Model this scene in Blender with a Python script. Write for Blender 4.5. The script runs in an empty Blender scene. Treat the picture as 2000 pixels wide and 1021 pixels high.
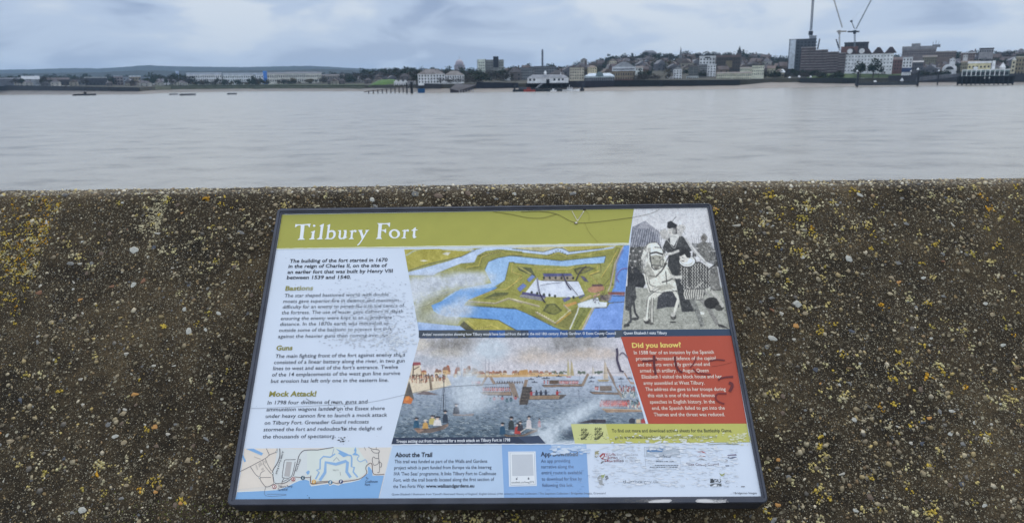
import bpy, bmesh, math, random
import numpy as np
from mathutils import Vector, Matrix
from mathutils import noise as mn
from mathutils.geometry import tessellate_polygon

rng = np.random.default_rng(7)
random.seed(7)
SC = bpy.context.scene
COL = SC.collection

# ------------------------------------------------------------------ camera, measured from the photograph
FPX, CX, CY = 1390.0, 1000.0, 510.5          # focal length and centre in the photograph's pixels (2000 x 1021)
EYE = 8.0                                    # eye height above the river (m), the river is z = 0

def ray_c(px, py):
    return np.array([(px - CX) / FPX, (py - CY) / FPX, 1.0])
def nrm(v):
    return v / np.linalg.norm(v)
_up = np.cross(ray_c(1000, 163), np.array([1, -0.0125, 0]))
_up = nrm(_up if _up[1] < 0 else -_up)
_f = np.array([0, 0, 1.0]); _f = nrm(_f - _up * np.dot(_f, _up))
M3 = np.array([np.cross(_f, _up), _f, _up])  # camera vector (right, down, forward) -> world
def ray_w(px, py):
    return M3 @ ray_c(px, py)
CAM = np.array([0, 0, EYE])
def at(px, py, Y):
    d = ray_w(px, py); return CAM + d * (Y / d[1])
def z_at(px, py, Y):
    return at(px, py, Y)[2]
def x_at(px, Y, py=150):
    return at(px, py, Y)[0]
def yhor(px):
    return 175.5 - 0.0125 * px

cam_d = bpy.data.cameras.new('camera'); cam = bpy.data.objects.new('camera', cam_d); COL.objects.link(cam)
R_, D_, F_ = M3[:, 0], M3[:, 1], M3[:, 2]
mw = Matrix.Identity(4)
for i in range(3):
    mw[i][0], mw[i][1], mw[i][2], mw[i][3] = R_[i], -D_[i], -F_[i], CAM[i]
cam.matrix_world = mw
cam_d.sensor_width = 36; cam_d.sensor_fit = 'HORIZONTAL'; cam_d.lens = FPX / 2000 * 36
cam_d.clip_start = 0.05; cam_d.clip_end = 40000
cam_d.dof.use_dof = True; cam_d.dof.focus_distance = 1.28; cam_d.dof.aperture_fstop = 11.0
SC.camera = cam

# ------------------------------------------------------------------ world, sun, exposure
SUN_EL, SUN_AZ = math.radians(50), math.radians(15)   # high behind the cloud, over the far bank
world = bpy.data.worlds.new('World'); SC.world = world; world.use_nodes = True
nt = world.node_tree; nt.nodes.clear()
def N(t, **k):
    n = nt.nodes.new(t)
    for a, b in k.items():
        setattr(n, a, b)
    return n
def mathn(tree, op, a, b=None, c=None):
    n = tree.nodes.new('ShaderNodeMath'); n.operation = op
    for i, v in enumerate((a, b, c)):
        if v is None: continue
        if isinstance(v, (int, float)): n.inputs[i].default_value = v
        else: tree.links.new(v, n.inputs[i])
    return n.outputs[0]
def rampn(tree, fac, stops, interp='LINEAR'):
    n = tree.nodes.new('ShaderNodeValToRGB'); n.color_ramp.interpolation = interp
    e = n.color_ramp.elements
    while len(e) < len(stops): e.new(0.5)
    for i, (p, c) in enumerate(stops):
        e[i].position = p; e[i].color = (*c, 1) if len(c) == 3 else c
    tree.links.new(fac, n.inputs[0]); return n.outputs[0]
def mixc(tree, fac, a, b, mode='MIX'):
    n = tree.nodes.new('ShaderNodeMix'); n.data_type = 'RGBA'; n.blend_type = mode
    for s, v in ((0, fac), (6, a), (7, b)):
        if isinstance(v, (int, float)): n.inputs[s].default_value = v
        elif isinstance(v, tuple): n.inputs[s].default_value = (*v, 1)
        else: tree.links.new(v, n.inputs[s])
    return n.outputs[2]
sky = N('ShaderNodeTexSky', sky_type='NISHITA', sun_disc=False, sun_elevation=SUN_EL, sun_rotation=SUN_AZ, air_density=1.2, dust_density=2.0)
tc = N('ShaderNodeTexCoord'); sep = N('ShaderNodeSeparateXYZ'); nt.links.new(tc.outputs['Generated'], sep.inputs[0])
zc = mathn(nt, 'MAXIMUM', sep.outputs[2], 0.0)
mp = N('ShaderNodeMapping'); mp.inputs['Scale'].default_value = (4.2, 4.2, 13.5); mp.inputs['Location'].default_value = (1.3, 5.2, 2.6); nt.links.new(tc.outputs['Generated'], mp.inputs[0])
n1 = N('ShaderNodeTexNoise'); n1.inputs['Scale'].default_value = 1.6; n1.inputs['Detail'].default_value = 5; n1.inputs['Roughness'].default_value = 0.5; n1.inputs['Distortion'].default_value = 0.5
nt.links.new(mp.outputs[0], n1.inputs['Vector'])
n2 = N('ShaderNodeTexNoise'); n2.inputs['Scale'].default_value = 0.75; n2.inputs['Detail'].default_value = 3; n2.inputs['Distortion'].default_value = 0.3
nt.links.new(mp.outputs[0], n2.inputs['Vector'])
cl = mathn(nt, 'ADD', mathn(nt, 'MULTIPLY', n1.outputs[0], 0.5), mathn(nt, 'MULTIPLY', n2.outputs[0], 0.5))
SKYK = 1.24
def sk(c): return tuple(10 * SKYK * v for v in c)
cloud = rampn(nt, cl, [(0.40, sk((0.225, 0.300, 0.455))), (0.495, sk((0.365, 0.452, 0.600))), (0.585, sk((0.505, 0.568, 0.655)))], 'EASE')
lowf = rampn(nt, zc, [(0.0, (1, 1, 1)), (0.045, (0.75, 0.75, 0.75)), (0.11, (0, 0, 0))], 'EASE')   # pale band above the horizon
cloud = mixc(nt, lowf, cloud, mixc(nt, 0.45, cloud, sk((0.41, 0.50, 0.63))))
zen = rampn(nt, zc, [(0.0, (1, 1, 1)), (0.14, (1.05, 1.04, 1.03)), (0.5, (2.0, 1.88, 1.72)), (1.0, (2.6, 2.40, 2.15))])  # overcast: brighter overhead
cloud = mixc(nt, 1.0, cloud, zen, 'MULTIPLY')
skc = mixc(nt, 0.93, sky.outputs[0], cloud)
bg = N('ShaderNodeBackground'); bg.inputs[1].default_value = 0.1; nt.links.new(skc, bg.inputs[0])
wo = N('ShaderNodeOutputWorld'); nt.links.new(bg.outputs[0], wo.inputs[0])

sun_d = bpy.data.lights.new('sun', 'SUN'); sun_d.energy = 1.45; sun_d.angle = math.radians(25); sun_d.color = (1.0, 0.96, 0.9)
sun = bpy.data.objects.new('sun', sun_d); COL.objects.link(sun)
sdir = Vector((math.sin(SUN_AZ) * math.cos(SUN_EL), math.cos(SUN_AZ) * math.cos(SUN_EL), math.sin(SUN_EL)))
sun.rotation_euler = sdir.to_track_quat('Z', 'Y').to_euler(); sun.location = (0, -5, 30)

vs = SC.view_settings; vs.view_transform = 'Standard'; vs.look = 'None'; vs.exposure = 0.0; vs.gamma = 1.0; vs.use_curve_mapping = False
SC.cycles.max_bounces = 6; SC.cycles.diffuse_bounces = 3; SC.cycles.glossy_bounces = 3; SC.cycles.transmission_bounces = 2
SC.cycles.volume_bounces = 0; SC.cycles.use_denoising = True

# ------------------------------------------------------------------ helpers
def slin(c):
    c = np.asarray(c, float) / 255.0
    return np.where(c <= 0.04045, c / 12.92, ((c + 0.055) / 1.055) ** 2.4)
ILLUM = np.array([0.80, 0.875, 1.0])         # colour and level of the daylight on the board, to turn seen colours into base colours
def ink(c):
    return np.clip(slin(c) / ILLUM, 0.004, 0.86)
def mat(name, color=None, rough=0.8, spec=0.3, metal=0.0, vary=0.0, vscale=3.0, attr=None, bump=0.0, bscale=40.0):
    m = bpy.data.materials.new(name); m.use_nodes = True; t = m.node_tree
    b = t.nodes['Principled BSDF']; b.inputs['Roughness'].default_value = rough; b.inputs['Metallic'].default_value = metal
    b.inputs['Specular IOR Level'].default_value = spec
    src = None
    if attr:
        a = t.nodes.new('ShaderNodeAttribute'); a.attribute_name = attr; src = a.outputs['Color']
    if color is not None and src is None:
        b.inputs['Base Color'].default_value = (*color, 1); src = tuple(color)
    if vary:
        g = t.nodes.new('ShaderNodeTexCoord'); n = t.nodes.new('ShaderNodeTexNoise')
        n.inputs['Scale'].default_value = vscale; n.inputs['Detail'].default_value = 5; t.links.new(g.outputs['Object'], n.inputs['Vector'])
        r = rampn(t, n.outputs[0], [(0.3, (1 - vary,) * 3), (0.7, (1 + vary * 0.6,) * 3)])
        src = mixc(t, 1.0, src, r, 'MULTIPLY')
    if src is not None and not isinstance(src, tuple):
        t.links.new(src, b.inputs['Base Color'])
    if bump:
        g = t.nodes.new('ShaderNodeTexCoord'); n = t.nodes.new('ShaderNodeTexNoise')
        n.inputs['Scale'].default_value = bscale; n.inputs['Detail'].default_value = 4; t.links.new(g.outputs['Object'], n.inputs['Vector'])
        bn = t.nodes.new('ShaderNodeBump'); bn.inputs['Strength'].default_value = bump; bn.inputs['Distance'].default_value = 0.01
        t.links.new(n.outputs[0], bn.inputs['Height']); t.links.new(bn.outputs[0], b.inputs['Normal'])
    return m
def obj(name, verts, faces, m, parent=None, cols=None, smooth=False):
    me = bpy.data.meshes.new(name); me.from_pydata([tuple(v) for v in verts], [], [tuple(f) for f in faces])
    if cols is not None:
        a = me.color_attributes.new('ink', 'FLOAT_COLOR', 'POINT')
        c = np.ones((len(verts), 4), np.float32); c[:, :3] = cols; a.data.foreach_set('color', c.ravel())
    if m: me.materials.append(m)
    if smooth: me.polygons.foreach_set('use_smooth', [True] * len(me.polygons))
    me.update()
    o = bpy.data.objects.new(name, me); COL.objects.link(o)
    if parent: o.parent = parent
    return o
def obj_np(name, V, F, m, parent=None, cols=None, smooth=False):
    """big triangle or quad meshes straight from numpy"""
    me = bpy.data.meshes.new(name); V = np.asarray(V, np.float32); F = np.asarray(F, np.int32); k = F.shape[1]
    me.vertices.add(len(V)); me.vertices.foreach_set('co', V.ravel())
    me.loops.add(F.size); me.loops.foreach_set('vertex_index', F.ravel())
    me.polygons.add(len(F)); me.polygons.foreach_set('loop_start', np.arange(0, F.size, k, dtype=np.int32))
    if smooth: me.polygons.foreach_set('use_smooth', np.ones(len(F), bool))
    if cols is not None:
        a = me.color_attributes.new('ink', 'FLOAT_COLOR', 'POINT')
        c = np.ones((len(V), 4), np.float32); c[:, :3] = cols; a.data.foreach_set('color', c.ravel())
    if m: me.materials.append(m)
    me.update(calc_edges=True); me.validate()
    o = bpy.data.objects.new(name, me); COL.objects.link(o)
    if parent: o.parent = parent
    return o
def tag(o, label=None, cat=None, group=None, kind=None):
    if label: o['label'] = label
    if cat: o['category'] = cat
    if group: o['group'] = group
    if kind: o['kind'] = kind
    return o
def empty(name, loc=(0, 0, 0), rz=0.0):
    o = bpy.data.objects.new(name, None); COL.objects.link(o); o.location = tuple(loc); o.rotation_euler = (0, 0, rz); o.empty_display_size = 0.2
    return o
class MB:
    """collects simple solids, then links them as ONE mesh"""
    def __init__(s): s.v = []; s.f = []
    def add(s, v, f):
        k = len(s.v); s.v += [tuple(p) for p in v]; s.f += [tuple(i + k for i in q) for q in f]; return s
    def box(s, x0, x1, y0, y1, z0, z1):
        return s.add([(x0, y0, z0), (x1, y0, z0), (x1, y1, z0), (x0, y1, z0), (x0, y0, z1), (x1, y0, z1), (x1, y1, z1), (x0, y1, z1)],
                     [(0, 3, 2, 1), (4, 5, 6, 7), (0, 1, 5, 4), (1, 2, 6, 5), (2, 3, 7, 6), (3, 0, 4, 7)])
    def bar(s, a, b, r, n=6, r2=None):
        a = Vector(a); b = Vector(b); d = (b - a).normalized(); u = d.orthogonal().normalized(); w = d.cross(u); r2 = r if r2 is None else r2
        v = [a + (u * math.cos(2 * math.pi * i / n) + w * math.sin(2 * math.pi * i / n)) * r for i in range(n)]
        v += [b + (u * math.cos(2 * math.pi * i / n) + w * math.sin(2 * math.pi * i / n)) * r2 for i in range(n)]
        return s.add(v, [(i, (i + 1) % n, n + (i + 1) % n, n + i) for i in range(n)] + [tuple(range(n - 1, -1, -1)), tuple(range(n, 2 * n))])
    def prism(s, poly, y0, y1):
        """outline in x,z pushed from y0 to y1"""
        n = len(poly); v = [(x, y0, z) for x, z in poly] + [(x, y1, z) for x, z in poly]
        return s.add(v, [tuple(range(n)), tuple(range(2 * n - 1, n - 1, -1))] + [(i, n + i, n + (i + 1) % n, (i + 1) % n) for i in range(n)])
    def build(s, name, m, parent=None):
        return obj(name, s.v, s.f, m, parent)
# ------------------------------------------------------------------ the setting: river, near bank, far shore, hills
def water_mat():
    m = bpy.data.materials.new('silty_river_water'); m.use_nodes = True; t = m.node_tree; b = t.nodes['Principled BSDF']
    b.inputs['Roughness'].default_value = 0.22; b.inputs['IOR'].default_value = 1.333; b.inputs['Specular IOR Level'].default_value = 0.5
    g = t.nodes.new('ShaderNodeTexCoord')
    def noise(sx, sy, d, r=0.5, loc=0.0):
        p = t.nodes.new('ShaderNodeMapping'); p.inputs['Scale'].default_value = (sx, sy, 1); p.inputs['Location'].default_value = (loc, loc, 0); t.links.new(g.outputs['Object'], p.inputs[0])
        n = t.nodes.new('ShaderNodeTexNoise'); n.inputs['Scale'].default_value = 1; n.inputs['Detail'].default_value = d; n.inputs['Roughness'].default_value = r; t.links.new(p.outputs[0], n.inputs['Vector']); return n.outputs[0]
    silt = rampn(t, noise(0.11, 0.17, 6, 0.68), [(0.34, (0.15, 0.13, 0.10)), (0.47, (0.265, 0.245, 0.205)), (0.66, (0.315, 0.295, 0.25))])
    t.links.new(silt, b.inputs['Base Color'])
    patch_ = rampn(t, noise(0.035, 0.11, 5, 0.6, 7.0), [(0.45, (0.25, 0.25, 0.25)), (0.62, (1, 1, 1))])
    h = mathn(t, 'ADD', mathn(t, 'MULTIPLY', noise(0.8, 1.3, 4, 0.62), 0.40), mathn(t, 'MULTIPLY', mathn(t, 'MULTIPLY', noise(2.4, 4.2, 3, 0.6), 0.10), patch_))
    bn = t.nodes.new('ShaderNodeBump'); bn.inputs['Strength'].default_value = 0.22; bn.inputs['Distance'].default_value = 1.0
    t.links.new(h, bn.inputs['Height']); t.links.new(bn.outputs[0], b.inputs['Normal']); return m
river = obj('river', [(-14000, 4, 0), (14000, 4, 0), (14000, 14000, 0), (-14000, 14000, 0)], [(0, 1, 2, 3)], water_mat()); tag(river, kind='structure')
DIRT = mat('bank_ground', (0.045, 0.042, 0.03), rough=0.95, vary=0.35, vscale=0.05)
GRASS = mat('mown_grass', (0.055, 0.085, 0.028), rough=0.95, vary=0.3, vscale=0.15)
MUD = mat('wet_foreshore', (0.135, 0.115, 0.098), rough=0.6, spec=0.4, vary=0.3, vscale=0.03)
o = obj('promenade', [(-400, -60, 6.2), (400, -60, 6.2), (400, 1.2, 6.2), (-400, 1.2, 6.2)], [(0, 1, 2, 3)], mat('worn_asphalt', (0.06, 0.058, 0.055), rough=0.9, vary=0.2, vscale=1.5)); tag(o, kind='structure')
o = obj('marsh_ground', [(-14000, -9000, 6.0), (14000, -9000, 6.0), (14000, -59, 6.0), (-14000, -59, 6.0)], [(0, 1, 2, 3)], GRASS); tag(o, kind='structure')
o = obj('riverbank', [(-400, 1.45, 6.6), (400, 1.45, 6.6), (400, 2.2, 5.6), (-400, 2.2, 5.6), (400, 14, -1.5), (-400, 14, -1.5)], [(0, 1, 2, 3), (3, 2, 4, 5)], mat('stone_pitching', (0.12, 0.115, 0.10), rough=0.95, vary=0.3, vscale=1.0)); tag(o, kind='structure')

T_ = np.array([(-2600, 217, 209, 200.5, 197, 2300), (-700, 193.7, 185.5, 176.5, 172, 2300), (0, 185, 176.5, 167, 161, 2200), (140, 185, 177, 169, 160, 2200), (270, 184.5, 178.5, 171, 160, 2200), (330, 181, 174.5, 168, 159, 2000), (500, 178.5, 172.8, 167.0, 158, 2000), (700, 178.5, 172.5, 167.5, 155, 1800), (740, 179, 172, 166, 149, 1600), (800, 180.5, 172, 166, 148, 1500), (900, 180.8, 173, 164, 147, 1500), (1000, 179.3, 171.5, 163.5, 144, 1500), (1140, 178, 171, 162.5, 136, 1600), (1200, 177, 169, 161, 124, 1700), (1300, 176, 168, 157.5, 117, 1800), (1450, 173.5, 166, 156, 116, 1800), (1500, 172, 161, 154, 121, 1700), (1550, 171.3, 160.5, 153, 127, 1600), (1650, 169, 163, 154, 127, 1600), (1750, 168, 161, 152.5, 119, 1600), (1850, 166.5, 160, 151, 113, 1600), (2000, 164.3, 160, 148, 109, 1600), (2700, 155.6, 151, 138, 104, 1600), (4400, 134.5, 130, 117, 86, 1600)], float)
def tcol(px):
    return [np.interp(px, T_[:, 0], T_[:, i]) for i in range(1, 6)]
def shore_Y(px, py=None):
    py = tcol(px)[0] if py is None else py; d = ray_w(px, py); return -EYE / d[2] * d[1]
def bank(px):
    yw, yb, yt, yr, Dr = tcol(px); Dw = shore_Y(px, yw); Dm = Dw * 1.05; Db = Dm + 2.5
    return Dw, Dm, z_at(px, yb, Dm), Db, z_at(px, yt, Db), Dr, z_at(px, yr, Dr)
def ground_z(px, Y):
    Dw, Dm, zm, Db, zt, Dr, zr = bank(px)
    if Y < Dm: return float(np.interp(Y, [Dw, Dm], [0, zm]))
    t = np.clip((Y - Db - 40) / (Dr - Db - 40), 0, 1); t = t * t * (3 - 2 * t) * 0.35 + t * 0.65
    z = zt + (zr - zt) * t
    return float(z if Y < Dr else zr - (Y - Dr) * 0.02)
pxs = np.r_[np.arange(-2590, -690, 50.0), np.arange(-690, 2690, 12.0), np.arange(2690, 4390, 50.0)]
V, F = [], []; rows = 4
for px in pxs:
    Dw, Dm, zm, Db, zt, Dr, zr = bank(px); w_ = mn.noise(Vector((px * 0.05, 2, 0))) * 0.25
    for Y, z in ((Dw - 60, -1.5), (Dw, -0.05 + w_ * .2), ((Dw + Dm) / 2, zm * .5 + w_), (Dm + 1, zm + w_)): V.append((x_at(px, Y), Y, z))
for i in range(len(pxs) - 1):
    for j in range(rows - 1): a = i * rows + j; F.append((a, a + rows, a + rows + 1, a + 1))
o = obj('foreshore', V, F, MUD, smooth=True); tag(o, kind='structure')
ts = np.r_[0, np.linspace(0.02, 1, 16)]; V, F = [], []; rows = len(ts) + 3
for px in pxs:
    Dw, Dm, zm, Db, zt, Dr, zr = bank(px); V.append((x_at(px, Dm - 1), Dm - 1, zm - 1.0))
    for t in ts:
        Y = Db + (Dr - Db) * t; V.append((x_at(px, Y), Y, ground_z(px, Y) + (mn.noise(Vector((px * .03, Y * .01, 5))) * 1.2 if 0 < t else 0)))
    V.append((x_at(px, Dr + 500), Dr + 500, max(zr - 10, 1))); V.append((x_at(px, 3600), 3600, 0.5))
for i in range(len(pxs) - 1):
    for j in range(rows - 1): a = i * rows + j; F.append((a, a + rows, a + rows + 1, a + 1))
o = obj('far_shore', V, F, DIRT); tag(o, kind='structure')
HILL = mat('wooded_hill', (0.016, 0.020, 0.018), rough=1.0, vary=0.35, vscale=0.01)
def hills(name, pts, Y, depth=1500, rough=0.5):
    pts = np.array(pts, float); V, F = [], []; xx = np.arange(pts[0, 0], pts[-1, 0] + 1, 4.0)
    for px in xx:
        py = np.interp(px, pts[:, 0], pts[:, 1]) + rough * mn.fractal(Vector((px * 0.06, Y, 0)), 1.0, 2.0, 4)
        zt = z_at(px, py, Y); V += [(x_at(px, Y - depth * .5), Y - depth * .5, -0.8), (x_at(px, Y - depth * .2), Y - depth * .2, zt * 0.6), (x_at(px, Y), Y, zt), (x_at(px, Y + depth), Y + depth, zt * .6)]
    for i in range(len(xx) - 1):
        for j in range(3): a = i * 4 + j; F.append((a, a + 4, a + 5, a + 1))
    o = obj(name, V, F, HILL); tag(o, kind='structure')
hills('far_hills', [(-2600, 176), (-700, 148), (-200, 139), (0, 136.5), (60, 136), (100, 134.5), (150, 133.5), (200, 134), (240, 131.5), (270, 129), (295, 127.8), (330, 129.5), (380, 130.5), (470, 131.5), (520, 130.5), (600, 129), (640, 130.5), (700, 134), (800, 137), (1000, 140), (1300, 140), (4300, 105)], 6200)
hills('near_hills', [(-2600, 182), (-700, 155), (0, 144), (90, 143), (200, 141.5), (260, 138), (300, 138), (420, 139), (560, 137), (620, 135), (660, 136), (760, 140), (900, 141)], 3900, 900, 0.8)
# the air over the estuary
hz = MB(); hz.box(-13500, 13500, -300, 13000, -1.6, 190); HZM = bpy.data.materials.new('estuary_air'); HZM.use_nodes = True; t = HZM.node_tree; t.nodes.clear()
pv_ = t.nodes.new('ShaderNodeVolumePrincipled'); pv_.inputs['Color'].default_value = (0.47, 0.72, 1.0, 1); pv_.inputs['Density'].default_value = 0.00006; pv_.inputs['Anisotropy'].default_value = 0.2
mo = t.nodes.new('ShaderNodeOutputMaterial'); t.links.new(pv_.outputs[0], mo.inputs['Volume'])
haze = hz.build('haze', HZM); tag(haze, kind='stuff')
# ------------------------------------------------------------------ the board's plane, solved from its four corners
OUT = [(543.5, 409.5), (1388.5, 399.5), (1499.5, 982.5), (444.5, 987.7)]      # frame, TL TR BR BL
INN = [(551.0, 418.2), (1381.0, 405.5), (1487.0, 969.3), (459.3, 975.0)]      # printed sheet
def _solve(q):
    p = [ray_c(*c) for c in q]
    u = nrm(np.cross(np.cross(p[0], p[1]), np.cross(p[3], p[2]))); v = nrm(np.cross(np.cross(p[0], p[3]), np.cross(p[1], p[2])))
    u = u if u[0] > 0 else -u; v = v if v[1] > 0 else -v
    return u, v
_u, _v = _solve([(545, 411), (1388, 401), (1502, 985), (445, 990)])
_n = nrm(np.cross(_u, _v)); PK = 1.226                                          # plane: n . Q = PK (m)
def Qc(px, py, off=0.0):
    r = ray_c(px, py); return r * ((PK + off) / np.dot(_n, r))
BX = M3 @ _u; BZ = -(M3 @ _n); BY = np.cross(BZ, BX)
BO = CAM + M3 @ Qc(970, 695)
BM = Matrix(((BX[0], BY[0], BZ[0], BO[0]), (BX[1], BY[1], BZ[1], BO[1]), (BX[2], BY[2], BZ[2], BO[2]), (0, 0, 0, 1)))
BA = np.array([BX, BY, BZ])
def P(px, py, off=0.0):
    """photograph pixel -> x, y on the board's plane (off: metres behind it)"""
    l = BA @ (CAM + M3 @ Qc(px, py, off) - BO); return l[:2]
def Pn(pts):
    """the same for an array of pixels"""
    pts = np.asarray(pts, float); r = np.c_[(pts[:, 0] - CX) / FPX, (pts[:, 1] - CY) / FPX, np.ones(len(pts))]
    q = r * (PK / (r @ _n))[:, None]; return ((q @ M3.T + CAM - BO) @ BA.T)[:, :2]
def loc(w):
    return BA @ (np.asarray(w, float) - BO)

# ------------------------------------------------------------------ the sea wall: sloping face of exposed aggregate
WZ = -0.046                                            # the wall's face lies this far behind the printed sheet
WT = P(1000, 371, -WZ)[1]                              # top front edge
hb = BA @ np.array([0, 1, 0.0]); hb = hb[1:] / np.linalg.norm(hb[1:])     # level, away from us, in the wall's own y,z
dn = BA @ np.array([0, 0, -1.0]); dn = dn[1:] / np.linalg.norm(dn[1:])    # straight down
def wall_mat():
    m = bpy.data.materials.new('exposed_aggregate_concrete'); m.use_nodes = True; t = m.node_tree; b = t.nodes['Principled BSDF']
    b.inputs['Roughness'].default_value = 0.9; b.inputs['Specular IOR Level'].default_value = 0.25
    g = t.nodes.new('ShaderNodeTexCoord')
    def noise(s, d=4, r=0.55):
        n = t.nodes.new('ShaderNodeTexNoise'); n.inputs['Scale'].default_value = s; n.inputs['Detail'].default_value = d; n.inputs['Roughness'].default_value = r
        t.links.new(g.outputs['Object'], n.inputs['Vector']); return n.outputs[0]
    def vor(s):
        w = t.nodes.new('ShaderNodeVectorMath'); w.operation = 'MULTIPLY_ADD'
        nn = t.nodes.new('ShaderNodeTexNoise'); nn.inputs['Scale'].default_value = s * 0.8; t.links.new(g.outputs['Object'], nn.inputs['Vector'])
        w.inputs[1].default_value = (0.7 / s,) * 3; t.links.new(nn.outputs['Color'], w.inputs[0]); t.links.new(g.outputs['Object'], w.inputs[2])
        v = t.nodes.new('ShaderNodeTexVoronoi'); v.inputs['Scale'].default_value = s; v.inputs['Randomness'].default_value = 1.0
        t.links.new(w.outputs[0], v.inputs['Vector'])
        sp = t.nodes.new('ShaderNodeSeparateColor'); t.links.new(v.outputs['Color'], sp.inputs[0]); return v, sp
    base = rampn(t, noise(3.2, 6, 0.62), [(0.30, (0.018, 0.0135, 0.0078)), (0.48, (0.044, 0.032, 0.0175)), (0.72, (0.096, 0.069, 0.037))])
    fine = rampn(t, noise(420, 3, 0.7), [(0.32, (0.3, 0.3, 0.3)), (0.52, (1, 1, 1)), (0.72, (2.1, 2.0, 1.85))])
    c = mixc(t, 1.0, base, fine, 'MULTIPLY'); c = mixc(t, 1.0, c, rampn(t, noise(21, 4, 0.6), [(0.35, (0.62, 0.62, 0.64)), (0.65, (1.3, 1.28, 1.24))]), 'MULTIPLY')
    dist = []
    dens = rampn(t, noise(7, 3), [(0.35, (0, 0, 0)), (0.7, (1, 1, 1))])
    for s, thr, k in ((430, 0.62, 0.9), (240, 0.52, 0.9), (135, 0.66, 0.9)):
        v, sp = vor(s)
        keep = mathn(t, 'GREATER_THAN', sp.outputs[0], mathn(t, 'SUBTRACT', thr + 0.1, mathn(t, 'MULTIPLY', dens, 0.22)))
        inside = mathn(t, 'LESS_THAN', v.outputs['Distance'], mathn(t, 'MULTIPLY_ADD', sp.outputs[2], 0.25, 0.2))
        mk = mathn(t, 'MULTIPLY', mathn(t, 'MULTIPLY', keep, inside), k)
        tone = rampn(t, sp.outputs[1], [(0.0, (0.11, 0.088, 0.056)), (0.22, (0.18, 0.15, 0.10)), (0.45, (0.25, 0.21, 0.14)), (0.68, (0.38, 0.33, 0.22)), (0.84, (0.30, 0.20, 0.09)), (0.92, (0.15, 0.145, 0.14)), (0.97, (0.52, 0.48, 0.38))], 'CONSTANT')
        c = mixc(t, mk, c, tone); dist.append(mk)
    h = mathn(t, 'ADD', mathn(t, 'MULTIPLY', dist[1], 0.6), mathn(t, 'ADD', mathn(t, 'MULTIPLY', noise(260, 5, 0.7), 1.6), dist[2]))
    bn = t.nodes.new('ShaderNodeBump'); bn.inputs['Strength'].default_value = 0.9; bn.inputs['Distance'].default_value = 0.0022
    t.links.new(h, bn.inputs['Height']); t.links.new(bn.outputs[0], b.inputs['Normal']); t.links.new(c, b.inputs['Base Color'])
    return m
WALLM = wall_mat()
prof = []                                              # y, z of the cross-section, top front edge rounded
face_low = np.array([-1.9, WZ])
for y in np.linspace(-1.9, -0.55, 5): prof.append((y, WZ))
for y in np.linspace(-0.53, WT - 0.022, 64): prof.append((y, WZ))
c0 = np.array([WT, WZ])
for s in np.linspace(0, 1, 7)[1:]:
    a = (1 - s) ** 2 * (c0 - [0.022, 0]) + 2 * s * (1 - s) * c0 + s * s * (c0 + hb * 0.022); prof.append(tuple(a))
for d in np.linspace(0.03, 0.085, 8): prof.append(tuple(c0 + hb * d))
back = c0 + hb * 0.10 + dn * 0.01; prof.append(tuple(back)); prof.append(tuple(back + dn * 0.05 + hb * 0.012)); prof.append(tuple(back + dn * 0.9 + hb * 0.45))
prof = np.array(prof)
xs = np.unique(np.r_[np.linspace(-30, -2.0, 15), np.linspace(-2.0, 2.0, 241), np.linspace(2.0, 30, 15)])

V = []
for x in xs:
    for j, (y, z) in enumerate(prof):
        a = mn.fractal(Vector((x * 3, y * 3, z * 3)), 1.0, 2.0, 4) * 0.0005 + mn.noise(Vector((x * 55, y * 55, z * 55))) * 0.0004
        e = 0.0022 * mn.noise(Vector((x * 24, 3.3, 0))) + 0.0012 * mn.noise(Vector((x * 90, 9.3, 0))) if y > WT - 0.03 else 0
        if j < 6 or j > len(prof) - 3: a = 0
        V.append((x, y + e * 0.7, z + a + e * 0.3))
nP = len(prof); F = []
for i in range(len(xs) - 1):
    for j in range(nP - 1):
        a = i * nP + j; F.append((a, a + nP, a + nP + 1, a + 1))
sea_wall = obj_np('sea_wall', V, F, WALLM, smooth=True)
sea_wall.matrix_world = BM
tag(sea_wall, 'long sloping sea wall of exposed pebble concrete with yellow lichen, carrying the board', 'wall', kind='thing')

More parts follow.
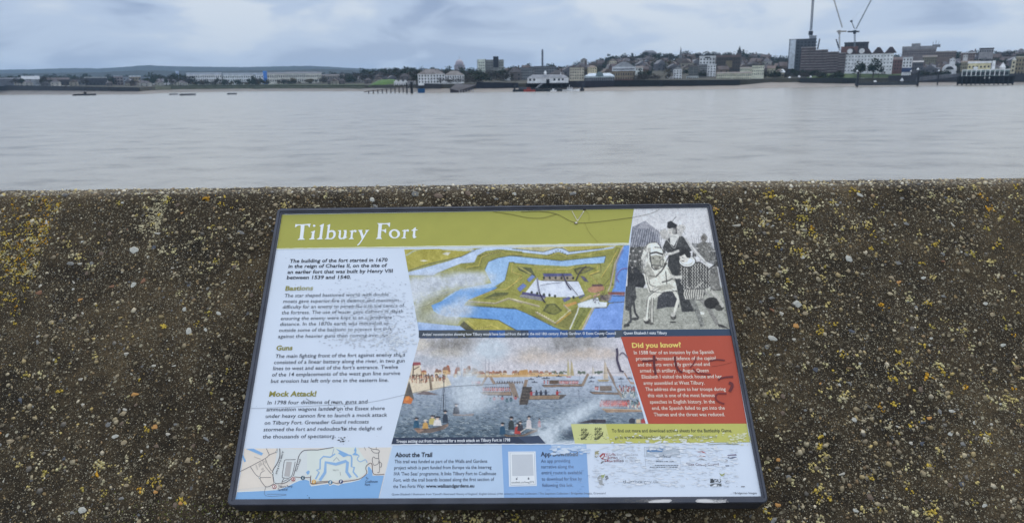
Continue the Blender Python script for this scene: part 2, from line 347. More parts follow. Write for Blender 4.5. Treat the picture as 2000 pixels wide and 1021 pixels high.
# grit, pebbles and lichen standing proud of the wall
ICO_V = []; _b = bmesh.new(); bmesh.ops.create_icosphere(_b, subdivisions=1, radius=1.0)
ICO_V = np.array([v.co[:] for v in _b.verts]); ICO_F = np.array([[v.index for v in f.verts] for f in _b.faces]); _b.free()
_b = bmesh.new(); bmesh.ops.create_icosphere(_b, subdivisions=2, radius=1.0)
ICO2_V = np.array([v.co[:] for v in _b.verts]); ICO2_F = np.array([[v.index for v in f.verts] for f in _b.faces]); _b.free()
def on_wall(n, kx=1.0):
    """random spots on the part of the wall in view, face and the strip of its top"""
    x = rng.uniform(-1.9, 1.9, n); y = rng.uniform(-0.43, WT - 0.002, n); return x, y
def nz(x, y, s, o=0.0):
    return np.array([mn.fractal(Vector((a * s + o, b * s - o, o)), 1.0, 2.0, 3) for a, b in zip(x, y)])
def scatter(name, x, y, size, cols, flat, m, parent, z0=None, irr=0.25):
    n = len(x); base = ICO_V[None] * (1 + irr * rng.uniform(-1, 1, (n, len(ICO_V), 1)))
    asp = rng.uniform(0.4, 1.0, n); sc = np.stack([size, size * asp, size * flat * rng.uniform(0.7, 1.1, n)], 1)
    v = base * sc[:, None, :]; a = rng.uniform(0, math.tau, n); ca, sa = np.cos(a)[:, None], np.sin(a)[:, None]
    vx = v[:, :, 0] * ca - v[:, :, 1] * sa; vy = v[:, :, 0] * sa + v[:, :, 1] * ca
    zz = WZ if z0 is None else z0
    pts = np.stack([vx + x[:, None], vy + y[:, None], v[:, :, 2] + (zz if np.isscalar(zz) else zz[:, None])], 2).reshape(-1, 3)
    f = (ICO_F[None] + (np.arange(n) * len(ICO_V))[:, None, None]).reshape(-1, 3)
    return obj_np(name, pts, f, m, parent, np.repeat(cols, len(ICO_V), 0))
STONE = mat('pebble_stone', attr='ink', rough=0.75, spec=0.3, vary=0.35, vscale=160)
LICH = mat('lichen_crust', attr='ink', rough=0.95, spec=0.1, vary=0.3, vscale=400)
pal = np.array([[0.42, 0.37, 0.27], [0.31, 0.265, 0.18], [0.20, 0.17, 0.125], [0.56, 0.51, 0.41], [0.37, 0.30, 0.17], [0.16, 0.15, 0.14], [0.26, 0.185, 0.11], [0.46, 0.36, 0.15], [0.11, 0.10, 0.08]])
pw = np.array([.16, .2, .18, .07, .12, .09, .08, .04, .06]); pw /= pw.sum()
n = 28500; x, y = on_wall(n); k = nz(x, y, 4.0) + 0.35 * nz(x, y, 14.0, 3.0); keep = k + rng.normal(0, 0.35, n) > -0.05
x, y = x[keep], y[keep]; n = len(x)
size = np.clip(rng.lognormal(math.log(0.0025), 0.46, n), 0.0012, 0.0066)
cols = pal[rng.choice(len(pal), n, p=pw)] * rng.uniform(0.6, 1.18, (n, 1)) * [1.0, .93, .80]
o = scatter('grit', x, y, size, cols, 0.45, STONE, sea_wall); tag(o, kind='stuff')
# a strip of stones lying along the level top, seen edge-on
n = 3900; x = rng.uniform(-1.9, 1.9, n); t_ = rng.uniform(0.0, 0.088, n); q = c0[None] + hb[None] * t_[:, None]
size = np.clip(rng.lognormal(math.log(0.0026), 0.45, n), 0.0013, 0.008)
cols = pal[rng.choice(len(pal), n, p=pw)] * rng.uniform(0.8, 1.25, (n, 1))
o = scatter('top_grit', x, q[:, 0], size, cols, 0.14, STONE, sea_wall, q[:, 1]); tag(o, kind='stuff')

# lichen: clumps of small crusts, thickest to the right, in a band at the left and along the foot
cl_x, cl_y, cl_s, cl_c = [], [], [], []
lpal = np.array([[0.60, 0.42, 0.075], [0.62, 0.49, 0.19], [0.62, 0.54, 0.28], [0.62, 0.33, 0.04], [0.46, 0.36, 0.09], [0.58, 0.50, 0.31]])
tries = 15000; x, y = on_wall(tries); dn_ = nz(x, y, 2.6, 5.0) * 0.9 + nz(x, y, 9.0, 8.0) * 0.5
edge = np.clip((x - 0.35) / 0.8, 0, 1) * 0.68 + np.clip((-0.12 - y) / 0.35, 0, 1) * 0.5
lb = P(75, 490, -WZ); edge += 1.5 * np.exp(-((x - lb[0]) / 0.09) ** 2 - ((y - lb[1]) / 0.10) ** 2) * (x < P(89, 480, -WZ)[0])
rb = P(1560, 420, -WZ); edge += 0.7 * np.exp(-((x - rb[0]) / 0.10) ** 2 - ((y - rb[1]) / 0.06) ** 2)
pr = np.clip(0.10 + edge * 0.55 + dn_ * 0.45, 0, 1); q3 = P(318, 420, -WZ); edge += 1.1 * np.exp(-((x - q3[0] + .02) / 0.03) ** 2 - ((y - q3[1] - .01) / 0.05) ** 2) * (x < q3[0]); pr = np.clip(0.10 + edge * 0.55 + dn_ * 0.5, 0, 1); sel = rng.random(tries) < pr * 0.62
for a, b, e in zip(x[sel], y[sel], edge[sel]):
    m_ = rng.integers(2, 8) if rng.random() < 0.75 else rng.integers(8, 20)
    r = 0.00115 * m_ ** 0.5 + 0.0006; ci = rng.choice(6, p=[.22, .26, .2, .05, .12, .15] if e > 0.25 else [.1, .2, .27, .03, .12, .28])
    for _ in range(m_):
        cl_x.append(a + rng.normal(0, r)); cl_y.append(b + rng.normal(0, r)); cl_s.append(rng.uniform(0.0012, 0.0034)); cl_c.append(lpal[ci] * rng.uniform(0.55, 1.05))
# the ochre patch at the left, ending at an old formwork joint
for _ in range(420):
    a, b = lb[0] - abs(rng.normal(0, 0.075)) + 0.012, lb[1] + rng.normal(0, 0.085); ci = rng.choice([0, 0, 3, 5, 4])
    for _ in range(rng.integers(1, 6)): cl_x.append(a + rng.normal(0, .003)); cl_y.append(b + rng.normal(0, .003)); cl_s.append(rng.uniform(.001, .0028)); cl_c.append(lpal[ci] * rng.uniform(.45, .9))
for _ in range(130):
    a, b = q3[0] - abs(rng.normal(0, 0.02)), q3[1] + 0.01 + rng.normal(0, 0.035)
    for _ in range(rng.integers(1, 6)): cl_x.append(a + rng.normal(0, .003)); cl_y.append(b + rng.normal(0, .003)); cl_s.append(rng.uniform(.001, .0026)); cl_c.append(lpal[5] * rng.uniform(.6, .95))
# moss just under the board's lower left corner
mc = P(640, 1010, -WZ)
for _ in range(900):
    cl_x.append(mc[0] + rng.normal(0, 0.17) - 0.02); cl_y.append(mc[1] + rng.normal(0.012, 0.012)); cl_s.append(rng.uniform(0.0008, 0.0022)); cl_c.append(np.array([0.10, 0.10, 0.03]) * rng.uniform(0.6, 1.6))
cl_y = [min(b, WT - .003) if b < WT + .01 else WT - rng.uniform(.003, .12) for b in cl_y]
o = scatter('lichen', np.array(cl_x), np.array(cl_y), np.array(cl_s), np.array(cl_c), 0.42, LICH, sea_wall, irr=0.4); tag(o, kind='stuff')

# the pebbles one can pick out: each a part of the wall
def pebble_mesh(seed, col):
    r = np.random.default_rng(seed); v = ICO2_V.copy()
    d = np.array([mn.fractal(Vector(p) * 1.1 + Vector((seed * 3.1, 0, 0)), 1.0, 2.0, 3) for p in v]); v *= (1 + 0.42 * d)[:, None]
    for _ in range(5):                                   # a few broken facets
        nn = nrm(r.normal(size=3)); lim = r.uniform(0.35, 0.75); s = v @ nn; v -= np.outer(np.maximum(s - lim, 0), nn)
    me = bpy.data.meshes.new('pebble'); me.from_pydata([tuple(p) for p in v], [], [tuple(f) for f in ICO2_F])
    a = me.color_attributes.new('ink', 'FLOAT_COLOR', 'POINT'); cc = np.ones((len(v), 4), np.float32)
    cc[:, :3] = np.asarray(col) * r.uniform(0.9, 1.1, (len(v), 1)); a.data.foreach_set('color', cc.ravel())
    me.polygons.foreach_set('use_smooth', [False] * len(me.polygons)); me.materials.append(STONE); me.update(); return me
PC = {'white': (0.50, 0.475, 0.40), 'pale': (0.46, 0.42, 0.34), 'grey': (0.21, 0.20, 0.18), 'tan': (0.36, 0.28, 0.17), 'rust': (0.24, 0.12, 0.065), 'orange': (0.50, 0.25, 0.075), 'brown': (0.17, 0.12, 0.085), 'slate': (0.085, 0.09, 0.105)}
PM = {c: [pebble_mesh(11 * i + j, PC[c]) for j in range(3)] for i, c in enumerate(PC)}
seen = [(263, 487, 17, 18, 'white'), (259, 557, 13, 14, 'white'), (248, 690, 17, 12, 'pale'), (218, 559, 17, 9, 'rust'), (76, 571, 20, 10, 'rust'), (157, 585, 11, 8, 'orange'), (156, 515, 13, 12, 'pale'), (138, 516, 18, 11, 'grey'), (178, 516, 12, 10, 'grey'), (370, 646, 14, 17, 'white'), (361, 605, 12, 13, 'white'), (142, 565, 8, 6, 'white'), (160, 473, 9, 6, 'white'), (308, 456, 17, 13, 'pale'), (44, 468, 11, 6, 'pale'), (338, 523, 11, 6, 'pale'), (199, 495, 18, 8, 'brown'), (215, 455, 14, 12, 'brown'), (170, 533, 11, 9, 'brown'),
        (1560, 595, 20, 16, 'white'), (1527, 612, 12, 15, 'pale'), (1659, 505, 15, 14, 'white'), (1568, 503, 12, 8, 'white'), (1555, 636, 18, 11, 'orange'), (1510, 660, 22, 12, 'white'), (1551, 662, 12, 11, 'pale'), (1756, 551, 11, 8, 'orange'), (1507, 605, 14, 9, 'rust'), (1509, 582, 16, 9, 'grey'), (1574, 612, 14, 10, 'tan'), (1655, 529, 12, 9, 'tan'), (1497, 535, 13, 7, 'tan'), (1501, 406, 18, 8, 'tan'), (1520, 472, 15, 7, 'grey'), (1666, 647, 20, 8, 'slate'), (1754, 514, 16, 8, 'grey'), (1804, 542, 11, 6, 'white'), (1819, 660, 9, 6, 'white'), (1925, 592, 10, 7, 'white'), (1635, 400, 10, 9, 'pale'), (1763, 388, 13, 6, 'grey'), (1844, 579, 14, 8, 'grey'), (1790, 602, 10, 14, 'grey'),
        (158, 740, 12, 9, 'pale'), (237, 808, 20, 12, 'tan'), (226, 851, 15, 9, 'white'), (303, 833, 17, 10, 'orange'), (329, 847, 15, 10, 'pale'), (404, 858, 24, 8, 'grey'), (162, 790, 9, 12, 'pale'), (245, 800, 16, 9, 'pale'), (264, 770, 18, 11, 'orange'), (211, 829, 12, 10, 'grey'), (307, 870, 18, 9, 'brown'), (243, 864, 14, 10, 'tan'), (238, 974, 14, 9, 'grey'), (142, 1001, 13, 9, 'grey'), (311, 930, 10, 12, 'tan'), (277, 880, 8, 11, 'pale'), (379, 870, 12, 11, 'brown'), (302, 714, 15, 9, 'pale'), (340, 714, 13, 9, 'pale'), (364, 900, 18, 14, 'tan'),
        (1860, 802, 15, 7, 'white'), (1814, 816, 14, 9, 'orange'), (1905, 827, 9, 12, 'white'), (1857, 848, 17, 10, 'white'), (1926, 987, 17, 9, 'white'), (1672, 996, 12, 7, 'white'), (1645, 925, 19, 9, 'pale'), (1640, 752, 8, 8, 'white'), (1955, 788, 8, 5, 'white'), (1779, 864, 11, 12, 'pale'), (1660, 750, 11, 9, 'grey'), (1882, 868, 15, 14, 'grey'), (1837, 804, 10, 13, 'grey'), (1938, 828, 11, 9, 'pale'), (1755, 834, 12, 5, 'white'), (1802, 866, 13, 10, 'slate'), (1700, 970, 16, 12, 'brown'), (1463, 705, 10, 14, 'tan'), (1518, 985, 14, 10, 'orange'), (1594, 722, 16, 12, 'slate'), (1530, 774, 14, 10, 'brown'), (1642, 692, 8, 6, 'pale'), (1855, 945, 14, 9, 'brown'),
        (728, 390, 12, 10, 'white'), (733, 404, 16, 8, 'grey'), (811, 379, 18, 12, 'grey'), (858, 383, 26, 12, 'brown'), (915, 378, 18, 10, 'brown'), (1006, 380, 12, 9, 'white'), (971, 389, 14, 8, 'grey'), (1120, 379, 16, 10, 'grey'), (1172, 389, 12, 8, 'tan'), (535, 400, 15, 9, 'tan'), (470, 455, 20, 9, 'grey'), (460, 520, 17, 9, 'brown'), (1440, 440, 22, 9, 'pale'), (1398, 408, 12, 8, 'orange'), (1455, 500, 14, 9, 'tan')]
def pebble(x, y, sx, sy, c, ang=None):
    o = bpy.data.objects.new('pebble', random.choice(PM[c])); COL.objects.link(o); o.parent = sea_wall
    o.location = (x, y, WZ - 0.0003); o.rotation_euler = (0, 0, random.uniform(-0.6, 0.6) if ang is None else ang)
    o.scale = (sx, sy, min(sx, sy) * random.uniform(0.3, 0.5)); return o
MPP = 0.00092
for px, py, w, h, c in seen:
    q = P(px, py, -WZ); s = MPP * (1.15 if py < 600 else 0.95); pebble(q[0], q[1], w * s * 0.5, h * s * 0.55, c)
names = list(PC); wts = [8, 20, 20, 18, 6, 4, 14, 10]
cx0, cx1 = P(560, 500)[0], P(1420, 500)[0]
while len(sea_wall.children) < 303:
    x = random.uniform(-1.15, 1.15); y = random.uniform(-0.45, WT - 0.012)
    if -0.46 < x < 0.44 and -0.29 < y < 0.29: continue
    s = random.choice([4.2, 4.6, 5, 5.5, 6, 7, 8, 9]) * MPP; pebble(x, y, s, s * random.uniform(0.5, 0.9), random.choices(names, wts)[0], random.uniform(-1.2, 1.2))
# ------------------------------------------------------------------ the town across the river
WK = 0.86
_mc = {}
def wm(c, rough=0.85):
    """paint, brick or slate seen as colour c on a wall in this light"""
    k = (tuple(c), rough)
    if k not in _mc: l = slin(c); g = l.mean(); q = (max(c) - min(c)) > 70; l = l if q else l * .75 + g * .25; _mc[k] = mat('wall_paint', tuple(np.clip(l / (WK if max(c) < 165 else .62), 0.005, 0.8)), rough=rough, vary=0.28, vscale=0.22)
    return _mc[k]
GLASS = mat('dark_glazing', (0.03, 0.035, 0.045), rough=0.2, spec=0.5)
def _win():
    m = MB(); m.box(-.5, .5, -.06, .3, 0, 1); return m.build('window', GLASS)
_wp = _win(); WME = _wp.data; bpy.data.objects.remove(_wp)
def win(par, x, z, w, h, y=0.0):
    o = bpy.data.objects.new('window', WME); COL.objects.link(o); o.parent = par; o.location = (x, y, z); o.scale = (w, 1, h); return o
def fixY(px, Y):
    """keep a depth on dry land: the left shore lies further off"""
    return max(Y * float(np.interp(px, [700, 800], [1.2, 1.0])), bank(px)[3] + 8)
def place(px0, px1, Y, ybase=None):
    """ground point, heading and width in metres for something between two pixel columns at depth Y"""
    pm = (px0 + px1) / 2; Y = fixY(pm, Y) if ybase is None else Y; z = ground_z(pm, Y) - 1.0 if ybase is None else z_at(pm, ybase, Y)
    X = x_at(pm, Y, 150); th = math.atan2(X, Y); w = (px1 - px0) / FPX * Y * math.cos(th) * (1.0)
    return (X, Y, z), -th, w, pm
def roof_part(kind, w, d, h, rh, m, par, ov=0.4):
    r = MB(); x0, x1, y0, y1 = -w / 2 - ov, w / 2 + ov, -ov, d + ov
    if kind == 'gable': r.prism([(x0, h), (x1, h), (x1, h + .05), (x0, h + .05)], y0, y1); r.v = []; r.f = []; r.add([(x0, y0, h), (x1, y0, h), (x1, y1, h), (x0, y1, h), (x0, (y0 + y1) / 2, h + rh), (x1, (y0 + y1) / 2, h + rh)], [(0, 1, 5, 4), (2, 3, 4, 5), (0, 4, 3), (1, 2, 5), (3, 2, 1, 0)])
    elif kind == 'hip':
        q = min(w * .45, rh * 1.6); r.add([(x0, y0, h), (x1, y0, h), (x1, y1, h), (x0, y1, h), (x0 + q, (y0 + y1) / 2, h + rh), (x1 - q, (y0 + y1) / 2, h + rh)], [(0, 1, 5, 4), (2, 3, 4, 5), (0, 4, 3), (1, 2, 5), (3, 2, 1, 0)])
    elif kind == 'flat': r.box(x0, x1, y0, y1, h, h + rh)
    elif kind == 'front': r.prism([(x0, h), (x1, h), (0, h + rh)], y0, y1)
    return r.build('roof', m, par)
def bld(name, label, px0, px1, ytop, Y, col, cat='building', roof=None, rcol=(96, 92, 92), rh=0.0, wins=None, ybase=None, d=12, group=None, wall=True):
    """ytop: eaves; rh: roof height in pixels; wins: (columns, rows, width share, height share, lowest, highest)"""
    p, rz, w, pm = place(px0, px1, Y, ybase); Y = p[1]; e = empty(name, p, rz); tag(e, label, cat, group)
    h = z_at(pm, ytop, Y) - p[2]; b = MB(); b.box(-w / 2, w / 2, 0, d, 0, h); b.build('wall', wm(col), e)
    if roof: roof_part(roof, w, d, h, rh / FPX * Y, wm(rcol), e)
    if wins:
        nx, ny, fw, fh, lo, hi = wins; zb = max(0, z_at(pm, lo, Y) - p[2]); zt = z_at(pm, hi, Y) - p[2]; cw, ch = w / nx, (zt - zb) / ny
        for j in range(ny):
            for i in range(nx): win(e, -w / 2 + cw * (i + .5), zb + ch * (j + .5 - fh / 2), cw * fw, ch * fh)
    return e, w, h, p
def extra(e, name, px0, px1, y0, y1, Y, p, rz_par, col, d0=-0.4, d1=6, m=None):
    """a further block of a building, given by its pixel columns and heights"""
    Y = p[1]; c = (px0 + px1) / 2; X = x_at(c, Y); dx = (X - p[0]) / math.cos(rz_par); w = (px1 - px0) / FPX * Y * math.cos(rz_par); b = MB()
    b.box(dx - w / 2, dx + w / 2, d0, d1, z_at(c, y1, Y) - p[2], z_at(c, y0, Y) - p[2]); return b.build(name, m or wm(col), e)

# left: wharves and flats
bld('warehouse', 'low blue grey shed at the far left end of the far shore', -12, 40, 155, 1060, (94, 98, 108), 'warehouse', 'gable', (80, 84, 94), 3, d=30)
bld('warehouse', 'pale shed with light roof on the left wharf, nearest the far left', 42, 76, 155, 1080, (138, 142, 148), 'warehouse', 'gable', (150, 154, 160), 6, d=25)
bld('warehouse', 'dark brown warehouse behind the long white moored hull', 88, 134, 156, 1090, (66, 58, 60), 'warehouse', 'gable', (70, 62, 66), 4, (5, 1, .4, .4, 168, 158), d=30)
bld('warehouse', 'grey wharf building right of the brown warehouse', 136, 164, 157, 1080, (104, 106, 110), 'warehouse', 'flat', (84, 84, 90), 2, (4, 1, .45, .5, 167, 158), d=20)
bld('warehouse', 'dark wharf shed with pale roof line, between grey building and flats', 165, 207, 153, 1100, (62, 62, 70), 'warehouse', 'flat', (150, 152, 152), 2.4, (6, 1, .5, .4, 168, 160), d=30)
bld('apartment_block', 'pinkish flats, first of the row left of the white terrace', 222, 239, 150, 1150, (132, 118, 118), 'flats', 'flat', (150, 152, 160), 2, (3, 3, .5, .5, 167, 151))
bld('apartment_block', 'pale grey flats between the pinkish and the tan flats', 240, 251, 152, 1140, (140, 148, 158), 'flats', 'flat', (120, 124, 134), 2, (2, 3, .5, .5, 167, 153))
bld('apartment_block', 'tan flats beside pale grey flats on the left shore', 252, 274, 150.5, 1150, (142, 128, 104), 'flats', 'flat', (170, 172, 176), 2, (4, 3, .5, .5, 167, 152))
bld('apartment_block', 'blue grey flats at the right end of the left flats row', 275, 292, 153, 1150, (104, 120, 136), 'flats', 'flat', (128, 138, 150), 2, (3, 3, .5, .5, 167, 154))
for i, (a, b, yt, w_) in enumerate(((294, 303, 161, 'leftmost'), (304, 314, 158, 'taller second'), (315, 326, 158, 'third'), (327, 338, 159, 'rightmost'))):
    bld('terraced_house', f'white house, {w_} in the short terrace above the green bank', a, b, yt, 1190, (186, 188, 194), 'house', 'gable', (112, 112, 122), 3.4, (2, 2, .45, .5, 168, yt + .5), d=9, group='white terrace on the left shore')
e, w, h, p = bld('lift_tower', 'thin pale blue tower left of the long white block', 344.5, 349.5, 142, 1250, (140, 158, 190), 'tower', 'flat', (150, 166, 196), 3, d=5)
e, w, h, p = bld('office_block', 'long white three storey block behind dark trees, left half', 366, 432, 146, 1260, (188, 190, 190), 'office block', 'flat', (160, 166, 176), 3.6, (16, 3, .45, .55, 166, 147), d=20)
e, w, h, p = bld('office_block', 'long white block, right half, beside the bright blue tower', 437, 513, 146.5, 1260, (184, 187, 186), 'office block', 'flat', (160, 166, 174), 3.6, (18, 3, .45, .5, 166, 147.5), d=20)
bld('stair_tower', 'bright blue panel tower at the end of the long white block', 514.5, 521.5, 140.5, 1250, (62, 108, 176), 'tower', 'flat', (80, 130, 206), 1.5, d=7)
for i, (a, b, yt, c, t_) in enumerate(((523, 560, 145, (176, 172, 160), 'left end, next to the blue tower'), (561, 596, 144, (170, 168, 158), 'middle, behind the brown tree'), (597, 628, 144, (180, 176, 162), 'right end'))):
    bld('terrace_block', f'cream terrace with gabled windows, {t_}', a, b, yt, 1240, c, 'terrace', 'gable', (112, 112, 116), 3.2, (9, 2, .42, .55, 162, yt + .5), d=12, group='cream terraces right of the blue tower')
bld('terrace_block', 'low brownish terrace at the right end of the cream terraces', 630, 672, 148.5, 1230, (142, 134, 124), 'terrace', 'gable', (100, 96, 98), 3, (9, 2, .42, .5, 162, 149), d=12)
bld('house', 'little cream house in trees left of the green mound', 732, 741, 152, 1150, (180, 180, 172), 'house', 'gable', (110, 108, 108), 3.2, (2, 1, .4, .4, 157, 153), d=8)
bld('house', 'little pale house high among the dark trees above the green mound', 757, 764, 142, 1300, (156, 158, 158), 'house', 'gable', (110, 110, 112), 3, (2, 1, .4, .4, 147, 142.5), d=8)
for i, t_ in enumerate(('left', 'middle', 'right')):
    e, w, h, p = bld('boathouse', f'white gabled boathouse by the jetty, {t_} of three', 769 + i * 9, 777.5 + i * 9, 161, 800, (206, 210, 214), 'boathouse', 'front', (214, 216, 220), 5.2, (2, 1, .3, .4, 169, 162), d=10, group='white boathouses by the jetty')
bld('kiosk', 'small pale hut between boathouses and the big white hotel', 797, 811, 162, 800, (150, 152, 156), 'hut', 'gable', (96, 96, 100), 3.5, (3, 1, .4, .4, 168, 163), d=8)

# the big white building with slate hipped roofs
e, w, h, p = bld('clarendon_front', None, 817, 868, 145, 800, (214, 220, 230), 'hotel', 'hip', (112, 106, 104), 9.5, (9, 3, .42, .6, 163, 145.5), d=16)
e.name = 'waterfront_hotel'; tag(e, 'big white three storey hotel with hipped slate roof above the quay', 'hotel')
for a in (824, 842): 
    g = MB(); pm = a + 4; rz = e.rotation_euler.z; dx = (x_at(pm, 800) - p[0]) / math.cos(rz); g.prism([(dx - 2.2, h), (dx + 2.2, h), (dx, h + 3.0)], -0.9, 5); g.build('gable', wm((150, 140, 134)), e)
for a in (828, 850, 862): extra(e, 'chimney', a, a + 2, 134.5, 141, 800, p, e.rotation_euler.z, (96, 84, 80), 6, 7.5)
e, w, h, p = bld('hotel_wing', 'lower white wing on the right side of the big white hotel', 869, 906, 147, 806, (206, 212, 220), 'hotel wing', 'hip', (116, 110, 106), 8, (8, 2, .42, .6, 160, 147.5), d=14)
bld('house', 'small white gabled house in front of the white hotel wing', 861.5, 873, 161.5, 770, (210, 214, 222), 'house', 'front', (216, 220, 226), 4, (3, 1, .3, .45, 170, 162), d=8)
e, w, h, p = bld('church_dome', 'pale pink domed church roof with spike beyond the trees', 888, 908, 127, 1900, (150, 140, 146), 'church', d=24)
dm = MB(); k = 8
for j in range(4):
    r0, r1 = w * .42 * math.cos(j * math.pi / 8), w * .42 * math.cos((j + 1) * math.pi / 8); z0, z1 = h + w * .5 * math.sin(j * math.pi / 8), h + w * .5 * math.sin((j + 1) * math.pi / 8)
    dm.bar((0, 8, z0), (0, 8, z1), r0, 12, r1)
dm.build('dome', wm((160, 146, 152)), e); sp_ = MB(); sp_.bar((0, 8, h + w * .45), (0, 8, h + w * .45 + 12), .5, 6, .1); sp_.build('spike', wm((130, 130, 140)), e)
# tower block with the dark lift housing
e, w, h, p = bld('tower_block', 'grey concrete tower block with dark lift housing, right of the hotel', 933.5, 983.5, 117, 1150, (124, 124, 118), 'tower block', None, d=20)
extra(e, 'pale_bay', 934, 948, 116, 160, 1150, p, e.rotation_euler.z, (178, 182, 166), -0.8, 3); extra(e, 'lift_housing', 964, 974, 110.5, 132, 1150, p, e.rotation_euler.z, (46, 48, 56), -0.9, 9); extra(e, 'dark_strip', 948, 949.5, 115.5, 160, 1150, p, e.rotation_euler.z, (56, 56, 62), -0.6, 2); extra(e, 'side_bay', 974, 983.5, 117.4, 160, 1150, p, e.rotation_euler.z, (140, 140, 132), -0.7, 3)
for j in range(7):
    for a in (936.5, 941, 945.5, 952, 956.5, 961, 976.5, 981): 
        dx = (x_at(a, 1150) - p[0]) / math.cos(e.rotation_euler.z); win(e, dx, z_at(a, 124 + j * 5.2, 1150) - p[2], 1.6, 1.5, -0.86)
e, w, h, p = bld('office_block', 'grey flat roofed block left of the thin mast', 1018, 1042, 134, 960, (112, 114, 116), 'office block', 'flat', (96, 98, 104), 1.5, (6, 4, .5, .45, 156, 135), d=16)
e, w, h, p = bld('office_block', 'grey flat roofed block right of the thin mast', 1044, 1086, 131, 1000, (108, 110, 114), 'office block', 'flat', (92, 94, 100), 1.5, (9, 4, .5, .45, 152, 132), d=16)
bld('house', 'small house with white gable left of the thin mast', 985, 997, 144, 950, (172, 172, 172), 'house', 'front', (150, 150, 152), 4, (2, 1, .35, .4, 152, 145), d=9)
mt = empty('mast', at(1059.5, 150, 1040)); tag(mt, 'tall thin grey mast standing behind the cream pier house', 'mast')
for nm, y0, y1, r in (('shaft', 160, 99, 1.5), ('tip', 99, 96.5, 1.0)):
    b = MB(); za, zb = z_at(1059.5, y0, 1040) - mt.location.z, z_at(1059.5, y1, 1040) - mt.location.z; b.bar((0, 0, za), (0, 0, zb), r, 8, r * .9); b.build(nm, wm((104, 110, 124)), mt)

# centre: quayside buildings
bld('apartment_block', 'cream four storey block with rows of dark windows by the pier', 1113, 1140, 132.5, 830, (168, 158, 136), 'flats', 'flat', (120, 108, 100), 1.4, (6, 4, .42, .5, 156, 133.5), d=14)
e, w, h, p = bld('market_hall', 'low market hall with pale blue grey roof and round pediment', 1143, 1199, 149, 820, (124, 126, 130), 'market hall', 'hip', (150, 162, 172), 5.5, (14, 1, .4, .6, 160, 150), d=22)
g = MB(); g.prism([(-4.5, h - .5), (4.5, h - .5), (3.6, h + 3.2), (0, h + 5), (-3.6, h + 3.2)], -1, 6); g.build('pediment', wm((112, 132, 136)), e); g = MB(); g.box(-w / 2 - .5, w / 2 + .5, -.8, -.2, h - 1.4, h - .4); g.build('fascia', wm((176, 186, 192)), e)
e, w, h, p = bld('custom_house', None, 1197.5, 1238.5, 139, 835, (140, 122, 96), 'town house', None, d=18, wins=(9, 2, .4, .55, 158, 141)); e.name = 'pediment_building'; tag(e, 'tan brick building under pale stacked roof with pediment', 'public building')
extra(e, 'cornice', 1196, 1240, 131, 139, 835, p, e.rotation_euler.z, (170, 172, 174), -0.9, 18); g = MB(); g.prism([(-w * .5, h + 4.6), (w * .5, h + 4.6), (w * .1, h + 10), (-w * .1, h + 10)], 0, 14); g.build('roof', wm((150, 152, 156)), e); extra(e, 'dark_band', 1197.6, 1238.4, 134.5, 136.5, 835, p, e.rotation_euler.z, (86, 88, 96), -1.1, 2); extra(e, 'base_course', 1197, 1239, 155, 163, 835, p, e.rotation_euler.z, (112, 78, 70), -0.7, 3)
bld('house', 'cream house behind the market hall roof', 1148, 1165, 132, 900, (186, 172, 136), 'house', 'hip', (120, 104, 92), 3.5, (4, 2, .4, .5, 142, 132.5), d=10)
bld('house', 'pale cream house high on the slope left of the pediment building', 1190, 1203, 120, 1150, (174, 164, 140), 'house', 'front', (150, 140, 128), 5, (3, 2, .35, .45, 130, 121), d=10)
bld('house', 'pale tower house on the skyline left of the hilltop block', 1134, 1146, 117, 1300, (150, 146, 138), 'house', 'front', (130, 124, 120), 3, (2, 2, .35, .45, 126, 118), d=10)
bld('apartment_block', 'long grey hilltop block on the skyline above the pediment building', 1253, 1280, 103, 1750, (126, 124, 128), 'flats', 'hip', (106, 108, 116), 4, (9, 2, .5, .5, 110, 103.5), d=14)
bld('house', 'white house right of the pediment building', 1241, 1255, 133, 900, (180, 182, 176), 'house', 'gable', (112, 104, 100), 3.5, (3, 1, .4, .5, 139, 133.5), d=9)
bld('house', 'low pale building under the hilltop block', 1228, 1262, 116, 1500, (150, 156, 160), 'house', 'gable', (104, 108, 114), 2, (7, 1, .5, .5, 120, 116.5), d=9)
e, w, h, p = bld('church', 'dark church with a slim pointed spire on the wooded skyline', 1322, 1333, 113, 1250, (112, 104, 100), 'church', None, d=12); b = MB(); hh = z_at(1328, 91, 1250) - p[2]; b.bar((0, 5, h - 1), (0, 5, hh), w * .3, 8, .15); b.build('spire', wm((108, 112, 116)), e); b = MB(); b.box(w * .5, w * 2.6, 2, 12, 0, h * .7); b.build('nave', wm((120, 86, 74)), e)
bld('house', 'white bay fronted house on the quay, left of the grey louvred block', 1315, 1331, 136, 850, (196, 200, 200), 'house', 'front', (150, 152, 154), 5, (3, 4, .4, .5, 157, 137), d=12); bld('house', 'low white building at the foot of the bay fronted house', 1304.5, 1316, 152, 845, (190, 194, 198), 'house', 'gable', (140, 140, 144), 2.5, (3, 1, .35, .4, 158, 153), d=10)
bld('office_block', 'grey louvred block between white quay buildings', 1345, 1363, 131, 880, (110, 112, 108), 'office block', 'flat', (92, 92, 92), 1.5, (2, 7, .85, .4, 156, 132), d=14); bld('house', 'pale low shop at the foot of the grey louvred block', 1341, 1364, 149, 850, (170, 172, 166), 'shop', 'flat', (130, 130, 128), 1.2, (6, 1, .5, .5, 157, 150), d=8)
e, w, h, p = bld('apartment_block', 'white stepped block with top terrace, tallest on the central slope', 1365, 1395, 112, 1000, (196, 196, 192), 'flats', 'flat', (206, 206, 202), 2.2, (5, 2, .45, .45, 126, 113), d=16); extra(e, 'terrace_gap', 1375, 1385, 111.5, 114, 1000, p, e.rotation_euler.z, (52, 52, 56), -0.5, 2)
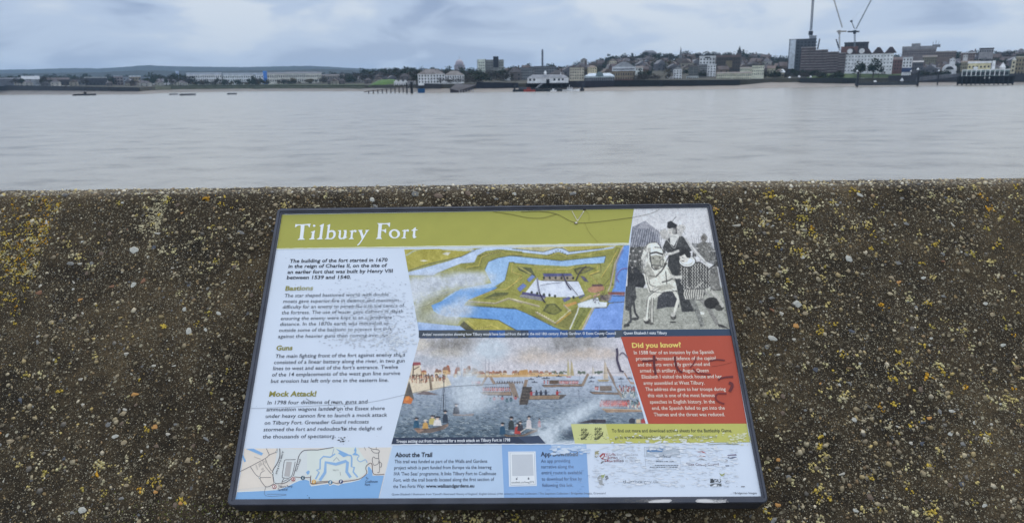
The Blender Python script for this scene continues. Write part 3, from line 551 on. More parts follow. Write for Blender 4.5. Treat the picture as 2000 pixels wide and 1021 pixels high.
bld('apartment_block', 'white narrow block below the stepped white block', 1380.5, 1397, 126.5, 900, (194, 196, 196), 'flats', 'flat', (176, 178, 178), 1, (3, 5, .4, .5, 156, 128), d=14); bld('apartment_block', 'grey slab beside the white narrow block', 1364.5, 1380, 127, 905, (122, 122, 122), 'flats', 'flat', (104, 104, 106), 1, (4, 5, .45, .5, 150, 128), d=14)
e, w, h, p = bld('department_store', 'large dark brown block filling the slope right of the white blocks', 1398, 1443, 112, 980, (74, 66, 62), 'office block', 'flat', (110, 92, 88), 4, (10, 4, .4, .35, 140, 113), d=24); extra(e, 'tan_panel', 1416, 1428, 119, 132, 980, p, e.rotation_euler.z, (120, 108, 82), -0.5, 1)
e, w, h, p = bld('church', 'brown stone church tower with dark pointed cap on the skyline', 1436.5, 1446, 104, 1150, (92, 84, 80), 'church', None, d=9, wins=(1, 1, .3, .3, 112, 105)); b = MB(); b.bar((0, 4.5, h), (0, 4.5, z_at(1441, 90, 1150) - p[2]), w * .5, 8, .2); b.build('spire', wm((58, 62, 66)), e)
for i, (a, b, yt, c, t_) in enumerate(((1400, 1433, 144, (176, 172, 146), 'left'), (1434, 1467, 143.5, (182, 178, 152), 'right'))): bld('terrace_block', f'low cream terrace on the quay under the dark brown block, {t_} half', a, b, yt, 830, c, 'terrace', 'gable', (116, 108, 100), 2.8, (9, 2, .42, .5, 157, yt + .7), d=10, group='cream quay terrace')
bld('terrace_block', 'cream block rising behind the quay terrace', 1445, 1467, 134, 880, (178, 176, 154), 'terrace', 'gable', (118, 112, 104), 2.6, (6, 2, .42, .5, 144, 134.5), d=10); bld('apartment_block', 'taller cream block at the right end of the quay terrace', 1468, 1491, 128.5, 870, (186, 184, 160), 'flats', 'flat', (126, 120, 110), 1.2, (6, 3, .42, .5, 148, 129.5), d=12)
bld('house', 'yellowish gabled house among trees near the beach', 1498, 1513, 134, 900, (156, 152, 124), 'house', 'gable', (110, 92, 84), 5, (3, 2, .4, .5, 152, 136), d=9); bld('house', 'round fronted tan house beside the yellowish house', 1514, 1531, 139, 890, (158, 148, 118), 'house', 'hip', (104, 92, 86), 4, (3, 1, .35, .4, 153, 142), d=9)

# building site: tower, scaffolded steps, cranes
e, w, h, p = bld('tower_block', 'dark tall tower under construction with a white left side', 1537, 1587, 78, 1000, (70, 74, 82), 'tower block', 'flat', (60, 64, 72), 1.5, d=22)
extra(e, 'white_side', 1540.5, 1551.5, 77.5, 135, 1000, p, e.rotation_euler.z, (170, 178, 186), -0.8, 3); extra(e, 'core_box', 1573, 1585, 70, 78, 1000, p, e.rotation_euler.z, (124, 130, 138), 3, 10)
for j in range(9):
    for a in (1555, 1561, 1567, 1573, 1579, 1584):
        dx = (x_at(a, 1000) - p[0]) / math.cos(e.rotation_euler.z); win(e, dx, z_at(a, 85 + j * 6, 1000) - p[2], 2.6, 2.0, -.1)
for i, (a, b, yt, t_) in enumerate(((1561, 1588, 94, 'tallest, against the dark tower'), (1588, 1612, 99, 'second'), (1612, 1634, 103, 'third'), (1634, 1648, 105, 'lowest, against the white gabled block'))):
    e, w, h, p = bld('unfinished_block', f'brick coloured block in scaffolding with pale floor bands, {t_}', a, b, yt, 960 - i * 6, (92, 80, 80), 'building site', 'flat', (158, 150, 148), 1.6, d=20, group='stepped blocks of the building site')
    for j in range(8):
        y = yt + 4 + j * 5.2
        if y < 140: extra(e, 'floor_band', a + .4, b - .4, y, y + 1.7, 960 - i * 6, p, e.rotation_euler.z, (140, 128, 126), -0.7, 1)
    for j in range(4): extra(e, 'scaffold_pole', a + 2 + j * (b - a - 4) / 3.3, a + 2.6 + j * (b - a - 4) / 3.3, yt - 2.5, 142, 960 - i * 6, p, e.rotation_euler.z, (110, 98, 98), -1.3, -1.0)
e, w, h, p = bld('unfinished_block', 'dark long upper storey of the site behind the white gabled block', 1644, 1689, 85, 1080, (62, 60, 64), 'building site', 'flat', (56, 54, 58), 2.2, (8, 1, .5, .5, 92, 86), d=18); extra(e, 'rust_bay', 1640, 1672, 91, 108, 1080, p, e.rotation_euler.z, (112, 74, 66), -1, 3)
e, w, h, p = bld('apartment_block', 'white block with dark red gabled roof, behind two dark round trees', 1647.5, 1738.5, 105.5, 930, (200, 208, 220), 'flats', 'flat', (96, 80, 80), 1.2, (15, 5, .32, .30, 141, 107), d=18)
for i, c in enumerate((1665, 1688, 1707, 1726)):
    g = MB(); dx = (x_at(c, 930) - p[0]) / math.cos(e.rotation_euler.z); g.prism([(dx - 6.6, h + .6), (dx + 6.6, h + .6), (dx + 1.6, h + 7.6), (dx - 1.6, h + 7.6)], -.4, 16); g.build('gabled_roof', wm((74, 62, 64)), e)
for c in (1662, 1681):
    g = MB(); dx = (x_at(c, 930) - p[0]) / math.cos(e.rotation_euler.z); g.bar((dx, -1.2, h + 3.6), (dx, .6, h + 3.6), 3.2, 14); g.build('round_gable', wm((186, 184, 184)), e)
def crane(label, px, ybase, ycab, Y, jib, col, dark, counter=None, rm=1.0, aframe=None):
    e = empty('tower_crane', at(px, ybase, Y)); tag(e, label, 'crane', 'tower cranes over the building site'); o3 = np.array(e.location); q = lambda x, y: tuple(np.array(at(x, y, Y)) - o3)
    def lattice(name, a, b, s, m):
        a, b = Vector(a), Vector(b); L = (b - a).length; dr = (b - a) / L; u = Vector((0, 1, 0)); v = dr.cross(u).normalized(); g = MB(); c = [u * s + v * s, u * s - v * s, -u * s - v * s, -u * s + v * s]
        for k in c: g.bar(a + k, b + k, .17 * rm + .05, 4)
        n = max(4, int(L / (s * 3.2)))
        for i in range(n):
            for k in range(4): g.bar(a + c[k] + dr * (L * i / n), a + c[(k + 1) % 4] + dr * (L * (i + 1) / n), .12 * rm, 3)
        return g.build(name, m, e)
    m = wm(col); lattice('mast', q(px, ybase), q(px, ycab + 3), .85 * rm, m); g = MB(); k = Vector(q(px, ycab)); g.box(k.x - 1.6 * rm, k.x + 1.6 * rm, k.y - 1.6, k.y + 1.6, k.z - 3.2, k.z + 1.8); g.build('cab', wm(dark), e)
    lattice('jib', q(*jib[0]), q(*jib[1]), .62 * rm, m)
    if counter: g = MB(); a, b = Vector(q(*counter[0])), Vector(q(*counter[1])); g.box(min(a.x, b.x), max(a.x, b.x), a.y - 1.2, a.y + 1.2, a.z - 1.2, a.z + .7); g.build('counter_jib', wm(dark), e)
    if aframe: g = MB(); g.bar(q(*aframe[0]), q(*aframe[1]), .5, 5); g.bar(q(*aframe[1]), q(*jib[1]), .06, 3); g.box(q(*aframe[1])[0] - 1.3, q(*aframe[1])[0] + 1.1, q(*aframe[1])[1] - 1, q(*aframe[1])[1] + 1, q(*aframe[1])[2] - 1.2, q(*aframe[1])[2] + 1.2); g.build('back_frame', wm(dark), e)
    return e
crane('dark crane on the tall tower, jib raised almost upright', 1583.5, 80, 64, 1010, ((1584, 60), (1590, -32)), (84, 92, 108), (44, 48, 58), ((1581, 62), (1586, 62)), 1.5)
crane('pale yellowish crane between two dark cranes, jib leaning left', 1639.5, 100, 62, 1100, ((1645, 54), (1624, -16)), (164, 156, 148), (150, 142, 132), ((1635, 61.5), (1653, 61.5)), .8)
crane('dark crane over the white gabled block, jib slanting to upper right', 1669.5, 92, 62, 1040, ((1672, 57), (1712, -20)), (124, 132, 142), (46, 50, 58), ((1656, 62), (1678, 61)), .85, ((1669, 57), (1663, 42)))
for a, b, t_ in (((1597, 92), (1601, 76), 'between the dark tower and the pale crane'), ((1639, 90), (1633, 77), 'left of the pale crane mast')):
    e = empty('small_hoist', at(*a, 990)); tag(e, f'short slanting hoist arm on the site roof, {t_}', 'hoist'); g = MB(); g.bar((0, 0, -3), tuple(np.array(at(*b, 990)) - np.array(at(*a, 990))), 1.1, 5, .8); g.build('arm', wm((88, 90, 100)), e)

# right: slopes behind the second pier
bld('house', 'red brown brick house right of the white gabled block', 1738.5, 1759, 117, 940, (110, 76, 72), 'house', 'gable', (98, 84, 84), 5, (4, 3, .4, .5, 138, 118), d=12)
e, w, h, p = bld('house', 'narrow white building on a blue ground floor', 1760, 1778, 113, 900, (196, 200, 206), 'house', 'flat', (170, 172, 176), 1.2, (3, 3, .4, .55, 132, 114), d=12); extra(e, 'blue_ground_floor', 1759.6, 1778.4, 133, 141, 900, p, e.rotation_euler.z, (44, 66, 108), -.5, 3)
e, w, h, p = bld('hospital_block', 'large stepped grey brown block crowning the right hill', 1757, 1821, 97, 1250, (122, 110, 108), 'hospital', 'flat', (138, 134, 134), 6, (14, 2, .5, .4, 108, 99), d=26); extra(e, 'upper_storey', 1775, 1792, 85, 92, 1250, p, e.rotation_euler.z, (140, 138, 138), 2, 12); extra(e, 'plant_room', 1806, 1821, 88, 93, 1250, p, e.rotation_euler.z, (112, 112, 118), 2, 10)
for k in range(3): extra(e, 'aerial', 1808 + k * 4, 1808.7 + k * 4, 82 - k % 2 * 2, 90, 1250, p, e.rotation_euler.z, (96, 100, 110), 4, 4.5)
bld('apartment_block', 'brown flat roofed block right of the hilltop hospital', 1822, 1861, 101.5, 1200, (116, 98, 88), 'flats', 'flat', (166, 162, 160), 1.5, (9, 2, .5, .4, 112, 103), d=14)
bld('apartment_block', 'brown block with pale top, in the middle of the right skyline', 1872, 1898, 104, 1180, (126, 104, 94), 'flats', 'flat', (190, 190, 190), 1.6, (6, 2, .45, .4, 114, 105), d=14)
bld('apartment_block', 'dark topped pale block above the second pier', 1906, 1933, 96.5, 1250, (150, 144, 144), 'flats', 'flat', (62, 56, 58), 2.2, (6, 1, .5, .5, 103, 97.5), d=14)
bld('terrace_block', 'dark grey terrace below the hilltop hospital', 1780, 1800, 122, 930, (88, 86, 92), 'terrace', 'gable', (150, 148, 146), 3, (5, 2, .4, .5, 138, 123), d=12); bld('terrace_block', 'dun terrace above the grey terrace on the right slope', 1798, 1825, 112, 1050, (122, 116, 94), 'terrace', 'gable', (104, 96, 90), 3.5, (7, 2, .4, .5, 122, 113), d=12)
bld('house', 'bright white gable among dark roofs on the right slope', 1851, 1862, 116, 1000, (196, 198, 198), 'house', 'front', (170, 170, 170), 3, (2, 1, .3, .4, 121, 117), d=9); bld('house', 'pale gable high up left of the dark evergreen', 1876, 1885, 108, 1120, (176, 172, 168), 'house', 'front', (150, 146, 144), 3, (2, 1, .3, .4, 113, 109), d=9)
e, w, h, p = bld('boat_hall', 'white arched hall with dark opening near the second pier', 1839, 1866, 134, 850, (206, 208, 208), 'hall', None, d=14)
g = MB(); g.prism([(w * .5 * math.cos(t), h + w * .34 * math.sin(t)) for t in np.linspace(0, math.pi, 13)], -.4, 12); g.build('arched_roof', wm((196, 198, 198)), e); g = MB(); g.prism([(w * .28 * math.cos(t), h - 1.2 + w * .24 * math.sin(t)) for t in np.linspace(0, math.pi, 11)], -.9, .5); g.build('dark_arch', wm((52, 54, 58)), e)
bld('terrace_block', 'long yellow brick terrace behind the second pier', 1874, 1908, 122, 900, (132, 124, 98), 'terrace', 'gable', (112, 98, 86), 3, (9, 2, .4, .5, 136, 123), d=12); bld('apartment_block', 'ochre brick block at the far right edge of the shore', 1980, 2026, 112, 880, (138, 126, 98), 'flats', 'flat', (166, 160, 136), 1.6, (8, 4, .42, .5, 146, 114), d=16); bld('house', 'white topped bay beside the ochre block at the far right', 1972, 1980, 118, 885, (170, 160, 130), 'house', 'front', (196, 190, 176), 5, (1, 3, .4, .5, 142, 119), d=10)

# houses in between, nothing tells them apart
HP = []
for i in range(6):
    c, rc = [((120, 104, 92), (92, 78, 74)), ((96, 88, 86), (78, 72, 74)), ((142, 134, 118), (104, 92, 86)), ((110, 84, 76), (86, 74, 74)), ((158, 154, 146), (96, 92, 96)), ((92, 92, 98), (104, 104, 110))][i]
    e = empty('hillside_house', (0, 0, 0)); b = MB(); b.box(-5, 5, 0, 9, 0, 6.5); b.build('wall', wm(c), e); roof_part(['gable', 'hip', 'front'][i % 3], 10, 9, 6.5, 3.6, wm(rc), e, .3); HP.append(e)
    for x in (-2.6, 2.6):
        for z in (1.0, 3.9): win(e, x, z, 1.3, 1.4)
    b = MB(); b.box(3, 4, 4, 5, 7, 11.5); b.build('chimney', wm((96, 80, 76)), e)
def clone(src):
    r = src.copy(); COL.objects.link(r)
    for ch in src.children:
        c = ch.copy(); COL.objects.link(c); c.parent = r
        for g in ch.children:
            d = g.copy(); COL.objects.link(d); d.parent = c
    return r
first = set()
def hillhouse(px, Y, s, k, label, group):
    Y = fixY(px, Y); r = HP[k] if k not in first else clone(HP[k]); first.add(k); th = math.atan2(x_at(px, Y), Y)
    r.location = (x_at(px, Y), Y, ground_z(px, Y) - .8); r.rotation_euler = (0, 0, -th + random.uniform(-.5, .5)); r.scale = (s * random.uniform(.9, 1.5), s, s * random.uniform(.85, 1.25)); tag(r, label, 'house', group)
HL = ['small dun gabled house with reddish roof packed on the town slope', 'small dark hip roofed house packed on the town slope', 'small buff house with its gable to the river on the town slope', 'small red brick gabled house packed on the town slope', 'small pale rendered hip roofed house on the town slope', 'small slate grey house with its gable to the river on the slope']
HG = [a.replace('small ', 'small houses: ') for a in HL]
for i in range(215):
    px = random.choice([random.uniform(985, 1240), random.uniform(1740, 2000), random.uniform(1200, 1540), random.uniform(1735, 2010), random.uniform(1200, 1500)]); Dw, Dm, zm, Db, zt, Dr, zr = bank(px)
    Y = random.uniform(max(Db + 60, 950), Dr * 0.92); hillhouse(px, Y, random.uniform(.95, 1.5), i % 6, HL[i % 6], HG[i % 6])

for i in range(46):
    px = random.choice([random.uniform(-10, 360), random.uniform(630, 800), random.uniform(-10, 300)]); k = [4, 1, 5, 4, 2][i % 5]
    hillhouse(px, random.uniform(1000, 1180), random.uniform(.8, 1.15), k, ['', 'dark hip roofed house among the trees of the left shore', 'buff gabled house among the trees of the left shore', '', 'pale hip roofed house among the trees of the left shore', 'slate grey gabled house among the trees of the left shore'][k], ['', 'dark', 'buff', '', 'pale', 'slate grey'][k] + ' small houses of the left shore')
# ------------------------------------------------------------------ trees
def crown_mesh(seed, n, sx, sz, leaf, col, var, cone=0.0):
    r = np.random.default_rng(seed); V, F, C = [], [], []; blobs = [(r.normal(0, .42, 3) * [1, 1, .8], r.uniform(.35, .6)) for _ in range(9)]
    for i in range(n):
        c, rad = blobs[r.integers(0, 9)]; p = c + nrm(r.normal(size=3)) * rad * r.uniform(.55, 1.05); k = 1 - cone * np.clip((p[2] + 1) / 2, 0, 1) * .85
        p = p * [sx * k, sx * k, sz]; a, b = nrm(r.normal(size=3)), nrm(r.normal(size=3)); s = leaf * r.uniform(.5, 1.3); q = len(V)
        V += [p, p + a * s, p + a * s * .6 + b * s * .8, p + b * s * .7]; F.append((q, q + 1, q + 2, q + 3)); cc = np.array(col) * (1 + var * r.uniform(-1, 1)); C += [cc] * 4
    me = bpy.data.meshes.new('crown'); me.from_pydata([tuple(v) for v in V], [], F); at_ = me.color_attributes.new('ink', 'FLOAT_COLOR', 'POINT'); cc = np.ones((len(V), 4), np.float32); cc[:, :3] = C; at_.data.foreach_set('color', cc.ravel()); me.materials.append(LEAF); return me
LEAF = mat('twigs_and_leaves', attr='ink', rough=0.95, spec=0.1)
BARK = mat('bark', (0.06, 0.05, 0.04), rough=0.95, vary=.3, vscale=2)
KINDS = {'bare': [crown_mesh(20 + i, 560, 4.2, 4.0, .72, (0.055, 0.048, 0.040), .4) for i in range(3)], 'ever': [crown_mesh(30 + i, 420, 3.8, 4.4, 1.2, (0.030, 0.042, 0.024), .4) for i in range(3)], 'brown': [crown_mesh(40 + i, 420, 4.4, 3.6, 1.0, (0.105, 0.082, 0.040), .4) for i in range(3)], 'cone': [crown_mesh(50 + i, 320, 2.6, 5.6, 1.0, (0.028, 0.038, 0.028), .35, 1.0) for i in range(2)]}
_tm = MB(); _tm.bar((0, 0, -1), (0, 0, 4.5), .35, 6, .2); _tm.bar((0, 0, 2.6), (1.6, .4, 5.4), .16, 5, .05); _tm.bar((0, 0, 3.0), (-1.4, -.6, 5.8), .15, 5, .05); _tm.bar((0, 0, 3.4), (.3, 1.3, 6.2), .13, 5, .04); _t0 = _tm.build('trunk', BARK); TRUNK = _t0.data; bpy.data.objects.remove(_t0)
def tree(kind, px, Y, ht, label, group, wide=1.0):
    Y = fixY(px, Y); e = empty('tree', (x_at(px, Y), Y, ground_z(px, Y) - .3), random.uniform(0, 6)); tag(e, label, 'tree', group); s = ht / 11.0
    c = bpy.data.objects.new('crown', random.choice(KINDS[kind])); COL.objects.link(c); c.parent = e; c.location = (0, 0, ht - 4.4 * s * (1.25 if kind == 'cone' else 1.0)); c.scale = (s * wide, s * wide, s * .92)
    t = bpy.data.objects.new('trunk', TRUNK); COL.objects.link(t); t.parent = e; t.scale = (s, s, s * 1.15); return e
def belt(n, px0, px1, Y0, Y1, h0, h1, kinds, label, group, wide=1.0):
    for i in range(n):
        k = random.choice(kinds); w_ = {'bare': 'leafless', 'ever': 'evergreen', 'brown': 'brownish', 'cone': 'pointed conifer'}[k]; l = label.replace('one of the dark trees', w_ + ' dark tree').replace('one of the bare trees', w_ + ' tree').replace('one of the low trees', w_ + ' low tree').replace('one of the trees', w_ + ' tree').replace('one of the dark bushes', w_ + ' dark bush').replace('tree tree', 'tree').replace('conifer dark tree', 'dark conifer')
        tree(k, random.uniform(px0, px1), random.uniform(Y0, Y1), random.uniform(h0, h1), l, w_ + ' ' + group, wide)
belt(40, -20, 365, 1010, 1300, 10, 18, ['bare', 'ever', 'bare'], 'one of the dark trees behind the wharves and flats at the left', 'trees behind the left wharves')
belt(26, 372, 515, 1120, 1235, 8, 14, ['ever', 'bare'], 'one of the dark trees in front of the long white block', 'trees before the long white block')
tree('ever', 494, 1200, 19, 'tall dark evergreen right of centre before the long white block', None, .9)
tree('brown', 572, 1150, 14, 'wide olive brown tree before the cream terraces', None, 1.6); tree('bare', 553, 1165, 13, 'dark bare tree left of the wide olive brown tree', None, 1.4); tree('brown', 606, 1170, 12, 'smaller brownish tree right of the wide olive brown tree', None, 1.3)
belt(14, 500, 700, 1120, 1180, 6, 10, ['bare', 'ever', 'brown'], 'one of the low trees along the green shore before the terraces', 'low trees along the green shore')
belt(34, 640, 815, 1180, 1420, 11, 19, ['bare', 'ever', 'bare'], 'one of the dark trees massed around the green mound', 'dark trees massed around the green mound', 1.25)
tree('ever', 621, 1500, 24, 'lone round dark tree standing above the skyline over the terraces', None); tree('ever', 712, 1300, 23, 'tall dark round tree left of the green mound', None, 1.3)
belt(34, 810, 1010, 900, 1350, 10, 17, ['bare', 'bare', 'ever'], 'one of the bare trees behind the white hotel', 'bare trees behind the white hotel', 1.2)
belt(24, 990, 1130, 1050, 1480, 9, 15, ['bare', 'ever'], 'one of the trees on the low skyline behind the pier', 'trees on the low skyline behind the pier', 1.2)
belt(56, 1130, 1540, 1250, 1780, 10, 18, ['bare', 'ever', 'ever', 'bare', 'cone'], 'one of the dark trees along the town ridge', 'dark trees along the town ridge', 1.25)
for px, h_ in ((1213, 22), (1234, 24), (1296, 18)): tree('cone', px, 1720, h_, {1213: 'pointed dark conifer left of the hilltop block', 1234: 'taller pointed conifer just left of the hilltop block', 1296: 'pointed conifer right of the hilltop block'}[px], None, 1.3)
tree('bare', 1384, 1500, 24, 'big bare tree standing above the stepped white block', None, 1.5); tree('ever', 1415, 1500, 19, 'dark round tree right of the big bare tree on the ridge', None, 1.6)
belt(22, 1440, 1560, 905, 1050, 7, 12, ['bare', 'ever'], 'one of the dark trees around the yellowish house by the beach', 'dark trees around the beach houses', 1.2)
belt(16, 1545, 1650, 880, 930, 6, 10, ['ever', 'bare'], 'one of the dark bushes below the building site', 'bushes below the building site', 1.5)
tree('ever', 1680, 895, 20, 'left of two big round dark trees before the white gabled block', None, 1.25); tree('ever', 1705, 890, 21.5, 'right, taller of two round dark trees before the white gabled block', None, 1.0); tree('bare', 1716, 892, 13, 'small bare tree right of the two round dark trees', None, 1.2)
belt(36, 1738, 2030, 960, 1500, 8, 14, ['bare', 'ever', 'bare'], 'one of the dark trees among the houses on the right hill', 'dark trees on the right hill', 1.25)
tree('ever', 1906, 1150, 17, 'dark evergreen left of the dark topped block on the right hill', None, 1.6); tree('bare', 1961, 1300, 20, 'big bare tree on the right skyline', None, 1.6); tree('ever', 1990, 1300, 17, 'dark evergreen at the right end of the skyline', None, 1.5)

# woods too dense to count: one mass of leafless crowns on the ridge, the slope and behind the left shore
def woodland(name, zones, label):
    V, F, C = [], [], []; r = np.random.default_rng(99); leaf = {}
    for k in KINDS:
        for me in KINDS[k]:
            v = np.zeros(len(me.vertices) * 3); me.vertices.foreach_get('co', v); leaf.setdefault(k, []).append(v.reshape(-1, 4, 3))
    colr = {'bare': (0.052, 0.046, 0.040), 'ever': (0.028, 0.040, 0.024), 'brown': (0.09, 0.072, 0.040)}
    for n, a, b, Y0, Y1, h0, h1, kinds, wide in zones:
        for _ in range(n):
            px = r.uniform(a, b); Y = fixY(px, r.uniform(Y0, Y1)); h = r.uniform(h0, h1); k = kinds[r.integers(0, len(kinds))]; q = leaf[k][r.integers(0, 3)]; q = q[r.choice(len(q), 230, replace=False)]
            s = h / 9.0; t = r.uniform(0, 6); R = np.array([[math.cos(t), -math.sin(t), 0], [math.sin(t), math.cos(t), 0], [0, 0, 1]]); g = (q.reshape(-1, 3) * [s * wide, s * wide, s]) @ R.T + [x_at(px, Y), Y, ground_z(px, Y) + h * .5]
            V.append(g); C.append(np.repeat(np.array(colr[k])[None] * r.uniform(.6, 1.4, (230, 1)), 4, 0))
    V = np.vstack(V); F = np.arange(len(V)).reshape(-1, 4); o = obj_np(name, V, F, LEAF, None, np.vstack(C)); return tag(o, kind='stuff')
woodland('woodland', [(260, -120, 730, 1680, 1900, 13, 20, ['bare', 'ever', 'bare'], 1.8), (110, 284, 372, 1200, 1420, 13, 20, ['bare', 'ever', 'bare'], 1.3), (70, 366, 720, 1130, 1180, 6, 11, ['bare', 'ever', 'brown'], 1.3), (120, 366, 720, 1300, 1500, 12, 18, ['bare', 'ever', 'bare'], 1.6), (130, -30, 300, 1130, 1300, 10, 16, ['bare', 'ever', 'bare'], 1.6), (120, 630, 822, 1100, 1400, 11, 18, ['bare', 'ever', 'bare'], 1.4), (100, 810, 1010, 820, 1250, 9, 15, ['bare', 'bare', 'ever'], 1.4), (90, 720, 1130, 1350, 1550, 10, 16, ['bare', 'ever'], 1.5), (150, 1000, 1545, 1100, 1750, 8, 14, ['bare', 'ever', 'bare', 'brown'], 1.5), (150, 1130, 1560, 1500, 1800, 12, 20, ['bare', 'ever', 'bare'], 1.4), (100, 1080, 1540, 850, 1250, 6, 10, ['bare', 'ever', 'brown'], 1.4), (90, 1735, 2060, 930, 1500, 7, 12, ['bare', 'ever', 'bare'], 1.5), (90, 1735, 2060, 1300, 1650, 10, 16, ['bare', 'ever'], 1.4), (44, 1780, 1885, 850, 910, 5, 8, ['bare', 'bare', 'ever'], 1.6), (40, 1490, 1640, 860, 920, 5, 9, ['bare', 'ever'], 1.5), (30, 860, 940, 770, 900, 6, 9, ['bare'], 1.3), (26, 1240, 1310, 800, 840, 5, 8, ['bare'], 1.3)], '')
# ------------------------------------------------------------------ quays, jetties, piers and boats
def strip(name, label, cat, px0, px1, dY, ytop, ybot, col, thick=4, n=14):
    """a length of river wall following the bank, pixel heights given at both ends"""
    V, F = [], []; g = np.linspace(px0, px1, n)
    for i, px in enumerate(g):
        t = i / (n - 1); Y = bank(px)[1] + dY; za, zb = z_at(px, ytop[0] + (ytop[1] - ytop[0]) * t, Y), z_at(px, ybot[0] + (ybot[1] - ybot[0]) * t, Y) - .8
        V += [(x_at(px, Y), Y, zb), (x_at(px, Y), Y, za), (x_at(px, Y + thick), Y + thick, za), (x_at(px, Y + thick), Y + thick, zb)]
    for i in range(n - 1):
        a = i * 4
        for j in range(4): F.append((a + j, a + (j + 1) % 4, a + 4 + (j + 1) % 4, a + 4 + j))
    F += [(3, 2, 1, 0), (4 * n - 4, 4 * n - 3, 4 * n - 2, 4 * n - 1)]
    o = obj(name, V, F, wm(col)); return tag(o, label, cat)
strip('river_wall', 'dark timber wharf front along the far left shore', 'quay', -40, 292, -1.5, (166.5, 171.5), (177, 179), (44, 46, 54))
strip('river_wall', 'low green topped bank wall along the shore below the white blocks', 'quay', 300, 712, -1.2, (168.3, 167.9), (174.6, 172.8), (86, 92, 70))
strip('river_wall', 'dark wall below the big white hotel', 'quay', 812, 861, -2.0, (163, 164), (172, 172.5), (46, 46, 52))
strip('river_wall', 'navy dark quay wall between the ramp and the pier', 'quay', 930, 1012, -2.0, (160.5, 162), (172, 171), (34, 38, 50))
strip('river_wall', 'dark quay wall right of the pier under the market hall', 'quay', 1108, 1200, -2.0, (158.5, 157.5), (170, 167.5), (40, 40, 52))
strip('river_wall', 'long black river wall under the central quay buildings', 'quay', 1200, 1446, -2.0, (157, 156.2), (168.5, 166), (30, 33, 38))
strip('river_wall', 'dark wall under the lawn below the building site', 'quay', 1563, 1672, -2.0, (152.5, 152.5), (162, 160), (36, 39, 40))
strip('river_wall', 'dark wall at the foot of the right hill', 'quay', 1735, 2040, -1.0, (148, 143), (158, 158), (50, 50, 56))
def lawn(label, pts, dz=.3, Y0=None):
    V = [];
    for px, py, Y in pts: V.append((x_at(px, Y), Y, z_at(px, py, Y)))
    o = obj('lawn', V, [tuple(range(len(V)))], GRASS); tag(o, kind='structure'); return o
V, F = [], []
for i, px in enumerate(np.linspace(302, 712, 30)):
    for Y in (bank(px)[3] + .2, bank(px)[3] + 40, bank(px)[3] + 95): V.append((x_at(px, Y), Y, ground_z(px, Y) + .9))
    if i: F += [(3 * i - 3, 3 * i, 3 * i + 1, 3 * i - 2), (3 * i - 2, 3 * i + 1, 3 * i + 2, 3 * i - 1)]
tag(obj('lawn', V, F, GRASS), kind='structure')
lawn('', [(1568, 153.5, 872), (1765, 152, 905), (1765, 144.5, 925), (1608, 144, 925)])
# green mound
m_ = MB(); c = at(744, 167, 990); V, F = [], []; n = 20
for j in range(6):
    for i in range(n):
        a = math.tau * i / n; r = (1 - j / 5) ** .7; V.append((c[0] + 25 * r * math.cos(a) + 6 * (1 - r), c[1] + 40 + 35 * r * math.sin(a), c[2] - 1.5 + (z_at(748, 155, 1025) - c[2] + 1.5) * math.sin(j / 5 * math.pi / 2)))
for j in range(5):
    for i in range(n): F.append((j * n + i, j * n + (i + 1) % n, (j + 1) * n + (i + 1) % n, (j + 1) * n + i))
tag(obj('grass_mound', V, F, mat('bright_grass', (0.075, 0.14, 0.035), rough=.95, vary=.3, vscale=.1), smooth=True), kind='structure')

def local(e, Y):
    o3 = np.array(e.location); return lambda x, y, dY=0: tuple(np.array(at(x, y, Y + dY)) - o3)
WOOD = (58, 52, 52)
# slanting jetty at the left of the boathouses
e = empty('jetty', at(750, 178, 730)); tag(e, 'slanting wooden jetty on posts running down to the water', 'jetty'); q = lambda x, y, Y: tuple(np.array(at(x, y, Y)) - np.array(e.location))
ja, jb = q(711, 180.5, 690), q(795, 170.5, 760); V = []
for a in (ja, jb): V += [(a[0], a[1], a[2]), (a[0], a[1] + 5, a[2]), (a[0], a[1] + 5, a[2] + .7), (a[0], a[1], a[2] + .7)]
obj('deck', V, [(0, 1, 2, 3), (7, 6, 5, 4), (0, 4, 5, 1), (1, 5, 6, 2), (2, 6, 7, 3), (3, 7, 4, 0)], wm((120, 108, 104)), e)
for i in range(9):
    t = .1 + i * .1; a = np.array(ja) * (1 - t) + np.array(jb) * t; b = MB(); b.box(a[0] - .45, a[0] + .45, a[1] - .6, a[1] + .3, -e.location.z - .6, a[2] + .9); b.build('post', wm(WOOD), e)
def dolphin(label, px, y0, y1, Y, w, col=(40, 42, 48), group=None):
    e = empty('mooring_post', at(px, y1, Y)); tag(e, label, 'post', group); b = MB(); b.bar((0, 0, -1.5), (0, 0, z_at(px, y0, Y) - e.location.z), w / FPX * Y / 2, 8); b.build('pile', wm(col), e)
    b = MB(); b.bar((0, 0, z_at(px, y0, Y) - e.location.z), (0, 0, z_at(px, y0, Y) - e.location.z + .6), w / FPX * Y / 2 * 1.25, 8); b.build('pile_cap', wm((70, 72, 78)), e)
dolphin('dark mooring post left of the blue container, thinner of two', 795, 163, 182, 690, 2.6); dolphin('thick dark mooring post left of the blue container', 804.5, 161, 183, 685, 5)
def simple(name, label, cat, px0, px1, ytop, ybot, Y, col, depth, parts=()):
    p, rz, w, pm = place(px0, px1, Y, ybot); e = empty(name, p, rz); tag(e, label, cat); h = z_at(pm, ytop, Y) - p[2]; b = MB(); b.box(-w / 2, w / 2, 0, depth, -.6, h); b.build('body', wm(col), e); return e, w, h, p
e, w, h, p = simple('container', 'blue container standing on the foreshore by the mooring posts', 'container', 815, 828.5, 173.5, 180.5, 712, (36, 84, 128), 3); b = MB()
for i in range(6): b.box(-w / 2 + w * (i + .35) / 6, -w / 2 + w * (i + .65) / 6, -.12, 0, -.4, h - .2)
b.build('corrugation', wm((30, 72, 112)), e)
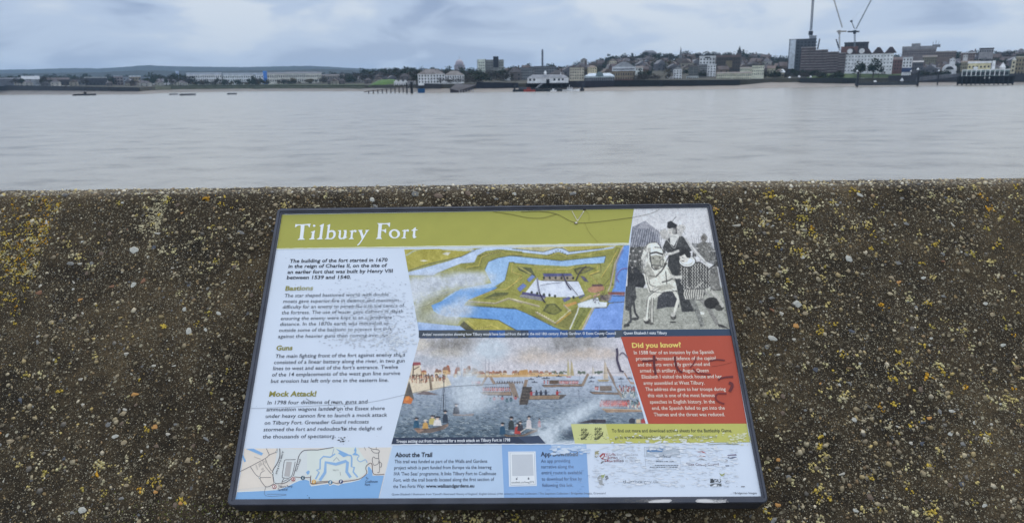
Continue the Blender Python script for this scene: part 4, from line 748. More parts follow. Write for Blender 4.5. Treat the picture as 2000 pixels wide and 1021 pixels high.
e = empty('slipway', at(905, 176, 720)); tag(e, 'dark wooden slipway ramp right of the pale beach below the hotel', 'slipway'); q = lambda x, y, Y: tuple(np.array(at(x, y, Y)) - np.array(e.location))
a, b_ = q(879, 181, 695), q(936, 165, 760); V = [(a[0], a[1], a[2] - 1), (a[0] + 8, a[1], a[2] - 1), (b_[0], b_[1], b_[2] - 2), (b_[0] - 24, b_[1], b_[2] - 1), (a[0], a[1] + 1, a[2] + 3.6), (a[0] + 8, a[1] + 1, a[2] + 1.6), (b_[0], b_[1], b_[2] + .4), (b_[0] - 24, b_[1], b_[2] + 1.0)]
obj('ramp', V, [(3, 2, 1, 0), (4, 5, 6, 7), (0, 1, 5, 4), (1, 2, 6, 5), (2, 3, 7, 6), (3, 0, 4, 7)], wm((52, 48, 54)), e)
for i in range(6): x = a[0] + 9 + i * 2.6; bb = MB(); bb.box(x - .3, x + .3, a[1] - 1, a[1] - .4, -e.location.z - .5, a[2] + 1.6 + i * .25); bb.build('post', wm((150, 146, 150)), e)

def pier(name, label, px0, px1, ydeck, Y, depth, n, col, par_cat='pier', low=178):
    p, rz, w, pm = place(px0, px1, Y, low); p = (p[0], p[1], 0.0); e = empty(name, p, rz); tag(e, label, par_cat); zt = z_at(pm, ydeck, Y)
    b = MB(); b.box(-w / 2, w / 2, 0, depth, zt - 1.0, zt); b.build('deck', wm(col), e)
    for i in range(n):
        for yy in (1.0, depth - 1):
            b = MB(); x = -w / 2 + w * (i + .5) / n; b.bar((x, yy, -2.5), (x, yy, zt - .9), .5, 6); b.build('pile', wm((36, 38, 46)), e)
    b = MB(); b.box(-w / 2 + 1, w / 2 - 1, depth * .5, depth * .5 + .4, 1.2, zt - 1); b.build('bracing', wm((26, 28, 34)), e)
    return e, w, zt, p
# town pier with its long cream house
e, w, zt, p = pier('town_pier', 'dark iron pier on piles carrying the cream pier house', 1027, 1110, 162.5, 735, 14, 9, (44, 46, 54), low=177)
ph, w2, h2, p2 = bld('pier_house', 'long low cream pier house with grey roof and white cupola', 1031, 1109, 152.5, 736, (206, 204, 186), 'pier house', 'hip', (124, 126, 132), 6.5, None, ybase=162.5, d=12)
for i, x in enumerate((-.43, -.33, .16, .27, .36)): win(ph, w2 * x, h2 * .45, w2 * .05, h2 * .42)
g = MB(); g.box(-w2 * .04, w2 * .04, -.2, 2, 0, h2 * .75); g.build('doorway', wm((30, 32, 40)), ph); g = MB(); g.bar((-2.6, 5, h2 + 3), (-2.6, 5, h2 + 5), 1.3, 8); g.bar((-2.6, 5, h2 + 5), (-2.6, 5, h2 + 7.4), 1.6, 8, .1); g.build('cupola', wm((206, 208, 206)), ph); g = MB(); g.bar((13, 5, h2 + 2.5), (13, 5, h2 + 5.4), .5, 6, .2); g.build('vent', wm((190, 190, 188)), ph)
e, w, h, p = simple('pontoon', 'long dark floating pontoon in front of the town pier', 'pontoon', 1003, 1139, 174.5, 177.6, 705, (42, 46, 54), 8); g = MB()
for i in range(16): g.bar((-w / 2 + w * (i + .5) / 16, .3, h), (-w / 2 + w * (i + .5) / 16, .3, h + 1.6), .09, 4)
g.bar((-w / 2, .3, h + 1.6), (w / 2, .3, h + 1.6), .09, 4); g.build('railing', wm((84, 88, 96)), e); g = MB(); g.box(-w * .42, -w * .3, 2, 5, h, h + 2.4); g.build('shelter', wm((78, 84, 92)), e)
dolphin('dark post at the left end of the pier pontoon', 1005, 168, 179, 702, 3.4); dolphin('dark post at the right end of the pier pontoon', 1137, 165, 177, 702, 4)
e = empty('gangway', at(1050, 170, 715)); tag(e, 'dark sloping gangway from town pier down to the pontoon', 'gangway'); q = lambda x, y, Y: tuple(np.array(at(x, y, Y)) - np.array(e.location)); g = MB(); g.bar(q(1047, 173.5, 708), q(1059, 164, 732), .8, 4); g.build('walkway', wm((84, 88, 96)), e); g = MB(); g.bar(q(1047, 171, 708), q(1059, 161.6, 732), .15, 4); g.build('handrail', wm((96, 100, 106)), e)
def hull(e, L, B, H, col, z0=0.0, name='hull'):
    V, F = [], []; n = 12
    for i in range(n + 1):
        t = i / n; x = -L / 2 + L * t; wd = B / 2 * (1 - max(0, (t - .6) / .4) ** 2 * .95) * (.8 + .2 * min(1, t / .15)); sh = H * (1 + .35 * max(0, (t - .5) / .5) ** 2)
        V += [(x, -wd * .8, z0 - .4), (x, -wd, z0 + sh), (x, wd, z0 + sh), (x, wd * .8, z0 - .4)]
    for i in range(n):
        a = i * 4
        for j in range(4): F.append((a + j, a + 4 + j, a + 4 + (j + 1) % 4, a + (j + 1) % 4))
    F += [(0, 1, 2, 3), (4 * n + 3, 4 * n + 2, 4 * n + 1, 4 * n)]; return obj(name, V, F, wm(col, .5), e)
def boat(name, label, px0, px1, ywl, Y, col, H, B, flip=False, cat='boat', group=None):
    d = ray_w((px0 + px1) / 2, ywl); p, rz, w, pm = place(px0, px1, Y, ywl); e = empty(name, (p[0], p[1], 0.0), rz + (math.pi if flip else 0)); tag(e, label, cat, group); hull(e, w, B, H, col); return e, w
e, w = boat('pilot_boat', 'white motor launch moored at the right end of the pontoon', 1099, 1132, 176, 698, (208, 212, 216), 1.6, 4.0); g = MB(); g.box(-w * .22, w * .08, -1.3, 1.3, 1.6, 3.6); g.build('wheelhouse', wm((216, 220, 224)), e); g = MB(); g.box(-w * .2, w * .06, -1.34, 1.34, 2.5, 3.2); g.build('window_band', GLASS, e); g = MB(); g.bar((-w * .1, 0, 3.6), (-w * .1, 0, 6.2), .12, 5); g.bar((-w * .16, 0, 5.2), (-w * .04, 0, 5.2), .08, 4); g.build('mast', wm((176, 180, 186)), e)
e, w = boat('workboat', 'red workboat moored at the left end of the pontoon', 1023, 1045, 177, 698, (150, 60, 54), 1.7, 4.0, True); g = MB(); g.box(-w * .1, w * .25, -1.3, 1.3, 1.7, 3.7); g.build('wheelhouse', wm((160, 76, 68)), e); g = MB(); g.box(-w * .08, w * .23, -1.34, 1.34, 2.6, 3.2); g.build('window_band', GLASS, e); g = MB(); g.bar((0, 0, 3.6), (0, 0, 5.4), .1, 5); g.build('mast', wm((120, 80, 76)), e)
e, w = boat('motor_boat', 'small white boat moored mid pontoon between red boat and launch', 1075, 1087, 176, 698, (206, 208, 210), 1.1, 2.6); g = MB(); g.box(-w * .2, w * .12, -.8, .8, 1.1, 2.5); g.build('cabin', wm((214, 216, 218)), e)
# barges out on the river, left
for px0, px1, yw, c, H, lab in ((137, 182, 187, (56, 58, 66), 1.6, 'dark barge on the open water, leftmost and longest'), (326, 344, 185.8, (140, 142, 150), 1.2, 'small pale barge left of its longer grey neighbour'), (347, 378, 186.8, (104, 106, 114), 1.5, 'flat grey barge right of the small pale barge'), (440, 459, 185, (104, 108, 118), 1.2, 'small grey barge, rightmost of those on open water')):
    Y = shore_Y((px0 + px1) / 2, yw); e, w = boat('barge', lab, px0, px1, yw, Y, c, H, 6, cat='barge', group='barges moored out on the river'); g = MB(); g.box(-w * .42, w * .36, -2.2, 2.2, H, H + .35); g.build('hatch_cover', wm(tuple(int(v * .8) for v in c)), e)
    if px0 == 137: g = MB(); g.box(-w * .02, w * .1, -1.2, 1.2, H, H + 2.6); g.bar((w * .04, 0, H + 2.5), (w * .04, 0, H + 4.6), .12, 5); g.build('wheelhouse', wm((64, 60, 60)), e)
e, w = boat('ship', 'long white hull moored at the far left wharf', 84, 132, 177, 1215, (176, 182, 184), 4.2, 7, cat='ship'); e.location.z = z_at(108, 174.5, 1215); g = MB(); g.box(-w * .4, w * .3, -2.6, 2.6, 4.2, 5.4); g.build('superstructure', wm((190, 194, 196)), e); g = MB(); g.box(-w * .38, w * .28, -2.65, 2.65, 4.5, 5.0); g.build('window_band', GLASS, e)
dolphin('thin pale post at the end of the left wharf', 284, 172, 180, 1150, 2, (130, 130, 136))

# right: second pier, its gangway and pontoon
e, w, h, p = simple('pontoon', 'dark floating pontoon with white hoods right of the lawn', 'pontoon', 1672, 1790, 161.5, 165.8, 750, (58, 64, 70), 9); g = MB()
for i in range(14): g.bar((-w / 2 + w * (i + .5) / 14, .3, h), (-w / 2 + w * (i + .5) / 14, .3, h + 1.7), .1, 4)
g.bar((-w / 2, .3, h + 1.7), (w / 2, .3, h + 1.7), .1, 4); g.build('railing', wm((96, 102, 108)), e)
dolphin('tall dark pile with white cone at the left end of the right pontoon', 1674, 142, 167, 748, 4.5); dolphin('tall dark pile at the right end of the right pontoon', 1792, 139, 166, 748, 4); dolphin('thin dark pile under the right gangway', 1831, 142, 164, 765, 2)
def hood(label, px, y0, y1, Y, w):
    e = empty('marker_hood', at(px, y1, Y)); tag(e, label, 'marker', 'white pointed markers around the right pier'); r = w / FPX * Y / 2; H = z_at(px, y0, Y) - e.location.z; b = MB(); b.bar((0, 0, H * .35), (0, 0, H), r, 8, .05); b.build('cone', wm((206, 210, 214)), e); b = MB(); b.bar((0, 0, -.3), (0, 0, H * .36), r * .45, 6); b.build('stem', wm((120, 124, 130)), e)
for px, y0, y1, Y, w_, lab in ((1674, 136.5, 142, 748, 5, 'white cone on the tall pile left of the right pontoon'), (1792.5, 132, 139, 748, 5.5, 'white cone on the tall pile at the right end of the pontoon'), (1761, 152.5, 161.5, 755, 7, 'larger white pointed hood standing on the right pontoon'), (1709, 157, 161.5, 755, 7, 'low white hood on the middle of the right pontoon'), (1779, 137, 141.5, 800, 4, 'small white cone left of the tall pile before the dark terrace'), (1833.5, 136, 140.5, 800, 4, 'small white cone above the thin pile by the arched hall'), (1560.5, 147, 153, 850, 6, 'white pointed marker on the wall left of the lawn'), (1583, 147.5, 153, 850, 5, 'white pointed marker on the left part of the lawn wall'), (1542, 149.5, 154, 855, 6, 'low pale marker by the beach left of the lawn')): hood(lab, px, y0, y1, Y, w_)
e = empty('parasol', at(1528, 143, 880)); tag(e, 'white dome shaped canopy beside the round fronted tan house', 'canopy'); g = MB(); H = z_at(1528, 135, 880) - e.location.z
for j in range(3): g.bar((0, 0, H * (.1 + .3 * j)), (0, 0, H * (.4 + .3 * j)), 3.4 * math.cos(j * .5), 10, 3.4 * math.cos(j * .5 + .5))
g.build('canopy', wm((196, 202, 212)), e); g = MB(); g.bar((0, 0, -4), (0, 0, H * .2), .2, 6); g.build('pole', wm((120, 124, 128)), e)
e = empty('gangway', at(1830, 152, 780)); tag(e, 'long grey gangway sloping from the right pontoon up to second pier', 'gangway'); q = lambda x, y, Y: tuple(np.array(at(x, y, Y)) - np.array(e.location)); a, b_ = np.array(q(1792, 156, 750)), np.array(q(1882, 146, 790))
V = [];
for k in (a, b_): V += [tuple(k + d) for d in ((0, 0, -1.6), (0, 3, -1.6), (0, 3, 1.6), (0, 0, 1.6))]
obj('walkway', V, [(0, 1, 2, 3), (7, 6, 5, 4), (0, 4, 5, 1), (1, 5, 6, 2), (2, 6, 7, 3), (3, 7, 4, 0)], wm((84, 86, 94)), e)
g = MB()
for i in range(9): t = i / 8; k = a * (1 - t) + b_ * t; g.bar(tuple(k + [0, -.2, -1.5]), tuple(k + [0, -.2, 2.4]), .12, 4)
g.bar(tuple(a + [0, -.2, 2.4]), tuple(b_ + [0, -.2, 2.4]), .12, 4); g.build('railing', wm((112, 114, 122)), e)
e, w, zt, p = pier('royal_pier', None, 1868, 1982, 148.5, 772, 16, 13, (34, 36, 42), low=163); e.name = 'second_pier'; tag(e, 'black pier on piles at the right with white green deck buildings', 'pier')
ph, w2, h2, p2 = bld('pier_gallery', 'white and green glazed gallery on the deck of the second pier', 1879, 1968, 137.5, 773, (112, 136, 130), 'pier building', 'flat', (186, 194, 192), 1.6, None, ybase=148.5, d=12)
for i in range(10):
    x = -w2 / 2 + w2 * (i + .5) / 10; win(ph, x, h2 * .12, w2 * .078, h2 * .62)
    g = MB(); g.box(x - w2 * .05 - .35, x - w2 * .05 + .35, -.5, .3, 0 if i not in (5, 6) else -3, h2); g.build('post', wm((196, 200, 196)), ph)
ph2, w3, h3, p3 = bld('pier_pavilion', 'pale yellow pavilion with white flat canopy above the glazed gallery', 1888, 1931, 124, 784, (170, 160, 116), 'pavilion', 'flat', (202, 202, 196), 3.6, (6, 1, .5, .5, 135, 127), ybase=138.5, d=10); extra(ph2, 'corner_post', 1926, 1932, 119, 140, 812, p3, ph2.rotation_euler.z, (196, 196, 188), -.6, 2); extra(ph2, 'white_booth', 1901, 1909, 131, 138, 784, p3, ph2.rotation_euler.z, (196, 196, 192), -1, 1)
e = empty('cupola', at(1960, 137, 778)); tag(e, 'white cone topped lantern at the right end of the second pier', 'cupola'); H = z_at(1960, 122, 778) - e.location.z; g = MB(); g.bar((0, 2, -.4), (0, 2, H * .35), 2.6, 8); g.build('drum', wm((196, 200, 200)), e); g = MB(); g.bar((0, 2, H * .35), (0, 2, H), 3.0, 8, .1); g.build('cone', wm((206, 208, 208)), e)
# ------------------------------------------------------------------ the information board
board = empty('information_board'); board.matrix_world = BM
tag(board, 'tilted landscape information board in dark frame fixed to the wall, worn and scribbled on', 'information board')
FRAME = mat('frame_powder_coat', tuple(slin((70, 72, 81))), rough=0.5, spec=0.4, vary=0.25, vscale=25, bump=0.12, bscale=500)
INKM = mat('printed_ink', attr='ink', rough=0.42, spec=0.35, vary=0.035, vscale=30)
ENAM = mat('sheet_white', tuple(ink((199, 212, 232))), rough=0.40, spec=0.35, vary=0.04, vscale=9)

def ring(q, r, n=4):
    """rounded corners: list of 4 lists of points, board plane"""
    q = [np.array(P(*c)) for c in q]; out = []
    for i in range(4):
        p, a, b = q[i], q[i - 1], q[(i + 1) % 4]; da, db = nrm(a - p), nrm(b - p)
        out.append([(1 - t) ** 2 * (p + da * r) + 2 * t * (1 - t) * p + t * t * (p + db * r) for t in np.linspace(0, 1, 2 * n + 1)])
    return out
rO, rO2 = ring(OUT, 0.010), None
ctr = np.array(P(970, 690))
def inset(rg, d):
    return [[p + nrm(np.sign(ctr - p) * 1.0) * d * 1.2 for p in c] for c in rg]
rC = inset(rO, 0.0016); rI = ring(INN, 0.0015); rB = inset(rI, -0.0006)
lay = [(rO, -0.041), (rO, 0.0040), (rC, 0.0062), (inset(rI, -0.0045), 0.0062), (inset(rI, -0.0042), 0.0038), (rI, 0.0034), (rI, -0.001)]
for s in range(4):
    pts, h = [], 4
    for rg, z in lay:
        line = rg[s][h:] + rg[(s + 1) % 4][:h + 1]; pts.append([(p[0], p[1], z) for p in line])
    k = len(pts[0]); v = [p for l in pts for p in l]; f = []
    for a in range(len(pts) - 1):
        for b in range(k - 1): f.append((a * k + b, (a + 1) * k + b, (a + 1) * k + b + 1, a * k + b + 1))
    f += [tuple(a * k for a in range(len(pts)))[::-1], tuple(a * k + k - 1 for a in range(len(pts)))]
    rail = obj('frame_rail', v, f, FRAME, board)
    if s == 2: rail['label'] = 'bottom rail smeared with white paint'; bottom_rail = rail
bk = MB(); i0, i1 = P(560, 440), P(1440, 955); bk.box(i0[0], P(1370, 440)[0], i1[1], i0[1], -0.0455, -0.004); bk.build('backing_tray', FRAME, board)
pv = [(*P(*c), 0.0) for c in INN]; panel = obj('printed_panel', pv + [(a, b, -0.004) for a, b, _ in pv], [(3, 2, 1, 0), (0, 1, 5, 4), (1, 2, 6, 5), (2, 3, 7, 6), (3, 0, 4, 7)], ENAM, board)

LZ = 0.00012                                              # one printed layer
def quads(name, polys, parent=None, z=1, m=None):
    """flat print: list of (pixels, colour[, layer]) joined in one mesh"""
    V, F, C = [], [], []
    for i, pl in enumerate(polys):
        pts, c = pl[0], pl[1]; zz = (pl[2] if len(pl) > 2 else z) * LZ + (i % 40) * 4e-7
        b = Pn(pts); k = len(V); V += [(p[0], p[1], zz) for p in b]
        if len(pts) <= 4: F.append(tuple(range(k, k + len(pts))))
        else:
            F += [tuple(k + j for j in t) for t in tessellate_polygon([[Vector((p[0], p[1], 0)) for p in b]])]
        C += [ink(c)] * len(pts)
    # every face must look up
    F2 = []
    for f in F:
        a, b, c = (np.array(V[f[0]][:2]), np.array(V[f[1]][:2]), np.array(V[f[2]][:2])); ab, ac = b - a, c - a
        F2.append(f if ab[0] * ac[1] - ab[1] * ac[0] > 0 else f[::-1])
    return obj(name, V, F2, m or INKM, parent or panel, np.array(C))
def stroke(pts, w, w1=None, n=0):
    """a brush or pen line as a pixel outline; w: width in pixels"""
    p = np.array(pts, float)
    if n:
        p = smooth_line(p, n)
    d = np.gradient(p, axis=0); d /= np.maximum(np.linalg.norm(d, axis=1, keepdims=True), 1e-6); s = np.c_[-d[:, 1], d[:, 0]]
    t = np.linspace(0, 1, len(p))[:, None]; ww = w + ((w if w1 is None else w1) - w) * t
    return np.r_[p + s * ww / 2, (p - s * ww / 2)[::-1]]
def smooth_line(p, n=6):
    p = np.array(p, float); q = np.r_[p[:1], p, p[-1:]]; out = []
    for i in range(1, len(q) - 2):
        a, b, c, d = q[i - 1:i + 3]
        for t in np.linspace(0, 1, n, endpoint=False):
            out.append(0.5 * (2 * b + (c - a) * t + (2 * a - 5 * b + 4 * c - d) * t * t + (3 * b - a - 3 * c + d) * t ** 3))
    return np.array(out + [p[-1]])
def sline(pts, w, w1=None, n=6):
    """stroke as a list of small quads, safe for bends"""
    o = stroke(pts, w, w1, n); k = len(o) // 2
    return [[o[i], o[i + 1], o[2 * k - 2 - i], o[2 * k - 1 - i]] for i in range(k - 1)]
def dot(x, y, r, ry=None, n=10):
    ry = r if ry is None else ry
    return [(x + r * math.cos(t), y + ry * math.sin(t)) for t in np.linspace(0, math.tau, n, endpoint=False)]
def Z(ox, oy, s, pts):
    return [(ox + a / s, oy + b / s) for a, b in pts]

# ---- text, set line by line where it stands
_tc = bpy.data.curves.new('setting', 'FONT'); _to = bpy.data.objects.new('setting', _tc); COL.objects.link(_to)
def glyphs(s, bold=0.0):
    _tc.body = s; _tc.resolution_u = 2; _tc.offset = bold; _tc.size = 1.0
    dg = bpy.context.evaluated_depsgraph_get(); dg.update(); e = _to.evaluated_get(dg); me = e.to_mesh(); me.calc_loop_triangles()
    v = np.zeros(len(me.vertices) * 3); me.vertices.foreach_get('co', v); v = v.reshape(-1, 3)[:, :2].copy()
    f = np.zeros(len(me.loop_triangles) * 3, int); me.loop_triangles.foreach_get('vertices', f); f = f.reshape(-1, 3).copy(); e.to_mesh_clear(); return v, f
CAPH = glyphs('H')[0][:, 1].max()
def text(name, lines, z=6, parent=None):
    """lines: (text, (x0,y0), (x1,y1), cap height px, colour, bold[, colour at the end, slant])"""
    VV, FF, CC = [], [], []; k = 0
    for L in lines:
        s, a, b, cap, col, bold = L[:6]; col2 = L[6] if len(L) > 6 and L[6] is not None else col; slant = L[7] if len(L) > 7 else 0.0
        v, f = glyphs(s, bold)
        if not len(v): continue
        pa, pb = P(*a), P(*b); up = P(a[0], a[1] - cap); h = np.linalg.norm(np.array(up) - pa) * 0.985
        d = np.array(pb) - pa; ln = np.linalg.norm(d); d /= ln; nn = np.array([-d[1], d[0]])
        x0, x1 = v[:, 0].min(), v[:, 0].max(); t = (v[:, 0] - x0) / (x1 - x0); yy = v[:, 1] / CAPH * h
        w = np.array(pa)[None] + d[None] * (t * ln + yy * slant)[:, None] + nn[None] * yy[:, None]
        VV.append(np.c_[w, np.full(len(w), z * LZ)]); FF.append(f + k); k += len(w)
        CC.append(ink(col)[None] * (1 - t[:, None]) + ink(col2)[None] * t[:, None])
    return obj_np(name, np.vstack(VV), np.vstack(FF), INKM, parent or panel, np.vstack(CC))

# ---- coloured fields of the sheet
GREEN = (155, 156, 72); RED = (166, 72, 52); OLIVE = (176, 176, 92); WHITE = (206, 218, 236); NAVY = (34, 48, 74)
quads('title_band', [([(551, 419.5), (1238, 408.2), (1228, 474.8), (540.5, 485.5)], GREEN),
                     ([(540.5, 485.5), (1228, 474.8), (1227.5, 477.6), (540, 487.0)], (214, 222, 205))], z=2)
quads('fact_field', [([(1212.5, 657.5), (1428.5, 655.2), (1458.5, 826.8), (1266.5, 827.5)], RED)], z=4)
quads('game_strip', [([(1115, 827.5), (1458.5, 826.5), (1464.5, 863.0), (1130, 866.0)], (178, 180, 98)), ([(1115, 827.6), (1183, 827.4), (1192, 865.3), (1123, 866.0)], (190, 195, 135))], z=4)
quads('trail_field', [([(768, 866), (1145, 866.5), (1151.0, 970.2), (741, 972.6)], (172, 195, 224)), ([(980, 867.5), (1145, 867.2), (1151.0, 970.2), (984.5, 971.2)], (128, 165, 214)),
                      ([(1075, 867), (1145, 866.8), (1146, 880), (1078, 874)], (160, 186, 220))], z=2)
# ------------------------------------------------------------------ printed pictures, drawn dot by dot
class Canvas:
    """a small drawing surface; coordinates are the photograph's pixels, S samples each"""
    S = 2
    def __init__(s, x0, y0, x1, y1, c):
        s.x0, s.y0 = x0, y0; s.w, s.h = int((x1 - x0) * s.S), int((y1 - y0) * s.S); s.a = np.zeros((s.h, s.w, 3)); s.a[:] = c
        yy, xx = np.mgrid[0:s.h, 0:s.w]; s.X = x0 + (xx + .5) / s.S; s.Y = y0 + (yy + .5) / s.S
    def poly(s, pts, c, al=1.0, grain=0.0):
        p = np.asarray(pts, float); ax, ay = p[:, 0].min(), p[:, 1].min(); bx, by = p[:, 0].max(), p[:, 1].max()
        i0, i1 = max(0, int((ay - s.y0) * s.S)), min(s.h, int((by - s.y0) * s.S) + 2); j0, j1 = max(0, int((ax - s.x0) * s.S)), min(s.w, int((bx - s.x0) * s.S) + 2)
        if i1 <= i0 or j1 <= j0: return s
        X, Y = s.X[i0:i1, j0:j1], s.Y[i0:i1, j0:j1]; m = np.zeros(X.shape, bool); n = len(p)
        for i in range(n):
            (xa, ya), (xb, yb) = p[i], p[(i + 1) % n]
            if ya == yb: continue
            m ^= ((ya > Y) != (yb > Y)) & (X < (xb - xa) * (Y - ya) / (yb - ya) + xa)
        col = np.asarray(c, float)[None]
        if grain: col = col + rng.normal(0, grain, (int(m.sum()), 1))
        s.a[i0:i1, j0:j1][m] = s.a[i0:i1, j0:j1][m] * (1 - al) + col * al; return s
    def line(s, pts, w, c, al=1.0, w1=None, n=0):
        p = np.array(pts, float); p = smooth_line(p, n) if n else p
        w1 = w if w1 is None else w1
        for i in range(len(p) - 1):
            a, b = p[i], p[i + 1]; d = b - a; L = np.hypot(*d)
            if L < 1e-6: continue
            t0, t1 = i / (len(p) - 1), (i + 1) / (len(p) - 1); h = np.array([-d[1], d[0]]) / L * 0.5
            s.poly([a + h * (w + (w1 - w) * t0), b + h * (w + (w1 - w) * t1), b - h * (w + (w1 - w) * t1), a - h * (w + (w1 - w) * t0)], c, al)
        return s
    def dots(s, x, y, r, c, al=1.0, ry=None):
        for a, b in zip(np.atleast_1d(x), np.atleast_1d(y)): s.poly(dot(a, b, r, ry, 8), c, al)
        return s
    def soft(s, x, y, rx, ry, c, al=1.0, rough=0.0, ang=0.0):
        """soft-edged patch"""
        dx, dy = s.X - x, s.Y - y; ca, sa = math.cos(ang), math.sin(ang); u, v = dx * ca + dy * sa, -dx * sa + dy * ca
        d = np.exp(-((u / rx) ** 2 + (v / ry) ** 2) ** 1.6)
        if rough: d = np.clip(d * (1 + rough * s.noise(9) + rough * 0.7 * s.noise(3)), 0, 1)
        k = np.clip(d * al, 0, 1)[..., None]; s.a = s.a * (1 - k) + np.asarray(c, float) * k; return s
    def noise(s, cell):
        gh, gw = int(s.h / s.S / cell) + 3, int(s.w / s.S / cell) + 3; g = rng.normal(0, 1, (gh, gw))
        y, x = np.arange(s.h) / s.S / cell, np.arange(s.w) / s.S / cell; i, j = y.astype(int), x.astype(int); fy, fx = (y - i)[:, None], (x - j)[None]
        fy, fx = fy * fy * (3 - 2 * fy), fx * fx * (3 - 2 * fx)
        return (g[i][:, j] * (1 - fx) + g[i][:, j + 1] * fx) * (1 - fy) + (g[i + 1][:, j] * (1 - fx) + g[i + 1][:, j + 1] * fx) * fy
    def grain(s, amp, cell=0.8, mask=None):
        n = s.noise(cell)[..., None] * amp; s.a = s.a + (n if mask is None else n * mask[..., None]); return s
    def put(s, name, quad, z=2, step=1.0):
        """lay the drawing on the sheet inside the four-sided field quad (TL TR BR BL)"""
        q = np.array(quad, float); nx = int(max(np.linalg.norm(q[1] - q[0]), np.linalg.norm(q[2] - q[3])) / step); ny = int(max(np.linalg.norm(q[3] - q[0]), np.linalg.norm(q[2] - q[1])) / step)
        v, u = np.mgrid[0:ny + 1, 0:nx + 1]; u = (u / nx).ravel()[:, None]; v = (v / ny).ravel()[:, None]
        px = (q[0] * (1 - u) + q[1] * u) * (1 - v) + (q[3] * (1 - u) + q[2] * u) * v
        b = s.a.clip(0, 255); pad = np.pad(b, ((1, 1), (1, 1), (0, 0)), 'edge'); b = sum(pad[i:i + s.h, j:j + s.w] for i in (0, 1, 2) for j in (0, 1, 2)) / 9
        jx = np.clip(((px[:, 0] - s.x0) * s.S - .5), 0, s.w - 1.001); iy = np.clip(((px[:, 1] - s.y0) * s.S - .5), 0, s.h - 1.001)
        i, j = iy.astype(int), jx.astype(int); fy, fx = (iy - i)[:, None], (jx - j)[:, None]
        c = (b[i, j] * (1 - fx) + b[i, j + 1] * fx) * (1 - fy) + (b[i + 1, j] * (1 - fx) + b[i + 1, j + 1] * fx) * fy
        w = Pn(px); k = nx + 1; ii, jj = np.mgrid[0:ny, 0:nx]; a = (ii * k + jj).ravel()
        return obj_np(name, np.c_[w, np.full(len(w), z * LZ)], np.c_[a, a + k, a + k + 1, a + 1], INKM, panel, ink(c))

# ---- the fort seen from the air
K = Canvas(783, 474, 1236, 666, (150, 150, 72))
A_ = lambda p: Z(780, 475, 8.3333, p)
B_ = lambda p: Z(1000, 475, 8.3333, p)
C_ = lambda p: Z(780, 560, 8.3333, p)
D_2 = lambda p: Z(1000, 560, 8.3333, p)
BLUE1, BLUE2, BLUE3 = (176, 198, 232), (144, 184, 230), (96, 152, 222); GR, GRD, GRL = (140, 140, 60), (92, 96, 48), (168, 160, 66); OUTL = (72, 74, 56)
K.poly(A_([(0, 60), (1250, 60), (1240, 110), (1000, 220), (500, 330), (140, 450), (0, 500)]), (168, 160, 62), grain=10)
K.poly(A_([(640, 80), (1150, 70), (1240, 110), (1080, 130), (880, 120), (700, 110)]), (188, 200, 216), 0.8); K.poly(A_([(330, 285), (400, 270), (470, 285), (400, 300)]), (215, 215, 205)); K.poly(A_([(690, 175), (760, 145), (840, 145), (790, 200)]), (195, 195, 180))
K.poly(A_([(100, 190), (240, 110), (420, 90), (250, 130), (120, 210)]), (170, 185, 190), 0.7)
K.poly(B_([(0, 50), (1700, 20), (1680, 60), (1500, 80), (930, 140), (820, 80), (720, 75), (510, 140), (0, 90)]), (190, 185, 140), grain=8); K.poly(B_([(830, 55), (1650, 30), (1500, 80), (950, 140), (880, 90)]), (172, 164, 78), grain=6)
outer = A_([(140, 470), (400, 400), (800, 290), (1050, 200), (1200, 110), (1400, 70), (1620, 60)]) + B_([(0, 75), (510, 140), (720, 80), (820, 85), (930, 140), (1500, 80), (1680, 55), (1640, 85), (900, 185), (760, 140), (560, 190), (0, 130)]) + A_([(1800, 120), (1600, 100), (1400, 130), (1270, 200), (1220, 310), (1000, 330), (820, 400), (620, 480), (560, 520), (140, 520)])
K.poly(outer, BLUE1); K.line(outer, 0.5, (110, 125, 150), 0.7)
K.poly(A_([(990, 330), (1220, 320), (1270, 200), (1420, 125), (1650, 100), (2000, 135), (2000, 200), (1800, 200), (1600, 240), (1450, 300), (1390, 430), (1100, 430), (1000, 400)]), GR, grain=6)
K.poly(B_([(0, 135), (560, 195), (740, 145), (900, 190), (1640, 90), (1720, 60), (1700, 200), (1530, 205), (800, 280), (0, 205)]), GR, grain=6)
K.line(A_([(1090, 410), (1110, 380), (1290, 365), (1335, 220), (1480, 165), (1650, 125), (1720, 160), (2000, 190)]), 1.1, (200, 182, 78)); K.line(A_([(1100, 418), (1310, 380), (1350, 240), (1490, 180), (1660, 140)]), 0.5, OUTL)
K.line(B_([(0, 165), (590, 230), (740, 160), (890, 220), (1060, 190), (1230, 195), (1400, 135), (1640, 95)]), 1.0, (205, 186, 82)); K.line(B_([(0, 172), (590, 238), (740, 172), (890, 228), (1060, 198)]), 0.5, OUTL)
for i in range(14): K.dots(*[np.array(v) for v in zip(*A_([(1300 + i * 28, 205 - i * 7 + 6 * (i % 2))]))], 1.2, (70, 66, 40), ry=0.9)
for i in range(9): K.dots(*[np.array(v) for v in zip(*B_([(600 + i * 38, 200 - 22 * min(i, 4) + 20 * max(0, i - 4))]))], 1.3, (64, 62, 40), ry=0.8)
